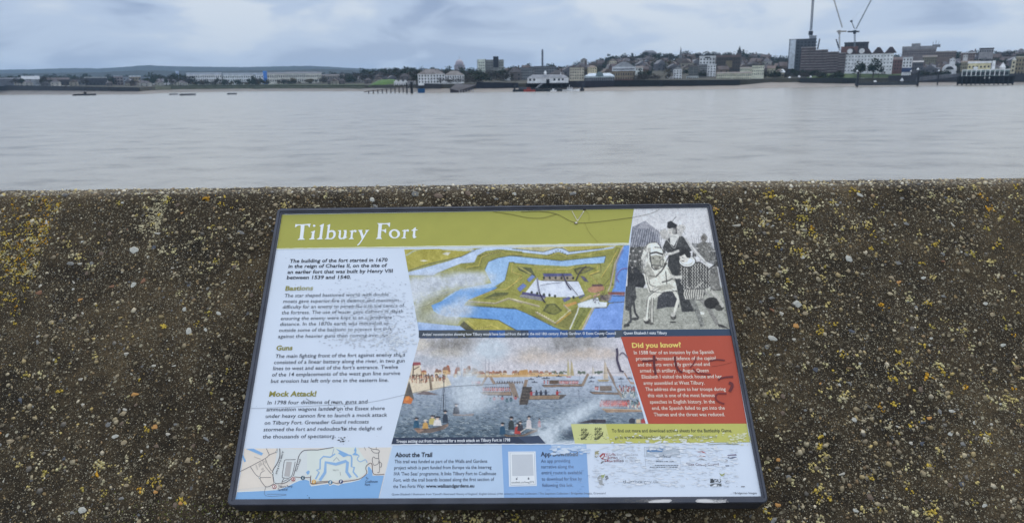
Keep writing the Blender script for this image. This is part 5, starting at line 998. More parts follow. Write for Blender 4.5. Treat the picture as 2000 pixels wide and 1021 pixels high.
# inner moat
K.poly(A_([(1390, 430), (1450, 300), (1600, 240), (1800, 205), (2000, 205)]) + B_([(0, 205), (800, 285), (1530, 208), (1500, 320), (1060, 350), (900, 375), (400, 350), (0, 320)]) + A_([(1850, 320), (1720, 600), (1560, 700), (1390, 830), (1000, 990), (600, 1010), (850, 800), (1100, 720), (1500, 650)]), BLUE2)
K.poly(C_([(520, 300), (760, 200), (1000, 30), (1500, 20), (1560, 0), (1800, 0), (1300, 160), (1100, 230), (1050, 300), (1900, 360)]) + D_2([(0, 350), (80, 350), (700, 660), (860, 720), (120, 720)]) + C_([(2000, 780), (1620, 540), (1140, 500), (700, 480), (560, 400)]), BLUE3, grain=8)
K.poly(C_([(290, 570), (800, 620), (1040, 640), (1130, 730), (310, 740)]), (140, 172, 224))
for p in (A_([(1390, 430), (1450, 300), (1600, 240), (1800, 205), (2000, 205)]), B_([(0, 205), (800, 285), (1530, 208), (1500, 320)]), A_([(140, 450), (500, 330), (1000, 220), (1240, 110)]), B_([(0, 90), (510, 140), (720, 78), (820, 82), (930, 140), (1500, 80)]), C_([(1050, 300), (1900, 360)]) + D_2([(80, 350), (700, 660), (860, 720)]), C_([(1140, 503), (1610, 540), (1920, 715)])): K.line(p, 1.3, (74, 82, 70), .9)
# the star of ramparts
star = A_([(1790, 310), (1870, 310)]) + B_([(20, 320), (370, 350), (420, 430), (950, 420), (1020, 370), (1180, 340), (1440, 335), (1450, 470), (1280, 520), (1400, 650), (1500, 680), (1600, 560), (1700, 80), (1760, 80), (1680, 300), (1600, 620), (1650, 680), (1530, 690)]) + D_2([(1500, 110), (1080, 330), (960, 400), (710, 610), (640, 600), (0, 330)]) + C_([(1900, 350), (1100, 280), (1120, 220), (1560, 40)]) + A_([(1720, 600)])
K.poly(star, (150, 150, 66), grain=9); K.line(list(star) + [star[0]], 1.1, (84, 84, 50), .85)
K.poly(C_([(1050, 290), (1900, 350), (2000, 300)]) + D_2([(400, 380), (710, 620), (900, 720), (80, 350)]), (132, 132, 54), grain=9)
K.poly(D_2([(960, 400), (1080, 320), (1110, 310), (930, 700), (700, 620)]), (126, 126, 60), grain=8); K.poly(D_2([(1120, 310), (1300, 320), (1070, 700), (960, 700)]), (120, 126, 56), grain=9)
K.line(D_2([(1100, 280), (1060, 420), (940, 690)]), 2.6, (196, 202, 196)); K.line(D_2([(1310, 330), (1230, 470), (1090, 690)]), 1.3, (182, 176, 84))
for i in range(11): K.dots(*[np.array(v) for v in zip(*D_2([(1190 - i * 17, 350 + i * 30)]))], 1.0, (60, 72, 36))
K.poly(B_([(80, 380), (310, 400), (400, 560), (120, 440)]), (86, 92, 58)); K.poly(B_([(90, 385), (160, 390), (330, 500), (290, 505)]), (166, 160, 90))
K.poly(B_([(1000, 420), (1100, 385), (1260, 380), (1350, 410), (1200, 480), (1050, 510)]), (96, 98, 62)); K.poly(B_([(1040, 440), (1150, 410), (1280, 405), (1180, 470), (1060, 490)]), (132, 130, 72))
K.poly(D_2([(500, 390), (560, 280), (700, 270), (820, 390), (700, 455), (600, 440)]), (88, 92, 48)); K.poly(D_2([(530, 390), (620, 290), (700, 300), (790, 395), (690, 440)]), (124, 126, 60))
K.poly(C_([(1370, 190), (1560, 90), (1790, 90), (1750, 130), (1560, 210)]), (90, 96, 52)); K.poly(C_([(1400, 180), (1800, 120), (1600, 200)]), (128, 126, 62))
GOLD = (206, 184, 84)
for p, w in ((A_([(1840, 330), (1830, 470), (2000, 520)]) + B_([(150, 530), (0, 690)]), 1.2), (B_([(370, 360), (420, 430), (950, 420), (1010, 380)]), 1.4), (C_([(1120, 225), (1560, 50), (1740, 40), (2000, -150)]), 1.5), (B_([(1400, 345), (1390, 420)]), 1.4), (B_([(1270, 515), (1400, 660)]), 1.6), (B_([(1700, 140), (1620, 300), (1450, 560)]), 1.5), (B_([(1260, 510), (1420, 450)]), 2.2)):
    K.line(p, w, GOLD); K.line([(a + .6, b + 1.0) for a, b in p], 0.5, OUTL, 0.8)
for p in (C_([(1130, 230), (1560, 260), (1780, 180), (2000, 250)]) + D_2([(0, 190), (450, 310)]), D_2([(380, 400), (700, 580), (960, 400), (840, 280)])):
    K.line([(a, b + 1.6) for a, b in p], 3.0, (150, 140, 112)); K.line(p, 0.9, (214, 206, 180))
K.line(D_2([(720, 600), (960, 410)]), 3.4, (186, 154, 66)); K.poly(D_2([(850, 290), (1040, 235), (1060, 270), (900, 330)]), (200, 150, 80))
for i in range(8):
    K.line(D_2([(740 + i * 27, 545 - i * 23), (770 + i * 27, 530 - i * 23)]), 1.2, (226, 220, 190)); K.line(D_2([(410 + i * 36, 405 + i * 20), (430 + i * 36, 416 + i * 20)]), 1.2, (226, 220, 190))
# parade ground, barracks, gatehouse, quay
K.poly(B_([(480, 610), (1080, 620), (1180, 830), (1010, 880), (560, 870), (220, 800), (390, 580)]), (206, 216, 236)); K.line(B_([(480, 605), (1080, 618)]), 1.2, (62, 62, 58))
SLATE = (84, 88, 138)
for p, c in ((B_([(500, 490), (960, 490), (990, 530), (520, 545)]), SLATE), (B_([(515, 545), (990, 530), (1000, 600), (520, 605)]), (150, 138, 120)), (B_([(240, 590), (330, 510), (380, 545), (280, 635)]), (112, 136, 200)), (B_([(80, 740), (180, 650), (240, 690), (130, 790)]), (100, 122, 190)), (B_([(170, 790), (540, 850), (550, 890), (160, 830)]), (78, 74, 124)), (B_([(150, 830), (540, 885), (500, 940), (120, 870)]), (152, 152, 160)), (B_([(1110, 530), (1180, 545), (1250, 630), (1180, 620)]), (88, 84, 112)), (B_([(820, 900), (930, 870), (960, 900), (850, 960)]), (92, 98, 146)), (B_([(1080, 870), (1180, 830), (1190, 850), (1100, 900)]), (96, 104, 140)), (B_([(1300, 670), (1480, 670), (1470, 710), (1310, 705)]), (92, 66, 72)), (B_([(1230, 740), (1300, 700), (1500, 700), (1500, 760), (1360, 810), (1240, 790)]), (178, 128, 100)), (B_([(1100, 930), (1280, 830), (1310, 870), (1130, 965)]), (186, 166, 104)), (B_([(1320, 850), (1430, 800), (1440, 830), (1330, 890)]), (214, 170, 130)), (B_([(1060, 980), (1300, 900), (1400, 880), (1450, 1000), (1560, 960), (1500, 1050), (1300, 1050), (1080, 1040)]), (206, 218, 226)), (D_2([(1060, 280), (1400, 170), (1420, 240), (1550, 250), (1540, 330), (1330, 330), (1100, 310)]), (208, 220, 230))):
    K.poly(p, c); K.line(list(p) + [p[0]], 0.35, (60, 58, 62), 0.6)
for i in range(16): K.line(B_([(160 + i * 23, 840 + i * 3.5), (155 + i * 23, 880 + i * 3.5)]), 0.6, (70, 68, 84))
for i in range(6): K.dots(*[np.array(v) for v in zip(*B_([(520 + i * 95, 565)]))], 2.2, (44, 46, 44), ry=2.6)
for x, y in ((320, 800), (410, 815), (520, 835), (610, 845), (700, 860), (1000, 880)): K.dots(*[np.array(v) for v in zip(*B_([(x, y)]))], 2.4, (52, 58, 54), ry=3.0)
# river on the right, its shore
K.poly(B_([(1820, 40), (1930, 30), (1840, 1000), (1560, 960), (1580, 900), (1660, 700), (1700, 330)]), (92, 142, 224), grain=6); K.line(B_([(1815, 40), (1680, 320), (1640, 500), (1600, 700), (1560, 780)]), 2.4, (176, 160, 160), 0.9); K.line(B_([(1810, 100), (1700, 330), (1690, 600), (1660, 740)]), 4.0, (120, 112, 140), 0.45)
K.poly(D_2([(1590, 270), (1830, 250), (1790, 720), (1150, 720), (1340, 350), (1540, 340)]), (112, 152, 228), grain=7); K.line(D_2([(1320, 340), (1230, 520), (1140, 710)]), 2.4, (176, 166, 180)); K.line(D_2([(1340, 345), (1540, 340), (1580, 260), (1830, 245)]), 1.2, (80, 78, 84))
K.poly(B_([(1570, 790), (1840, 790), (1830, 850), (1560, 830)]), (150, 84, 72), 0.85); K.line(B_([(1560, 800), (1840, 815)]), 0.9, (92, 48, 44)); K.line(B_([(1640, 860), (1840, 860)]), 1.0, (50, 48, 56)); K.poly(B_([(1430, 850), (1640, 830), (1600, 940), (1440, 930)]), (120, 104, 120), 0.7)
for _ in range(70):
    x, y = rng.uniform(1330, 1560), rng.uniform(820, 960); K.line(B_([(x, y), (x + rng.uniform(-40, 40), y + rng.uniform(-30, 30)), (x + rng.uniform(-40, 40), y + rng.uniform(-30, 30))]), 0.45, (58, 50, 62), 0.7)
# lower bastion, marsh at left, edges
K.poly(C_([(1140, 505), (1600, 540), (1900, 710), (1240, 720), (1050, 560)]), (166, 160, 66), grain=8); K.poly(C_([(1050, 555), (1240, 720), (1110, 725), (980, 630)]), (78, 76, 46)); K.line(C_([(1100, 550), (1270, 690), (1500, 620), (1680, 710)]), 1.5, (198, 184, 84)); K.line(C_([(1150, 505), (1610, 540), (1920, 715)]), 0.7, OUTL)
for i in range(7): K.line(C_([(1260 + i * 35, 690 - i * 7), (1275 + i * 35, 675 - i * 7)]), 0.8, (60, 58, 40))
K.poly(C_([(240, 300), (300, 200), (600, 100), (800, 60), (980, 30), (760, 170), (520, 300), (560, 420), (760, 480), (1000, 520), (950, 620), (280, 570)]), (150, 152, 116), grain=8); K.line(C_([(250, 330), (440, 290), (760, 110)]), 1.0, (186, 186, 158)); K.line(C_([(260, 345), (450, 300), (800, 75)]), 0.5, OUTL)
for _ in range(120):
    x, y = rng.uniform(270, 900), rng.uniform(330, 560); K.line(C_([(x, y), (x + rng.uniform(-30, 40), y + rng.uniform(-14, 14))]), 0.5, (84, 86, 56), 0.7)
for _ in range(900):
    x, y = rng.uniform(985, 1215), rng.uniform(485, 655); c = K.a[int((y - 474) * 2), int((x - 783) * 2)]
    if c[1] > c[2] + 25: K.dots(x, y, rng.uniform(0.4, 0.8), (80, 84, 40), 0.5)
# what the weather has rubbed away
for x, y, rx, ry, a, an in ((855, 553, 75, 19, 0.97, -0.1), (915, 548, 45, 17, 0.95, 0.0), (940, 540, 25, 10, 0.8, 0), (885, 608, 38, 17, 0.85, -0.15), (905, 596, 26, 22, 0.55, 0), (830, 562, 40, 24, 0.95, -0.3), (845, 625, 60, 16, 0.35, 0.1), (800, 580, 24, 40, 0.9, 0)):
    K.soft(x, y, rx, ry, (188, 198, 214), a, 0.18, an)
for _ in range(150):
    x, y = rng.normal(875, 40), rng.normal(552, 14); K.line([(x, y), (x + rng.uniform(-9, 9), y + rng.uniform(-3, 3)), (x + rng.uniform(-12, 12), y + rng.uniform(-4, 4))], 0.45, (150, 158, 172), 0.5)
K.a = K.a + K.noise(9)[..., None] * 6 + K.noise(2)[..., None] * 7; K.a = K.a * .86 + K.a.mean(2, keepdims=True) * .14
K.grain(4, 1.0); K.put('fort_picture', [(789.5, 487.3), (1229.5, 478.5), (1213.0, 657.6), (820.5, 660.3)], 2)
CAPF = [([(817.5, 644.5), (1214.3, 644.0), (1213.0, 657.6), (820.5, 660.3)], (46, 66, 104))]
for i in range(26):
    a = 818 + i * 15.3; CAPF.append(([(a, 645.2), (a + 15.3, 645.0), (a + 15.3, 657.6), (a, 659.6)], [(70, 78, 88), (44, 60, 84), (46, 78, 132), (60, 64, 60), (52, 90, 150)][rng.integers(0, 5)] if 2 < i < 25 else (66, 76, 90)))
quads('fort_caption_bar', CAPF, z=4)

# ---- boats setting out
K = Canvas(764, 654, 1280, 872, (186, 190, 200)); a_ = lambda p: Z(760, 650, 3.846, p); e_ = lambda p: Z(760, 660, 7.692, p); f_ = lambda p: Z(1010, 660, 7.407, p); g_ = lambda p: Z(760, 770, 7.692, p); h_ = lambda p: Z(1010, 770, 7.143, p)
t = np.clip((K.Y - 657) / 75, 0, 1)[..., None]; K.a = np.array([182, 184, 196]) * (1 - t) + np.array([196, 194, 204]) * t
for x, y, rx, ry, c, a in ((885, 672, 50, 16, (128, 126, 124), .85), (870, 690, 40, 10, (178, 172, 160), .6), (1120, 672, 52, 24, (132, 132, 134), .8), (1040, 690, 30, 14, (168, 160, 152), .6), (1060, 700, 60, 12, (200, 184, 172), .6), (1160, 690, 60, 12, (198, 180, 166), .65), (820, 672, 22, 12, (200, 192, 176), .6), (1230, 680, 26, 30, (198, 196, 212), .9), (840, 705, 60, 12, (160, 172, 190), .55), (960, 680, 34, 20, (182, 196, 212), .9)): K.soft(x, y, rx, ry, c, a, 0.25)
K.grain(13, 0.9, (K.Y < 722).astype(float))
ty = np.clip((K.Y - 733) / 118, 0, 1)[..., None]; sea = np.array([172, 184, 206]) * (1 - ty) ** 0.8 + np.array([70, 92, 112]) * (1 - (1 - ty) ** 0.8); sm = (K.Y > 734)[..., None]; K.a = np.where(sm, sea, K.a)
for _ in range(3600):
    y = rng.uniform(742, 866); x = rng.uniform(764, 1280); k = (y - 735) / 120; L = 2 + 6 * k; c = [(40, 54, 68), (186, 196, 202), (104, 126, 142)][rng.integers(0, 3)]
    K.line([(x, y), (x + L * .5, y - 0.7 - k), (x + L, y + rng.uniform(-.5, .8))], 0.5 + 0.7 * k, c, 0.30 + 0.4 * k)
# town and shore at the left
K.poly(a_([(150, 330), (440, 330), (470, 390), (330, 430), (130, 460), (60, 480)]), (214, 200, 176))
for i in range(60):
    x = rng.uniform(806, 1010) if i < 40 else rng.uniform(930, 1100); w = rng.uniform(5, 11); far = x > 930; yb = 733 if far else rng.uniform(729, 737); hh = rng.uniform(5, 11) if far else rng.uniform(8, 17)
    wl = [(214, 196, 160), (206, 168, 118), (190, 150, 110), (222, 210, 184)][rng.integers(0, 4)]; rf = [(160, 96, 74), (170, 112, 82), (142, 106, 90), (152, 130, 114)][rng.integers(0, 4)]
    K.poly([(x, yb - hh * .55), (x + w, yb - hh * .55), (x + w, yb), (x, yb)], wl); K.poly([(x - .6, yb - hh * .5), (x + w * .25, yb - hh), (x + w * .8, yb - hh), (x + w + .6, yb - hh * .5)], rf)
    for j in range(2): K.poly([(x + 1 + j * 3, yb - 3.6), (x + 2.2 + j * 3, yb - 3.6), (x + 2.2 + j * 3, yb - 2), (x + 1 + j * 3, yb - 2)], (96, 72, 62))
K.poly(a_([(178, 235), (235, 235), (238, 310), (155, 330)]), (216, 200, 176)); K.poly(a_([(175, 220), (235, 220), (240, 240), (172, 245)]), (150, 74, 82)); K.line(a_([(182, 240), (180, 320)]), 1.6, (66, 52, 46)); K.line(a_([(185, 275), (228, 250)]), 1.4, (66, 52, 46))
K.poly([(930, 732), (1110, 731), (1110, 734), (930, 737)], (198, 164, 116)); K.poly([(1015, 723), (1030, 721), (1033, 731), (1012, 732)], (192, 146, 84))
for x0, x1 in ((1078, 1108), (1128, 1142), (1158, 1178)):
    for _ in range(14): K.dots(rng.uniform(x0, x1), rng.uniform(725, 729), 2.2, (92, 106, 92), ry=1.6)
for x, y in ((893, 706), (901, 700), (948, 700), (955, 700)): K.line([(x, y), (x, 736)], 0.7, (120, 120, 136), 0.8); K.line([(x - 4, y + 10), (x + 4, y + 9)], 0.5, (120, 120, 136), 0.7)
def crowd(x0, x1, y0, y1, n, h, cs):
    for _ in range(n):
        x, y = rng.uniform(x0, x1), rng.uniform(y0, y1); c = cs[rng.integers(0, len(cs))]
        K.line([(x, y - h), (x + rng.uniform(-.4, .4), y)], 1.5, c); K.line([(x, y), (x - .5, y + h * .55)], 0.9, (206, 196, 180)); K.dots(x, y - h - .6, 0.9, (40, 36, 40))
crowd(801, 870, 736, 748, 90, 5.5, [(150, 96, 74), (172, 104, 80), (120, 84, 70), (200, 180, 150)])
K.line(a_([(305, 320), (318, 430)]), 4.5, (134, 118, 100)); K.line(a_([(300, 322), (313, 430)]), .6, (70, 60, 54))
K.poly(e_([(300, 640), (375, 910), (330, 920), (190, 1000)]), (92, 88, 84)); K.poly(g_([(220, 60), (300, 20), (360, 70), (330, 140), (210, 130)]), (204, 112, 54)); K.poly(g_([(240, 30), (290, 20), (300, 80), (250, 90)]), (226, 138, 60))
K.poly(e_([(400, 840), (520, 790), (580, 800), (740, 850), (560, 850)]), (116, 104, 106))
def barge(pts, deck=(150, 124, 104)):
    K.poly(pts, deck); K.line(list(pts) + [pts[0]], 1.0, (58, 50, 48), 0.9); p = np.array(pts); K.line([(p[:, 0].min() + 4, p[:, 1].mean()), (p[:, 0].max() - 4, p[:, 1].mean())], 0.4, (88, 74, 66), 0.7)
RC = [(168, 54, 54), (186, 66, 60), (150, 48, 50), (196, 90, 80)]
def soldiers(x0, x1, y, n, h, c=None):
    for x in np.linspace(x0, x1, n):
        K.line([(x, y - h), (x + rng.uniform(-.6, .6), y)], 1.7, (c or RC)[rng.integers(0, len(c or RC))]); K.line([(x - .9, y - h * .8), (x + .8, y - h * .3)], 0.5, (226, 214, 206)); K.dots(x, y - h - .8, 0.95, (42, 40, 48)); K.line([(x, y), (x, y + 2.0)], .8, (214, 204, 196))
barge(f_([(360, 680), (950, 665), (940, 695), (400, 705)])); K.poly(f_([(920, 690), (1010, 510), (1045, 520), (960, 695)]), (140, 122, 106)); K.poly(f_([(465, 610), (605, 605), (605, 660), (465, 665)]), (96, 78, 66)); soldiers(*[f_([(x, 0)])[0][0] for x in (620, 880)], 749, 13, 5.5); soldiers(1063, 1070, 749, 2, 6)
barge(e_([(1230, 690), (1380, 690), (1380, 715), (1250, 720)])); K.poly(e_([(1370, 710), (1450, 570), (1480, 580), (1400, 720)]), (150, 128, 112)); soldiers(922, 937, 749, 7, 5)
barge(e_([(1370, 810), (1830, 805), (1840, 860), (1420, 850)])); soldiers(944, 998, 763, 16, 6.5); soldiers(966, 1020, 749, 12, 3.4, [(50, 52, 66)]); K.line([(965, 748), (1018, 746)], 1.2, (120, 106, 100)); K.poly(e_([(1500, 580), (1540, 570), (1600, 690), (1560, 690)]), (150, 128, 112))
K.poly(e_([(1780, 650), (1880, 680), (1950, 890), (1870, 900)]), (136, 120, 108)); K.poly(a_([(1020, 350), (1045, 350), (1000, 520), (975, 520)]), (140, 120, 104)); K.poly(f_([(80, 700), (215, 705), (150, 960), (30, 963)]), (78, 72, 70))
for i in range(5): K.line(f_([(100 + i * 22, 705), (50 + i * 22, 960)]), 0.7, (46, 42, 42)); K.line(f_([(90 - i * 10, 750 + i * 45), (200 - i * 10, 752 + i * 45)]), 0.6, (128, 118, 108))
barge(f_([(180, 830), (710, 820), (620, 880), (170, 885)]), (146, 122, 98)); K.poly(f_([(620, 835), (710, 822), (640, 880), (600, 885)]), (84, 80, 82))
for x, y, c in ((205, 800, (168, 54, 60)), (280, 800, (52, 62, 84)), (345, 800, (48, 52, 70)), (415, 795, (48, 56, 78)), (580, 795, (176, 56, 60))): q = f_([(x, y)])[0]; K.poly(dot(q[0], q[1], 2.6, 4.6), c); K.dots(q[0], q[1] - 5.2, 1.5, (40, 38, 46)); K.line([(q[0], q[1] - 1), (q[0] + 7, q[1] - 3)], .8, c)
for x, y, c in ((1390, 890, 0), (1450, 875, 0), (1520, 930, 2), (1580, 910, 1), (1640, 900, 0), (1700, 905, 1), (1770, 940, 2), (1830, 930, 2), (1900, 900, 1)): q = e_([(x, y)])[0]; K.poly(dot(q[0], q[1], 3.2, 3.4), [(150, 140, 150), (168, 92, 100), (72, 104, 118)][c], .85); K.dots(q[0], q[1] - 4.0, 1.9, (44, 42, 50), ry=1.1)
barge(f_([(1050, 775), (1450, 790), (1500, 800), (1480, 815), (1100, 805)])); K.poly(f_([(1195, 690), (1365, 688), (1370, 760), (1195, 765)]), (118, 106, 98)); soldiers(1163, 1168, 761, 3, 6); K.poly(f_([(1280, 420), (1300, 410), (1400, 590), (1430, 700), (1560, 860), (1500, 860), (1380, 640)]), (138, 122, 112)); K.poly(f_([(1540, 500), (1560, 500), (1640, 630), (1700, 640), (1720, 670), (1640, 660)]), (160, 130, 112))
crowd(1210, 1246, 757, 766, 26, 4.5, RC + [(190, 188, 184)]); crowd(1215, 1252, 768, 776, 26, 5, [(72, 108, 116), (200, 206, 206), (90, 120, 126)])
soldiers(1172, 1228, 793, 22, 8.5, [(186, 48, 50), (198, 58, 54), (206, 80, 70)]); soldiers(1175, 1228, 790, 18, 8.5, [(186, 48, 50), (198, 58, 54)]); crowd(1226, 1254, 786, 796, 26, 7, [(96, 126, 134), (206, 206, 200), (168, 70, 66), (76, 112, 120)])
K.poly(h_([(1180, 200), (1790, 220), (1780, 240), (1250, 250)]), (158, 128, 104)); K.line(h_([(1180, 196), (1790, 216)]), 1.2, (198, 180, 156))
def sail(q, w, h, c): K.poly([(q[0], q[1]), (q[0] + w * .25, q[1] - h), (q[0] + w * .6, q[1] - h * .8), (q[0] + w, q[1])], c); K.line([(q[0] + w * .3, q[1] + 2), (q[0] + w * .3, q[1] - h * 1.05)], .5, (110, 100, 90))
sail(f_([(720, 540)])[0], 6, 32, (186, 176, 132)); sail(f_([(765, 540)])[0], 8, 29, (178, 164, 126)); K.poly(f_([(700, 550), (790, 550), (770, 568), (720, 566)]), (166, 96, 90)); sail(f_([(1080, 515)])[0], 6, 14, (206, 200, 190)); sail(f_([(1245, 590)])[0], 10, 36, (194, 180, 162)); K.poly(f_([(1160, 600), (1340, 600), (1310, 625), (1180, 625)]), (164, 146, 108))
for x, y in ((310, 560), (390, 585), (250, 640), (600, 555), (1080, 575), (1070, 630), (200, 595), (1500, 590), (1620, 585), (430, 580)): q = f_([(x, y)])[0]; K.line([(q[0] - 5, q[1]), (q[0] + 6, q[1] - .3)], 1.5, (62, 70, 88)); K.dots(q[0], q[1] - 1.7, 1.2, (42, 48, 64))
for p in (f_([(890, 500), (1660, 500)]), f_([(905, 505), (905, 690)]), f_([(890, 740), (900, 880)]), f_([(1150, 640), (1640, 630)]), f_([(700, 830), (1120, 860)]), f_([(1510, 590), (1510, 720)]), h_([(170, 130), (370, 185), (500, 200), (850, 190)])): K.line(p, .5, (74, 78, 94), .7)
# rowing boats in front
def man(x, y, w, h, c, hat=(30, 30, 40)):
    K.poly([(x - w * .5, y), (x - w * .38, y - h * .65), (x, y - h * .78), (x + w * .38, y - h * .65), (x + w * .5, y)], c); K.dots(x, y - h * .88, w * .2, (206, 178, 164)); K.poly([(x - w * .42, y - h * .93), (x - w * .1, y - h * 1.1), (x + w * .3, y - h * 1.05), (x + w * .42, y - h * .92)], hat)
K.poly(g_([(365, 510), (420, 500), (530, 515), (700, 500), (890, 440), (890, 470), (820, 520), (640, 570), (440, 582)]), (146, 116, 100)); K.poly(g_([(540, 520), (880, 460), (800, 520), (640, 565), (440, 580)]), (104, 92, 88)); K.line(g_([(370, 512), (530, 520), (700, 505), (895, 430)]), .8, (62, 50, 46))
man(*g_([(410, 500)])[0], 12, 19, (34, 84, 118)); man(*g_([(545, 510)])[0], 12, 16, (196, 148, 74), (200, 196, 190)); man(*g_([(650, 450)])[0], 15, 17, (190, 176, 106)); man(*g_([(725, 470)])[0], 17, 17, (206, 204, 206)); man(*g_([(845, 425)])[0], 11, 23, (42, 56, 76)); K.line(g_([(815, 0), (815, 240)]), 1.4, (36, 42, 56)); K.line(a_([(412, 360), (408, 590)]), 1.0, (42, 46, 58)); K.line(a_([(404, 420), (382, 600)]), .5, (60, 66, 80)); K.line(a_([(418, 420), (425, 590)]), .5, (60, 66, 80))
man(*g_([(1010, 290)])[0], 13, 19, (52, 56, 68)); K.poly(g_([(950, 285), (1100, 300), (1280, 280), (1260, 320), (980, 320)]), (132, 116, 112), .8); K.line(g_([(1100, 250), (1160, 290)]), .7, (90, 90, 100))
K.poly(a_([(835, 745), (900, 770), (1010, 765), (1120, 715), (1110, 740), (1010, 775), (880, 778)]), (112, 92, 78)); K.line(a_([(835, 742), (900, 768), (1010, 762), (1125, 705)]), .9, (58, 44, 40))
man(*a_([(852, 762)])[0], 12, 22, (30, 74, 108)); man(*a_([(918, 725)])[0], 12, 24, (44, 54, 60)); man(*a_([(965, 758)])[0], 13, 20, (178, 52, 48)); man(*a_([(985, 735)])[0], 12, 18, (52, 50, 62)); man(*a_([(1050, 715)])[0], 11, 23, (196, 190, 196)); man(*a_([(1128, 705)])[0], 6, 16, (170, 90, 92)); K.line(a_([(985, 745), (1030, 715), (1100, 720)]), 1.8, (206, 198, 190))
K.poly(h_([(1560, 350), (1600, 325), (1650, 345), (1640, 400), (1560, 398)]), (48, 54, 72)); K.poly(h_([(1660, 345), (1720, 340), (1720, 400), (1660, 400)]), (196, 178, 140)); K.poly(h_([(1730, 350), (1780, 330), (1825, 400), (1730, 400)]), (172, 60, 58)); K.poly(h_([(830, 395), (1060, 345), (1235, 345), (1235, 398)]), (58, 54, 66))
K.soft(1112, 846, 16, 10, (64, 76, 96), .85, .3)
# rubbed and faded: a pale plume from the middle down, another along the right
for x, y, rx, ry, a, an in ((915, 735, 28, 46, .75, .15), (918, 770, 34, 34, .85, 0), (935, 785, 44, 16, .6, -.3), (958, 685, 28, 22, .7, 0), (1110, 820, 42, 17, .85, -.55), (1068, 845, 26, 26, .95, -.2), (1058, 858, 24, 16, .95, 0), (1150, 797, 44, 13, .75, -.5), (1200, 785, 24, 10, .35, -.4), (1115, 866, 40, 7, .9, 0), (790, 670, 20, 12, .6, .3)): K.soft(x, y, rx, ry, (186, 200, 216), a, .25, an)
for _ in range(60):
    x, y = rng.normal(1100, 45), rng.normal(835, 15); K.dots(x, y, rng.uniform(.4, 1.0), (190, 200, 214), .6)
K.a = K.a + K.noise(6)[..., None] * 5 + K.noise(1.5)[..., None] * 6; K.a = K.a * .84 + K.a.mean(2, keepdims=True) * .16
K.grain(4, 0.9); K.put('boats_picture', [(819.5, 660.4), (1213.0, 657.6), (1272.0, 864.5), (764.5, 867.2)], 2)
quads('boats_caption_bar', [([(768, 854), (1010, 852.5), (1030, 866), (764.5, 867.0)], (38, 50, 74)), ([(1010, 852.5), (1052, 850), (1066, 865.7), (1030, 866)], (52, 66, 92))], z=4)

# ---- black and white engraving: rider on a pale horse among attendants
K = Canvas(1208, 400, 1430, 664, (206, 208, 214)); r_ = lambda p: Z(1210, 400, 7.291, p); s_ = lambda p: Z(1210, 520, 7.291, p); k_ = lambda p: Z(1200, 395, 3.7125, p)
DK, MD, LT, PL = (48, 50, 54), (108, 110, 114), (168, 170, 172), (208, 210, 210)
K.poly(k_([(0, 620), (891, 620), (891, 1000), (0, 1000)]), (158, 160, 154))
for _ in range(1700):
    x, y = rng.uniform(1210, 1428), rng.uniform(575, 650); K.line([(x, y), (x + rng.uniform(-2.2, 2.2), y + rng.uniform(-1.6, 1.6))], .5, [(80, 82, 80), (210, 210, 204), (120, 120, 116)][rng.integers(0, 3)], .55)
for _ in range(500):
    x, y = rng.uniform(1230, 1400), rng.uniform(407, 470); K.line([(x, y), (x + rng.uniform(1, 5), y + rng.uniform(-.7, .7))], .45, (150, 154, 164), .5)
K.poly(k_([(130, 180), (225, 135), (260, 170), (320, 240), (340, 340), (120, 340), (110, 310)]), (124, 128, 140)); K.poly(k_([(225, 135), (330, 220), (330, 250), (240, 190), (150, 190)]), (150, 152, 162))
for i in range(26): x = 120 + i * 8.5; K.line(k_([(x + 30 - i * .4, 185 + abs(i - 13) * 1.5), (x, 330)]), .7, (70, 74, 86) if i % 2 else (190, 192, 200), .8)
K.poly(k_([(100, 330), (240, 320), (240, 520), (90, 500)]), (86, 88, 86))
for _ in range(420): x, y = rng.uniform(95, 230), rng.uniform(325, 480); K.line(k_([(x, y), (x + rng.uniform(-14, 14), y + rng.uniform(-14, 14))]), .8, [DK, (160, 160, 156), MD, DK][rng.integers(0, 4)], .8)
K.poly(k_([(100, 440), (150, 460), (240, 560), (210, 620), (130, 610), (90, 700)]), DK); K.poly(k_([(80, 610), (150, 600), (160, 690), (110, 790), (80, 780)]), (70, 72, 74)); K.line(k_([(110, 700), (120, 860), (70, 905)]), 4.5, (74, 76, 78)); K.line(k_([(135, 690), (150, 800), (175, 840)]), 4.0, (66, 68, 70)); K.dots(*[np.array([v]) for v in k_([(90, 890)])[0]], 6, (60, 62, 62), ry=3.4); K.dots(*[np.array([v]) for v in k_([(150, 845)])[0]], 7, (62, 64, 64), ry=3)
# background right
K.poly(k_([(560, 300), (700, 290), (760, 470), (640, 420)]), (132, 134, 136))
for i in range(14): x = 560 + i * 16; K.line(k_([(x, 235 + (i % 3) * 12), (x + 12, 400)]), .5, (96, 98, 104), .8)
K.poly(k_([(600, 310), (640, 280), (690, 300), (730, 420), (640, 430)]), (112, 112, 110)); K.dots(*[np.array([v]) for v in k_([(650, 260)])[0]], 6.2, (112, 110, 108), ry=7.5); K.line(k_([(640, 235), (655, 232), (675, 262)]), 3, (140, 140, 140))
for _ in range(240): x, y = rng.uniform(600, 750), rng.uniform(300, 430); K.line(k_([(x, y), (x + rng.uniform(-10, 10), y + rng.uniform(-10, 10))]), .7, [DK, PL, MD][rng.integers(0, 3)], .7)
K.poly(k_([(680, 500), (740, 450), (775, 640), (700, 640)]), (122, 122, 120))
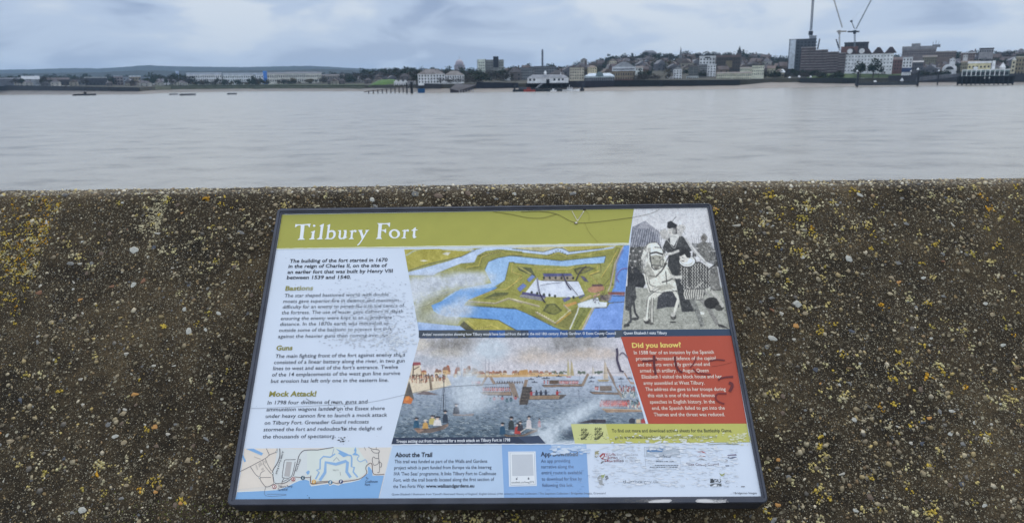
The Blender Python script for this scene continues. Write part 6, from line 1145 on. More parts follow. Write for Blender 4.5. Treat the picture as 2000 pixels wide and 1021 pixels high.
# the crowd behind, head over head
for x, y, r, c in [(110, 372, 9, 150), (135, 350, 9, 176), (160, 378, 10, 130), (185, 352, 9, 168), (112, 420, 10, 120), (150, 425, 10, 160), (182, 415, 9, 140), (130, 470, 9, 110), (720, 350, 9, 150), (745, 380, 9, 170), (600, 330, 8, 160), (735, 420, 9, 120), (715, 470, 9, 150), (580, 350, 7, 130)]:
    K.poly(k_([(x - 14, y + 46), (x - 11, y + 12), (x, y + 6), (x + 11, y + 12), (x + 14, y + 46)]), (c * .55,) * 3, .9); K.poly(dot(*k_([(x, y)])[0], r / 3.7, r / 3.1, 8), (c + 24,) * 3); K.line(k_([(x - 8, y - 6), (x + 8, y - 7)]), 1.4, (52, 52, 54)); K.line(k_([(x - 5, y + 14), (x + 4, y + 44)]), .7, (190, 190, 188), .8)
for i in range(9): x = 105 + i * 13; K.line(k_([(x, 300 + (i % 3) * 10), (x + 3, 420)]), .5, (70, 70, 74), .8)
# horse
K.poly(k_([(320, 650), (450, 640), (470, 760), (380, 760), (305, 775)]), (66, 68, 74))
H = (216, 216, 210)
K.poly(k_([(215, 340), (250, 295), (310, 295), (350, 350), (370, 400), (400, 470), (470, 560), (460, 640), (340, 650), (260, 640), (240, 560), (205, 500), (200, 420)]), H)
K.poly(k_([(255, 300), (300, 290), (350, 345), (360, 370), (345, 470), (290, 490), (262, 430)]), (226, 226, 222)); K.poly(k_([(262, 390), (300, 380), (352, 392), (340, 470), (300, 488), (270, 460)]), (158, 158, 150))
K.poly(k_([(215, 330), (255, 295), (280, 300), (250, 350), (235, 440), (240, 520), (200, 470), (195, 400)]), (218, 218, 214))
for _ in range(110): x, y = rng.uniform(200, 262), rng.uniform(310, 500); K.line(k_([(x, y), (x - rng.uniform(0, 12), y + 18), (x + rng.uniform(-8, 8), y + 36)]), .7, [MD, (224, 224, 222), (130, 130, 128)][rng.integers(0, 3)], .8)
K.line(k_([(258, 372), (300, 362), (355, 380)]), 3.2, (58, 58, 60)); K.line(k_([(258, 372), (270, 470), (292, 490)]), 1.5, (58, 58, 60)); K.line(k_([(265, 455), (340, 460)]), 1.5, DK); K.line(k_([(290, 325), (340, 330)]), 1.2, DK); K.poly(dot(*k_([(347, 440)])[0], 4.6, 8.0), (176, 176, 168)); K.line(dot(*k_([(347, 440)])[0], 4.6, 8.0), .8, DK)
K.line(k_([(250, 530), (300, 540), (340, 500), (380, 440)]), 2.4, (56, 56, 54)); K.line(k_([(345, 580), (400, 565), (440, 540)]), 2.2, (56, 56, 54)); K.line(k_([(372, 500), (380, 600)]), 1.6, (60, 60, 58)); K.line(k_([(360, 460), (400, 380), (470, 350)]), 1.6, (70, 70, 70))
K.line(k_([(225, 520), (240, 590), (262, 650)]), 7, (214, 214, 208)); K.line(k_([(360, 620), (300, 670), (250, 700)]), 11, (214, 214, 208)); K.line(k_([(250, 700), (240, 770), (232, 830)]), 6, (214, 214, 208)); K.line(k_([(275, 690), (270, 780), (272, 870)]), 5.2, (192, 192, 186)); K.line(k_([(430, 640), (465, 700), (440, 780)]), 6, (214, 214, 208)); K.line(k_([(440, 780), (425, 830)]), 4.4, (214, 214, 208))
K.poly(dot(*k_([(236, 860)])[0], 6.5, 6.4), (70, 70, 70)); K.poly(dot(*k_([(228, 845)])[0], 5.2, 4.5), (206, 206, 200)); K.poly(dot(*k_([(428, 830)])[0], 6, 6), (78, 78, 76)); K.poly(dot(*k_([(424, 815)])[0], 4.6, 4), (190, 190, 186)); K.poly(dot(*k_([(268, 878)])[0], 5, 2.5), (96, 96, 92)); K.poly(dot(*k_([(425, 868)])[0], 6, 1.6), (70, 70, 68)); K.line(k_([(262, 650), (300, 620), (360, 600), (430, 640)]), .8, DK, .8)
for _ in range(260):
    x, y = rng.uniform(250, 460), rng.uniform(490, 690); c = K.a[min(int((395 + y / 3.7125 - 400) * 2), K.h - 1), min(int((1200 + x / 3.7125 - 1208) * 2), K.w - 1)]
    if c[0] > 150: K.line(k_([(x, y), (x + rng.uniform(-9, 9), y + rng.uniform(-3, 9))]), .5, (110, 110, 104), .6)
for p in ([(215, 340), (250, 297), (310, 294), (348, 345), (368, 395)], [(200, 420), (206, 500), (225, 520), (240, 590), (262, 650)], [(352, 345), (352, 440), (338, 472), (298, 490), (272, 465), (258, 400), (258, 330)], [(250, 640), (340, 655), (455, 640)], [(248, 560), (262, 600), (300, 610)], [(240, 700), (232, 770), (226, 830)], [(258, 705), (250, 770), (246, 830)], [(268, 690), (264, 780), (264, 868)], [(284, 690), (280, 780), (282, 868)], [(235, 695), (280, 655), (350, 612)]): K.line(k_(p), 1.0, (58, 58, 58), .9, n=4)
K.poly(k_([(240, 430), (275, 490), (300, 545), (250, 560), (215, 500)]), (150, 150, 144), .7); K.poly(k_([(380, 470), (440, 520), (465, 600), (420, 560)]), (140, 140, 134), .8); K.poly(k_([(300, 610), (400, 590), (440, 620), (340, 645)]), (166, 166, 158), .8); K.dots(*[np.array([v]) for v in k_([(282, 405)])[0]], 1.3, (40, 40, 40)); K.dots(*[np.array([v]) for v in k_([(330, 402)])[0]], 1.3, (40, 40, 40)); K.poly(k_([(285, 470), (320, 462), (318, 486), (298, 490)]), (110, 108, 104))
# rider
K.poly(k_([(395, 380), (470, 350), (540, 470), (590, 560), (575, 790), (490, 795), (440, 560), (385, 460)]), (58, 60, 62)); K.poly(k_([(370, 280), (410, 245), (480, 240), (530, 270), (560, 350), (480, 400), (400, 380), (350, 330)]), (62, 64, 66)); K.poly(k_([(500, 250), (535, 275), (640, 400), (700, 470), (650, 440), (560, 350)]), (176, 178, 180)); K.line(k_([(530, 275), (600, 370), (690, 460)]), 1.2, (220, 220, 220))
K.poly(k_([(325, 215), (370, 190), (400, 240), (385, 275), (345, 260)]), (186, 186, 186)); K.poly(k_([(450, 170), (500, 160), (520, 185), (480, 250), (440, 240)]), (190, 190, 190))
for _ in range(120):
    x, y = (rng.uniform(330, 400), rng.uniform(190, 270)) if rng.random() < .5 else (rng.uniform(445, 515), rng.uniform(165, 245)); K.dots(*[np.array([v]) for v in k_([(x, y)])[0]], .55, (110, 112, 116), .8)
K.poly(k_([(400, 240), (440, 225), (470, 240), (430, 320), (405, 300)]), PL); K.poly(dot(*k_([(415, 205)])[0], 7.6, 9.5, 14), (202, 202, 200)); K.poly(k_([(420, 180), (450, 175), (455, 230), (432, 232)]), (90, 90, 92)); K.poly(k_([(382, 185), (385, 145), (410, 135), (430, 150), (455, 165), (450, 180), (400, 192)]), (44, 46, 52)); K.line(k_([(420, 140), (435, 118), (450, 105)]), 1.4, (120, 122, 126)); K.poly(k_([(405, 195), (440, 190), (445, 225), (425, 235), (418, 215)]), (150, 150, 150), .8); K.line(k_([(365, 285), (410, 246), (440, 250)]), .9, (150, 150, 150)); K.line(k_([(385, 275), (425, 330), (440, 330), (470, 240)]), 1.0, (206, 206, 206)); K.line(k_([(398, 205), (408, 205)]), .9, DK); K.line(k_([(398, 222), (410, 222)]), .8, (110, 90, 90))
K.line(k_([(365, 380), (420, 370), (470, 350)]), 5.0, (196, 196, 194)); K.line(k_([(360, 330), (365, 370)]), 4, (80, 82, 84))
for _ in range(220): x, y = rng.uniform(380, 560), rng.uniform(260, 780); K.line(k_([(x, y), (x + rng.uniform(-5, 5), y + rng.uniform(2, 12))]), .5, (120, 122, 124), .45)
# attendant in front: ruff, studded doublet, puffed breeches
K.poly(k_([(470, 470), (510, 440), (620, 430), (680, 470), (695, 610), (640, 640), (520, 640), (500, 560), (460, 540)]), (72, 72, 72))
for i in range(22):
    for j in range(17):
        x, y = 478 + i * 10 + (j % 2) * 5, 448 + j * 12
        if 470 + max(0, (j - 8) * 4) < x < 690 and (i + j) % 2: K.poly(dot(*k_([(x, y)])[0], 1.25, 1.35, 6), (222, 222, 218), .95)
K.line(k_([(545, 460), (545, 620)]), 1.2, (40, 40, 40)); K.line(k_([(615, 470), (630, 560), (690, 600)]), 1.0, (40, 40, 40)); K.line(k_([(400, 530), (440, 545), (490, 540)]), 6, (196, 196, 192)); K.line(k_([(560, 640), (640, 580)]), 2.2, (190, 190, 186)); K.line(k_([(560, 635), (525, 610)]), 1.8, (190, 190, 186))
K.poly(k_([(510, 630), (650, 620), (665, 660), (620, 710), (520, 700), (500, 670)]), (84, 84, 84))
for i in range(9): K.line(k_([(515 + i * 16, 632), (505 + i * 17, 665), (520 + i * 14, 704)]), 2.3, (206, 206, 200))
K.line(k_([(560, 700), (600, 790), (640, 900)]), 11, (124, 126, 124), w1=8); K.line(k_([(630, 700), (690, 780), (750, 890)]), 10, (130, 130, 128), w1=7); K.poly(k_([(745, 880), (790, 890), (830, 915), (760, 905)]), (70, 70, 70)); K.poly(k_([(620, 790), (655, 800), (650, 815), (625, 812)]), (220, 220, 216))
K.poly(dot(*k_([(530, 430)])[0], 17, 12, 16), (60, 60, 60)); K.poly(dot(*k_([(528, 427)])[0], 15.6, 10.8, 16), (232, 232, 230)); K.line(dot(*k_([(525, 425)])[0], 12, 8, 16), .8, (120, 120, 120)); K.poly(dot(*k_([(507, 398)])[0], 9.6, 11, 14), (206, 204, 200)); K.poly(k_([(470, 380), (485, 345), (525, 338), (555, 370), (550, 405), (525, 400), (510, 375), (480, 392)]), (44, 44, 46)); K.line(k_([(488, 400), (500, 402)]), 1, DK); K.line(k_([(488, 425), (505, 424)]), 1, DK)
K.line(k_([(650, 640), (690, 680), (700, 720)]), 4.5, (150, 150, 148)); K.poly(dot(*k_([(705, 730)])[0], 15, 11.5, 14), (44, 44, 44)); K.poly(dot(*k_([(760, 765)])[0], 9, 6, 12), (78, 78, 76)); K.line(k_([(690, 640), (770, 635)]), 1.6, (66, 66, 66)); K.line(k_([(680, 490), (740, 445)]), 2.6, (60, 60, 60)); K.line(k_([(700, 640), (750, 690), (790, 760)]), 6, (176, 176, 172))
for _ in range(500):
    x, y = rng.uniform(480, 700), rng.uniform(440, 900); K.line(k_([(x, y), (x + rng.uniform(-5, 5), y + rng.uniform(-5, 5))]), .45, (92, 92, 92), .4)
for _ in range(1500):
    x, y = rng.uniform(1214, 1424), rng.uniform(450, 640); c = K.a[min(int((y - 400) * 2), K.h - 1), min(int((x - 1208) * 2), K.w - 1), 0]
    if c < 95: K.line([(x, y), (x + rng.uniform(-2, 2), y + rng.uniform(1.5, 4))], .5, (c + 62,) * 3, .75)
    elif c > 185: K.line([(x, y), (x + rng.uniform(-3, 3), y + rng.uniform(.5, 2))], .5, (c - 70,) * 3, .6)
mid = 1 - np.abs(K.a[..., 0] - 118) / 118; K.a = K.a + (K.noise(5)[..., None] * 8 + K.noise(1.3)[..., None] * 13) * (.35 + mid[..., None].clip(0, 1))
K.a = K.a + (np.sin((K.X * .55 + K.Y * 1.1) * 1.9 + K.noise(7) * 1.6) * 15 * mid.clip(0, 1))[..., None]; K.a = (K.a - 122) * 1.08 + 118
K.grain(9, 0.7); K.put('rider_picture', [(1238.3, 408.4), (1381.2, 406.0), (1426.2, 643.6), (1213.6, 644.6)], 2)
quads('rider_caption_bar', [([(1214.3, 644.0), (1425.8, 642.4), (1428.6, 656.4), (1213.0, 657.6)], (44, 62, 88))], z=4)
# ------------------------------------------------------------------ lettering
TA = lambda p: Z(570, 428, 15.385, p)
TB = lambda p: Z(690, 428, 15.385, p)
def ell(x, y, rx, ry, n=22, rot=0.0):
    return [(x + rx * math.cos(t) * math.cos(rot) - ry * math.sin(t) * math.sin(rot), y + rx * math.cos(t) * math.sin(rot) + ry * math.sin(t) * math.cos(rot)) for t in np.linspace(0, math.tau, n, endpoint=False)]
TITLE = [
    (TA([(110, 148), (165, 162), (320, 160), (455, 150), (570, 140), (548, 200), (540, 248), (512, 240), (500, 205), (470, 188), (385, 185), (375, 300), (358, 440), (345, 545), (352, 578), (400, 618), (330, 620), (250, 622), (165, 628), (232, 580), (255, 440), (268, 300), (270, 200), (230, 188), (165, 205), (130, 240), (95, 248), (105, 200)]), None),
    (TA(ell(673, 203, 40, 33, 14)), None),
    (TA([(695, 340), (700, 352), (680, 440), (668, 560), (690, 608), (640, 612), (520, 615), (530, 595), (585, 570), (600, 480), (612, 405), (570, 412), (580, 390), (640, 365)]), None),
    (TA([(970, 135), (945, 280), (920, 450), (905, 570), (940, 605), (870, 612), (745, 610), (770, 585), (825, 560), (845, 450), (862, 330), (870, 225), (835, 215), (840, 200), (900, 165)]), None),
    (TA([(1155, 150), (1150, 220), (1130, 350), (1180, 335), (1250, 335), (1305, 375), (1325, 440), (1310, 520), (1265, 580), (1200, 608), (1120, 605), (1040, 605), (985, 608), (1000, 590), (1040, 570), (1055, 450), (1075, 300), (1085, 215), (1045, 205), (1100, 175)]), TA([(1180, 385), (1130, 410), (1112, 450), (1108, 560), (1140, 580), (1190, 575), (1235, 530), (1255, 460), (1240, 400)])),
    (TA([(1385, 340), (1480, 335), (1478, 450), (1465, 540), (1490, 572), (1540, 560), (1565, 480), (1580, 375), (1550, 350), (1560, 335), (1645, 330), (1650, 400), (1635, 540), (1680, 545), (1600, 585), (1555, 618), (1550, 590), (1480, 612), (1420, 590), (1400, 530), (1420, 440), (1425, 370), (1390, 358)]), None),
    (TA([(1835, 330), (1830, 365), (1870, 330), (1920, 330), (1950, 350), (1935, 395), (1895, 400), (1880, 375), (1845, 395), (1830, 480), (1825, 565), (1865, 590), (1855, 605), (1780, 602), (1710, 608), (1720, 590), (1765, 560), (1775, 460), (1780, 385), (1735, 380), (1740, 362)]), None),
    (TB([(140, 330), (280, 325), (270, 350), (262, 365), (300, 470), (318, 500), (370, 400), (375, 365), (365, 330), (490, 325), (450, 360), (410, 410), (330, 550), (260, 660), (190, 760), (140, 795), (110, 785), (170, 730), (220, 660), (255, 600), (240, 530), (195, 400), (170, 360)]), None),
    (TB([(720, 125), (850, 125), (950, 130), (1050, 120), (1110, 108), (1105, 180), (1098, 235), (1070, 232), (1055, 190), (1000, 158), (870, 162), (860, 200), (850, 330), (900, 325), (950, 315), (985, 285), (990, 340), (988, 415), (960, 415), (930, 375), (870, 350), (845, 352), (838, 440), (830, 550), (855, 580), (858, 600), (770, 598), (680, 598), (690, 580), (725, 555), (740, 430), (750, 300), (762, 170)]), None),
    (TB(ell(1240, 445, 168, 138, 26)), TB(ell(1240, 450, 90, 102, 22, -0.25))),
    (TB([(1575, 310), (1570, 345), (1610, 315), (1660, 312), (1680, 345), (1660, 382), (1615, 375), (1600, 360), (1580, 385), (1570, 470), (1560, 550), (1592, 570), (1590, 580), (1520, 582), (1445, 585), (1455, 568), (1500, 545), (1510, 450), (1515, 365), (1465, 362), (1475, 345)]), None),
    (TB([(1885, 245), (1875, 310), (1940, 320), (1930, 338), (1870, 345), (1862, 430), (1865, 525), (1905, 525), (1880, 560), (1830, 580), (1795, 560), (1785, 500), (1795, 430), (1800, 355), (1745, 352), (1750, 335), (1795, 315), (1825, 275)]), None)]
def outlines(name, items, c, z):
    V, F = [], []
    for o_, h_ in items:
        loops = [Pn(o_)] + ([Pn(h_)] if h_ is not None else []); k = len(V)
        for l in loops: V += [(p[0], p[1], z * LZ) for p in l]
        for t in tessellate_polygon([[Vector((p[0], p[1], 0)) for p in l] for l in loops]):
            a, b, c_ = (np.array(V[k + j][:2]) for j in t); ab, ac = b - a, c_ - a
            F.append(tuple(k + j for j in (t if ab[0] * ac[1] - ab[1] * ac[0] > 0 else t[::-1])))
    return obj(name, V, F, INKM, panel, np.tile(ink(c), (len(V), 1)))
outlines('title_lettering', TITLE, (222, 228, 236), 5)

BK, GB, HD = (38, 44, 58), (52, 60, 74), (132, 130, 62)
B1, B2 = 0.018, 0.012
text('intro_lettering', [
    ('The building of the fort started in 1670', (565.5, 513), (756.7, 510.6), 6.6, BK, B1, None, 0.03), ('in the reign of Charles II, on the site of', (563.2, 523.2), (755.4, 521.4), 6.6, BK, B1, None, 0.03),
    ('an earlier fort that was built by Henry VIII', (561.4, 534.5), (766.6, 532.2), 6.6, BK, B1, None, 0.03), ('between 1539 and 1540.', (560, 545.2), (685.2, 544.3), 6.6, BK, B1, None, 0.03)])
text('heading_lettering', [('Bastions', (557, 567.3), (611.3, 566.4), 8.4, HD, 0.03, (152, 156, 128), 0.03), ('Guns', (539.1, 683.7), (570.9, 683.3), 8.8, HD, 0.03, None, 0.03), ('Mock Attack!', (525.3, 773.7), (617.3, 773.1), 9.6, HD, 0.03, None, 0.03)])
def para(rows, cap, c, b, c2=None, sl=0.02): return [(s, (x0, y0), (x1, y1), cap, c, b, c2, sl) for s, x0, y0, x1, y1 in rows]
text('paragraph', para([
    ('The star shaped bastioned works with double', 555.6, 580.5, 758.8, 577.7), ('moats gave superior fire in defence and maximum', 553.2, 591.5, 778.5, 589), ('difficulty for an enemy to penetrate into the centre of', 551.9, 602.6, 789, 599.5),
    ('the fortress. The use of water gave defence in depth', 549.8, 613.6, 787.3, 610.6), ('ensuring the enemy were kept at an appropriate', 548.1, 625, 765.2, 622.5), ('distance. In the 1870s earth was mounded up', 546.8, 636, 760.1, 634),
    ('outside some of the bastions to protect the fort', 544.7, 648, 764.7, 645.4), ('against the heavier guns then coming into use.', 542.8, 659.9, 759.8, 657.3)], 6.6, GB, 0.002, (84, 92, 106)))
text('paragraph', para([
    ('The main fighting front of the fort against enemy ships', 537.6, 698.8, 791.1, 695.5), ("consisted of a linear battery along the river, in two gun", 535, 710.6, 790.2, 707.4), ("lines to west and east of the fort's entrance. Twelve", 533.2, 722.5, 777.3, 719.7),
    ('of the 14 emplacements of the west gun line survive', 531.1, 734.8, 781.6, 731.7), ('but erosion has left only one in the eastern line.', 528.9, 747.2, 758.8, 745.1)], 7.1, (46, 54, 70), 0.004))
text('paragraph', para([
    ('In 1798 four divisions of men, guns and', 522.5, 789.3, 717.4, 787.1), ('ammunition wagons landed on the Essex shore', 520.3, 802.6, 751.3, 800), ('under heavy cannon fire to launch a mock attack', 518.8, 815.5, 756.2, 813),
    ('on Tilbury Fort. Grenadier Guard redcoats', 516.4, 828.7, 720, 826.3), ('stormed the fort and redoubts to the delight of', 514.5, 841.6, 745.9, 839.2), ('the thousands of spectators.', 512.8, 855.6, 655.6, 854.3)], 7.1, (46, 54, 70), 0.004))
text('fact_lettering', [('Did you know?', (1234.6, 678.8), (1330.5, 677.6), 9.2, (232, 196, 108), 0.032)] + para([
    ('In 1588 fear of an invasion by the Spanish', 1238.3, 691.7, 1394.4, 690.5), ('prompted increased defence of the capital', 1242.3, 703.5, 1398, 702.3), ('and the forts were fully garrisoned and', 1245.9, 715.2, 1386.5, 714), ('armed with artillery. In August Queen', 1249.8, 727, 1384.1, 726.3),
    ('Elizabeth I visited the block house and her', 1253.6, 738.8, 1410, 738), ('army assembled at West Tilbury.', 1257.1, 751, 1375.9, 750.5), ('The address she gave to her troops during', 1260.7, 763, 1417.5, 762.7), ('this visit is one of the most famous', 1265.1, 775.2, 1395.9, 774.7),
    ('speeches in English history. In the', 1269.4, 787.7, 1396.3, 787.2), ('end, the Spanish failed to get into the', 1273.4, 799.9, 1415.6, 799.4), ('Thames and the threat was reduced.', 1277.1, 812.3, 1415.6, 812.1)], 6.9, (236, 214, 206), 0.004, None, 0.0))
text('game_lettering', [('To find out more and download activity sheets for the Battleship Game.', (1195, 843.7), (1429.7, 843.4), 6.4, (58, 62, 52), 0.012), ('go to ', (1201, 856.5), (1217, 856.3), 6.2, (84, 88, 70), 0.004), ('www.wallsandgardens.eu/index.php/en/england', (1219, 856.2), (1399.9, 854.9), 6.2, (60, 64, 54), 0.012, (140, 144, 110))])
text('caption_lettering', [("Artists' reconstruction showing how Tilbury would have looked from the air in the mid 18th century. Frank Gardiner. \u00a9 Essex County Council", (825, 655.6), (1202.8, 653.2), 5.3, (206, 214, 226), 0.012),
    ('Queen Elizabeth I visits Tilbury', (1218.2, 652.8), (1302.6, 652.6), 5.4, (220, 226, 236), 0.012), ('Troops setting out from Gravesend for a mock attack on Tilbury Fort in 1798', (773.7, 864.2), (996.3, 861.4), 6.0, (222, 228, 238), 0.014)])
text('trail_lettering', [('About the Trail', (771.5, 891.9), (844, 891.5), 8.6, (30, 36, 52), 0.028)] + para([
    ('This trail was funded as part of the Walls and Gardens', 770.5, 903.9, 951.7, 903), ('project which is part funded from Europe via the Interreg', 770, 915.9, 959.9, 914.8), ("IVA 'Two Seas' programme. It links Tilbury Fort to Coalhouse", 769.4, 927.8, 968.9, 927), ('Fort, with the trail boards located along the first section of', 768.8, 940, 965.3, 938.3), ('the Two Forts Way:', 767.9, 952.4, 829.3, 951.6)], 6.6, (48, 58, 80), 0.004, None, 0.0) + [
    ('www.wallsandgardens.eu', (831.8, 951.5), (926.3, 950.9), 6.4, (26, 32, 46), 0.022),
    ])
text('app_lettering', [('App Download', (1056, 890.4), (1128.9, 889.6), 8.4, (34, 46, 72), 0.028, (112, 124, 144))] + para([
    ('An app providing', 1056.7, 902.8, 1113.8, 901.8), ('narrative along the', 1057.1, 913.9, 1120.5, 913.4), ('entire route is available', 1057.7, 925.5, 1136.9, 925), ('to download for free by', 1058.1, 937.7, 1136.5, 937.3), ('following this link.', 1059.2, 949.9, 1119.7, 949.5)], 6.4, (52, 70, 104), 0.003, (104, 122, 156), 0.0) + [
    ("Queen Elizabeth I illustration from 'Cassell's Illustrated History of England', English School, (19th century) / Private Collection / The Stapleton Collection / Bridgeman Images, Gravesend", (765.2, 966.4), (1183, 964.2), 4.0, (70, 82, 108), 0.0, (110, 118, 134)), ('... / Bridgeman Images', (1426, 964.2), (1478, 963.8), 4.0, (70, 74, 84), 0.0)])

# ---- white card of the app code (the code itself is left out), small phone emblems
quads('code_card', [([(992.5, 881.2), (1046, 880.8), (1048.5, 948.2), (994.3, 949.6)], (206, 216, 230)), ([(996, 883.5), (1043.6, 883.0), (1045.6, 946.0), (997.4, 947.0)], (150, 162, 178), 5), ([(996.6, 884.1), (1043.0, 883.6), (1045.0, 945.4), (998.0, 946.4)], (214, 222, 232), 6), ([(999.5, 887), (1040.5, 886.5), (1042.2, 928), (1000.6, 928.6)], (184, 192, 204), 7)] +
      [(dot(1009, 934.8, 1.7, 1.9), (104, 110, 122), 7), (dot(1010.2, 932.2, .6, .9), (104, 110, 122), 7), (dot(1032.3, 934.4, 1.9, 1.7), (104, 110, 122), 7), ([(1031.0, 931.8), (1033.6, 931.8), (1033.4, 932.8), (1031.2, 932.8)], (104, 110, 122), 7)], z=4)
text('code_lettering', [('onelink.co/hwg272', (998.9, 943.2), (1043, 942.5), 3.6, (62, 68, 80), 0.0)], z=8)

# ---- trail map
ma = lambda p: Z(455, 868, 9.115, p); mb = lambda p: Z(600, 868, 9.118, p)
LAND, WAT, ROAD = (206, 204, 202), (122, 166, 214), (88, 84, 92)
MP = [([(480.5, 875.2), (764.5, 873), (740.2, 972.2), (459.6, 975.0)], LAND, 2), (ma([(205, 65), (860, 65), (740, 690), (590, 740), (95, 790), (190, 200)]), (212, 206, 200), 3),
      (ma([(800, 65), (1504, 90), (1504, 690), (1100, 640), (740, 690), (710, 510)]), (200, 208, 214), 3), (mb([(0, 110), (480, 40), (900, 50), (1080, 330), (1050, 490), (930, 600), (100, 670), (60, 560), (0, 560)]), (202, 212, 212), 3)]
shore = ma([(78, 838), (300, 828), (580, 815), (790, 800), (960, 745), (1080, 680), (1190, 630), (1300, 615), (1365, 640), (1375, 715), (1420, 730)]) + mb([(70, 735), (380, 690), (400, 725), (470, 700), (560, 720), (620, 690), (790, 660), (930, 625), (1080, 500), (1075, 400), (1105, 380), (1165, 460), (1170, 550), (1368, 545), (1275, 935)]) + [(740.2, 972.2), (459.6, 975)]
MP.append((shore, WAT, 4))
MP += [(sh, (212, 222, 230), 5) for sh in sline(shore[:-4], 1.0, n=0)]
for p in (ma([(230, 70), (370, 68), (540, 150), (510, 190)]), ma([(180, 170), (235, 290), (205, 310), (170, 215)]), ma([(1300, 490), (1340, 455), (1370, 470), (1360, 510), (1335, 535)]), mb([(510, 65), (720, 160), (740, 185), (650, 220), (550, 150), (580, 130)]), mb([(800, 180), (850, 130), (835, 95), (860, 40), (880, 95), (870, 150), (910, 170), (900, 190)])): MP.append((p, WAT, 5))
def road(p, w, c=ROAD, z=6, n=4):
    for q in sline(p, w, n=n): MP.append((q, c, z))
MOAT = (132, 170, 214)
road(mb([(225, 635), (320, 490), (330, 310), (510, 345), (690, 290), (720, 310), (705, 480), (775, 580)]), 5.6, MOAT, 5, 0)
road(mb([(150, 610), (215, 490), (170, 450), (230, 430), (235, 260), (290, 205), (410, 220), (500, 160)]), 2.6, MOAT, 5, 0); road(mb([(720, 180), (780, 190), (795, 230), (790, 390), (840, 400), (820, 480), (900, 575)]), 3.0, MOAT, 5, 0)
road(mb([(900, 180), (925, 200), (890, 250), (940, 300), (1000, 280), (1040, 265), (1070, 320)]), 1.4, MOAT, 5); road(mb([(440, 200), (480, 65)]), 1.0, (140, 160, 190), 5, 0); road(mb([(465, 290), (525, 225), (575, 285)]), 1.0, (130, 140, 160), 5, 0)
for p, w in ((ma([(130, 475), (310, 385), (580, 240), (650, 180), (775, 125), (785, 65)]), .9), (ma([(595, 65), (650, 180)]), .9), (ma([(310, 385), (400, 520), (475, 580)]), .9), (ma([(475, 580), (680, 578)]), .8), (ma([(480, 575), (500, 500), (570, 455)]), .7), (ma([(475, 590), (520, 670), (580, 740), (640, 742), (735, 690)]), .9), (ma([(835, 65), (835, 200), (790, 330), (725, 430), (708, 505), (735, 685)]), 1.5), (ma([(535, 270), (550, 345), (620, 440), (680, 510)]), .8), (ma([(580, 250), (630, 370), (690, 465)]), .8), (ma([(735, 688), (870, 690), (960, 660), (1040, 600), (1080, 565)]), 1.2), (ma([(1075, 565), (1115, 420), (1150, 300), (1180, 190), (1250, 110), (1350, 92), (1504, 92)]) + mb([(200, 90), (470, 45)]), 1.3), (ma([(900, 580), (880, 560), (910, 320), (930, 270), (1000, 265), (1120, 262)]), 1.0), (ma([(880, 585), (1000, 590), (1060, 520), (1110, 300)]), 1.0), (ma([(870, 685), (880, 640), (910, 600)]), .9), (ma([(875, 660), (1000, 605)]), .9),
             (ma([(585, 745), (585, 905), (905, 900), (920, 878), (610, 878)]), .6), (mb([(1090, 40), (1160, 75), (1270, 90), (1280, 140), (1190, 140), (1140, 85)]), .9), (mb([(1275, 130), (1275, 240), (1290, 330), (1285, 480), (1250, 490)]), .9), (mb([(1275, 240), (1220, 240), (1185, 215), (1160, 260), (1185, 360), (1260, 340), (1275, 290)]), .9), (mb([(1290, 310), (1325, 330), (1320, 390), (1295, 395)]), .9), (mb([(1232, 40), (1230, 75)]), .7), (mb([(1015, 40), (1045, 100)]), .6), (mb([(585, 480), (598, 545)]), .5)): road(p, w)
for p in (ma([(1100, 570), (1240, 582), (1390, 580)]), ma([(1390, 545), (1380, 640), (1400, 695), (1504, 690)]), mb([(65, 560), (65, 640), (90, 690), (380, 665), (450, 660)]), mb([(120, 665), (380, 645)]), mb([(450, 660), (500, 680), (560, 680), (620, 655)]), mb([(620, 655), (920, 610), (1060, 510), (1045, 430), (1060, 370), (1130, 325), (1160, 370), (1185, 520), (1375, 522)])): road(p, 1.1, (96, 70, 66), 7)
for p in (ma([(380, 205), (500, 250), (490, 262), (375, 220)]), ma([(450, 340), (500, 300), (535, 345), (470, 395)]), ma([(400, 355), (420, 350), (450, 440), (430, 445)]), ma([(500, 430), (540, 400), (555, 440), (520, 455)]), ma([(555, 290), (580, 275), (595, 325), (570, 330)])): MP.append((p, (184, 178, 174), 5))
MP.append((ma([(955, 300), (1050, 305), (1010, 565), (915, 555)]), (168, 168, 172), 5))
def badge(q, c, r=4.1):
    MP.append((dot(q[0], q[1], r, r, 16), c, 8)); MP.append((dot(q[0], q[1], r * .72, r * .72, 14), (226, 226, 226) if c[0] > 110 and c[1] < 90 else c, 9))
bd = [(ma([(740, 745)])[0], (150, 52, 66), 'A', (140, 44, 60)), (ma([(1075, 612)])[0], (156, 48, 52), 'B', (150, 44, 50)), (ma([(1248, 588)])[0], (24, 70, 92), 'C', (220, 228, 232)), (mb([(122, 657)])[0], (206, 156, 78), 'D', (240, 228, 200)), (mb([(415, 667)])[0], (34, 110, 152), 'E', (220, 228, 232)), (mb([(602, 655)])[0], (44, 58, 108), 'F', (220, 228, 232))]
for q, c, s_2, c2 in bd: badge(q, c)
for q in ma([(478, 585), (708, 508), (738, 685), (775, 125), (1075, 568)]): MP.append((dot(q[0], q[1], 1.9), ROAD, 8)); MP.append((dot(q[0], q[1], 1.25), (226, 226, 226), 9))
quads('trail_map', MP, z=2)
ML = [(s_2, (q[0] - 1.6, q[1] + 2.3), (q[0] + 1.6, q[1] + 2.3), 4.6, c2, 0.03) for q, c, s_2, c2 in bd]
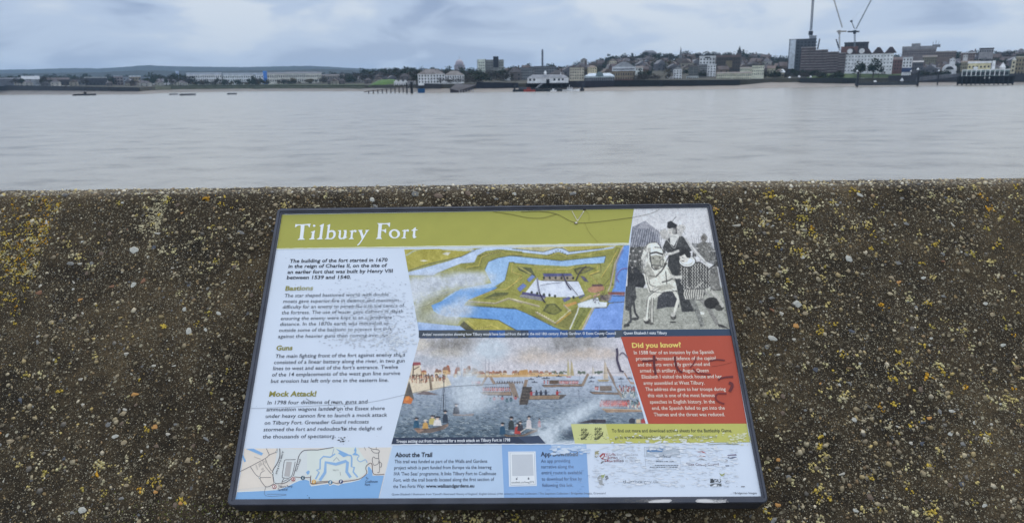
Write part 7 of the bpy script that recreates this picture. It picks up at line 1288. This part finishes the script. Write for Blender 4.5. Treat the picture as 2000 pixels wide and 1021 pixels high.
ML += [('Tilbury Ferry', (543.5, 952.0), (571.5, 950.8), 4.6, (58, 66, 92), 0.006), ('Terminal', (542.0, 958.0), (561.5, 957.0), 4.6, (58, 66, 92), 0.006), ('To', (714.5, 935.6), (719.5, 935.4), 4.4, (40, 52, 84), 0.006), ('Coalhouse', (713.8, 942.2), (737.8, 941.6), 4.6, (40, 52, 84), 0.006), ('Fort', (713.0, 948.0), (722.8, 947.7), 4.6, (40, 52, 84), 0.006), ('Fort Road', (580.6, 919.5), (588.3, 896.8), 4.2, (70, 70, 80), 0.004), ('A1089 Ferry Road', (551.5, 880.4), (538.5, 924.6), 3.6, (70, 70, 80), 0.006), ('Tilbury Fort', (650, 918.5), (662.5, 918.2), 2.4, (120, 124, 130), 0.0)]
text('map_lettering', ML, z=11)

# ---- the two little ships on the game strip
lo = lambda p: Z(1010, 770, 7.143, p); SH = []
for bx, by, k in ((935, 560, 1.0), (1130, 555, 1.12)):
    t = lambda p: lo([(bx + a * k, by + b * k) for a, b in p])
    SH.append((t([(-50, 50), (40, -10), (65, -40), (60, 5), (10, 60), (-40, 75)]), (84, 88, 56)))
    for i in range(5): SH.append((t([(-30 + i * 15, 42 - i * 11), (-20 + i * 15, 34 - i * 11), (-17 + i * 15, 42 - i * 11), (-27 + i * 15, 50 - i * 11)]), (186, 190, 130), 6))
    for x in (-25, 0, 25):
        SH.append((t([(x - 6, 40 - x), (x - 12, -90), (x - 7, -90), (x, 38 - x)]), (74, 78, 52)))
        for j in range(3): SH.append((t([(x - 22, -70 + j * 32), (x + 14, -82 + j * 32), (x + 22, -62 + j * 32), (x - 14, -50 + j * 32)]), (96, 100, 66) if (j + x) % 2 else (150, 154, 104), 6))
    for _ in range(16):
        x, y = rng.uniform(-110, 110), rng.uniform(0, 70); SH.append((stroke(t([(x, y), (x + rng.uniform(10, 26), y - rng.uniform(-8, 12))]), .6), (92, 96, 66)))
quads('ship_emblems', SH, z=5)

# ---- partners' emblems, half rubbed away
lg = lambda p: Z(1130, 860, 8.51, p); l2 = lambda p: Z(1310, 860, 7.295, p); EM = []
EM += [(lg([(270, 180), (340, 170), (335, 240), (300, 280), (270, 270)]), (150, 148, 122)), (lg([(345, 255), (400, 205), (440, 210), (430, 350), (390, 310)]), (150, 70, 78)), (lg([(370, 270), (420, 225), (415, 260), (385, 285)]), (206, 206, 216), 6), (lg([(360, 370), (400, 340), (420, 350), (380, 380)]), (120, 122, 126))]
EM += [(lg([(310, 620), (350, 570), (390, 600), (400, 700), (430, 745), (350, 730)]), (150, 156, 162)), (lg([(370, 560), (440, 555), (420, 610), (390, 640)]), (150, 164, 110)), (lg([(440, 600), (470, 565), (500, 620), (450, 660)]), (112, 120, 130))]
EM += [(sq, (150, 160, 176)) for sq in sline([(1258, 872.5), (1326, 872), (1330, 916), (1262, 917.5), (1258, 872.5)], .7, n=0)]
EM += [([(1261, 874.5), (1325, 874), (1326.5, 890), (1262, 891)], (170, 182, 198)), ([(1263, 877), (1284, 876.5), (1290, 874.5), (1296, 877), (1293, 882), (1264, 882)], (96, 132, 178), 6)]
for x0, x1, y in ((1283, 1302, 887.4), (1282, 1307, 890.6), (1281, 1316, 899.6), (1279, 1325, 907.2), (1269, 1324, 910.8)):
    x = x0
    while x < x1:
        w = rng.uniform(2.4, 6); EM.append(([(x, y), (x + w, y), (x + w, y + 1.7), (x, y + 1.7)], (110, 120, 136), 6)); x += w + .9
for p, c in (([(370, 160), (450, 150), (510, 180), (440, 165)], (170, 70, 72)), ([(360, 235), (440, 205), (505, 230), (430, 220)], (130, 60, 66)), ([(360, 285), (430, 255), (525, 280), (420, 270)], (120, 120, 126)), ([(820, 200), (930, 190), (940, 210), (800, 215)], (120, 116, 140)), ([(810, 230), (940, 230), (930, 255), (815, 250)], (76, 84, 120)), ([(780, 265), (810, 275), (800, 310), (775, 305)], (80, 84, 96)), ([(780, 350), (835, 350), (830, 362), (775, 362)], (70, 76, 90)), ([(690, 460), (730, 480), (775, 455), (760, 500), (720, 505)], (146, 154, 108)), ([(570, 545), (600, 540), (620, 600), (560, 600)], (60, 66, 72)), ([(560, 615), (720, 610), (725, 650), (560, 645)], (92, 98, 104)), ([(790, 575), (825, 575), (822, 584), (790, 584)], (90, 94, 100)), ([(800, 640), (822, 638), (822, 655), (800, 655)], (70, 74, 82)), ([(1000, 645), (1055, 643), (1055, 660), (1000, 660)], (130, 136, 148))): EM.append((l2(p), c))
quads('partner_emblems', EM, z=4)
text('partner_lettering', [('Walls', (1182.9, 889.4), (1202.5, 889.3), 5.4, (172, 84, 94), 0.012, (128, 100, 110)), ('and Gardens', (1205, 889.3), (1245.7, 889.1), 5.2, (166, 172, 186), 0.0), ('Muren', (1182.9, 895.4), (1206, 895.3), 5.2, (160, 76, 88), 0.012, (112, 108, 118)), ('en Tuinen', (1209, 895.3), (1243, 895.2), 5.0, (176, 182, 194), 0.0), ('Murailles', (1181.7, 901.4), (1218.5, 901.2), 5.2, (160, 72, 86), 0.012, (104, 108, 120)), ('et Jardins', (1221, 901.2), (1251, 901.1), 5.0, (180, 186, 198), 0.0),
    ('thurrock.gov.uk', (1217, 943.0), (1286, 942.8), 6.4, (84, 92, 104), 0.0, (150, 160, 176)), ('Essex County Council', (1340.8, 908.9), (1404, 908.6), 5.6, (118, 100, 110), 0.0), ('bGU', (1388, 941.8), (1408.5, 941.6), 6.5, (66, 72, 78), 0.03), ('visitor', (1387, 948.6), (1409, 948.4), 4.2, (100, 106, 112), 0.02)])

# ---- wear: flakes, scuffs, cracks
def flake(x, y, r, asp=1.0, n=8):
    a0 = rng.uniform(0, 6); return [(x + r * asp * rng.uniform(.55, 1.2) * math.cos(a0 + t), y + r * rng.uniform(.55, 1.2) * math.sin(a0 + t)) for t in np.linspace(0, math.tau, n, endpoint=False)]
FL = []
def patch(n, f, r0, r1, asp, cs, z=9):
    for _ in range(n):
        x, y = f(); r = rng.uniform(r0, r1); FL.append((flake(x, y, r, asp * rng.uniform(.7, 1.4)), cs[rng.integers(0, len(cs))], z))
SC1 = [(186, 198, 216), (180, 190, 208), (194, 206, 222), (172, 182, 200)]
def zone():
    while True:
        x, y = rng.normal(735, 50), rng.normal(612, 40)
        if 600 < x < 815 and 545 < y < 690 and x < 800 + (y - 545) * .16: return x, y
patch(520, zone, .5, 1.5, 1.9, SC1); patch(300, zone, .25, .6, 3.0, [(150, 158, 174), (140, 148, 164)], 10)
patch(90, lambda: (rng.normal(772, 16), rng.normal(665, 14)), .8, 3.0, 1.3, [(198, 208, 222), (190, 200, 214), (182, 192, 208)])
patch(70, lambda: (rng.normal(690, 30), rng.normal(665, 6)), .6, 2.2, 1.4, [(176, 186, 202), (184, 194, 210)])
def zl(): return rng.uniform(1160, 1440), rng.uniform(872, 950)
patch(420, zl, .5, 1.7, 3.6, [(204, 214, 228), (196, 206, 222), (188, 198, 214), (210, 218, 232)]); patch(300, zl, .22, .5, 5.0, [(172, 181, 196), (180, 189, 204), (164, 173, 188)], 10)
patch(60, lambda: (rng.uniform(1190, 1400), rng.uniform(862, 878)), .7, 2.4, 2.6, [(206, 214, 226), (196, 206, 216)])
patch(90, lambda: (rng.normal(1290, 60), rng.normal(858, 5)), .5, 1.8, 2.4, [(196, 202, 190), (206, 212, 208), (186, 190, 160)])
patch(60, lambda: (rng.normal(1440, 12), rng.normal(856, 6)), .6, 2.0, 2.0, [(186, 190, 140), (200, 204, 180)])
patch(50, lambda: (rng.uniform(1080, 1150), rng.uniform(872, 886)), .8, 2.6, 3.0, [(186, 204, 228), (176, 196, 224), (196, 210, 228)])
patch(36, lambda: (rng.uniform(1060, 1150), rng.uniform(918, 962)), .3, .6, 6.0, [(104, 134, 178), (150, 178, 214)])
patch(26, lambda: (rng.normal(655, 9), rng.normal(794, 5)), .4, 1.2, 1.3, [(40, 44, 52)]); patch(10, lambda: (rng.normal(672, 5), rng.normal(838, 3)), .4, 1.4, 1.5, [(36, 40, 48)]); patch(14, lambda: (rng.normal(666, 8), rng.normal(859, 3)), .4, 1.6, 1.8, [(40, 44, 52)])
patch(70, lambda: (rng.uniform(500, 1460), rng.uniform(430, 965)), .25, .6, 1.2, [(70, 74, 80), (110, 116, 124)])
def crack(p, w, c, z=11, n=5):
    for q in sline(p, w, n=n): FL.append((q, c, z))
tp = lambda p: Z(700, 330, 3.333, p)
crack(tp([(880, 280), (1000, 298), (1100, 318), (1200, 320), (1290, 295)]), .9, (112, 108, 54)); crack(tp([(1060, 282), (1180, 278), (1290, 295), (1410, 350), (1560, 345), (1780, 318)]), .9, (98, 94, 52)); crack(tp([(1780, 318), (1900, 292), (1960, 265)]), .7, (140, 142, 140)); crack(tp([(1470, 345), (1500, 410), (1560, 480)]), .5, (124, 120, 58)); crack(tp([(1480, 275), (1500, 300), (1500, 340)]), .5, (124, 120, 58))
crack(tp([(1390, 275), (1425, 340)]), 1.3, (190, 188, 166), 12, 0); crack(tp([(1468, 275), (1425, 340)]), 2.0, (198, 196, 178), 12, 0); crack(tp([(1460, 285), (1430, 330)]), .8, (120, 116, 80), 13, 0)
FL.append((dot(*tp([(1416, 354)])[0], 4.0, 2.4), (96, 92, 70), 12)); FL.append((dot(*tp([(1418, 351)])[0], 2.4, 1.4), (196, 196, 190), 13)); FL.append((tp([(1462, 262), (1485, 262), (1478, 272), (1465, 274)]), (48, 46, 44), 13))
crack([(489, 797.5), (560, 795), (640, 791), (715, 786.5), (788, 771.5)], .6, (130, 138, 152)); crack([(788, 771.5), (860, 757), (960, 750), (1000, 748)], .6, (96, 100, 108)); crack([(598, 778), (606, 783), (616, 785)], 1.0, (96, 104, 118)); crack([(1389, 716), (1412, 712), (1430, 707)], .6, (120, 56, 44)); crack([(1382, 868), (1410, 866.4), (1442, 867.4)], 1.0, (120, 124, 100)); crack([(1341, 858), (1349, 865)], .7, (140, 140, 90))
crack(mb([(0, 905), (16, 903)]), .8, (50, 56, 72)); crack(mb([(38, 930), (40, 958)]), 1.3, (40, 44, 56), 11, 0)
wig = [(540 + i * 7.2, 486.2 - i * 7.2 * 0.0155 + rng.uniform(-.35, .35)) for i in range(96)]
crack(wig, 1.3, (222, 226, 214), 7, 0); crack([(765 + i * 6.8, 867.6 - i * 0.02 + rng.uniform(-.5, .5)) for i in range(56)], 1.5, (220, 228, 238), 7, 0)
quads('worn_patches', FL, z=9)

# ---- scribbles in marker pen
rd = lambda p: Z(1200, 640, 4.253, p); 
for p, w, c in ((rd([(230, 278), (285, 276), (355, 266)]), 3.6, (92, 34, 38)), (rd([(328, 230), (330, 310), (342, 390)]), 4.6, (88, 34, 40)), (rd([(500, 238), (508, 300), (530, 350), (565, 372)]), 4.0, (90, 34, 40)), (rd([(680, 248), (655, 300), (625, 335)]), 2.4, (112, 42, 44)), (rd([(655, 340), (690, 375), (800, 388)]), 2.6, (110, 42, 44)), (rd([(788, 278), (850, 266), (915, 272)]), 2.6, (94, 36, 42)), (rd([(862, 438), (875, 424), (920, 412), (985, 407)]), 3.4, (94, 36, 42)), (rd([(950, 456), (972, 466), (976, 490), (955, 530)]), 5.6, (96, 36, 40)), (rd([(930, 548), (860, 548), (840, 580), (860, 612), (912, 632)]), 3.0, (110, 40, 42)),
                (f_([(1440, 150), (1450, 230), (1445, 310), (1470, 400), (1500, 490)]), 4.4, (72, 66, 86)), (f_([(1480, 250), (1520, 215), (1560, 240), (1600, 290)]), 2.6, (112, 108, 124)), (f_([(1490, 470), (1540, 490)]), 3.0, (62, 58, 78)),
                (B_([(1040, 610), (1090, 500), (1150, 420), (1210, 380)]), 2.6, (74, 70, 66)), (B_([(820, 500), (860, 590), (900, 680), (960, 760)]), 2.4, (70, 68, 92)), (B_([(880, 620), (980, 740), (1070, 850)]), 1.0, (96, 96, 110)), (B_([(410, 570), (425, 690), (450, 800)]), 3.0, (132, 136, 156)), (B_([(430, 760), (480, 880), (540, 970)]), 2.2, (52, 50, 66)), (B_([(460, 690), (620, 660), (820, 640)]), .8, (120, 126, 142)), (B_([(1740, 640), (1700, 560), (1740, 470), (1800, 420), (1880, 415)]), 2.0, (112, 110, 168))):
    quads('pen_stroke', [(q, c) for q in sline(p, w, n=5)], z=14)

# ---- white paint dragged along the bottom rail
sp = lambda p: Z(1130, 850, 5.128, p)
def rail_paint(items):
    V, F, C = [], [], []
    for i, (pts, c) in enumerate(items):
        b = Pn(pts); k = len(V); V += [(p[0], p[1], 0.0062 + 0.00015 + i * 2e-6) for p in b]
        for t_ in tessellate_polygon([[Vector((p[0], p[1], 0)) for p in b]]):
            a, b_, c_ = (np.array(V[k + j][:2]) for j in t_); ab, ac = b_ - a, c_ - a; F.append(tuple(k + j for j in (t_ if ab[0] * ac[1] - ab[1] * ac[0] > 0 else t_[::-1])))
        C += [ink(c)] * len(b)
    obj('paint_smear', V, F, INKM, bottom_rail, np.array(C))
it = []
for _ in range(230):
    x = rng.normal(700, 130); k = math.exp(-((x - 760) / 120) ** 2); y = rng.uniform(645, 676); g = int(90 + 90 * k * rng.random()); it.append((sp([(x, y), (x + rng.uniform(8, 30), y - .8), (x + rng.uniform(8, 34), y + 1.8), (x, y + 1.6)]), (g, g, g + 4)))
it += [(sp([(690, 668), (740, 655), (840, 645), (915, 646), (930, 660), (900, 678), (780, 680), (700, 680)]), (176, 178, 184)), (sp([(740, 664), (840, 652), (905, 654), (910, 664), (820, 674), (740, 676)]), (190, 192, 198))]
it += [(sp([(1160, 662), (1180, 645), (1260, 641), (1330, 648), (1400, 652), (1470, 650), (1468, 676), (1380, 682), (1240, 680), (1175, 676)]), (172, 174, 180)), (sp([(1180, 664), (1200, 652), (1270, 650), (1330, 660), (1420, 664), (1300, 674), (1200, 672)]), (192, 194, 200))]
for _ in range(60):
    x = rng.uniform(1330, 1480); y = rng.uniform(643, 676); it.append((sp([(x, y), (x + 14, y - 3), (x + 16, y), (x, y + 2)]), (150, 152, 158) if rng.random() < .6 else (96, 98, 104)))
rail_paint(it)
bpy.data.objects.remove(_to); bpy.data.curves.remove(_tc)
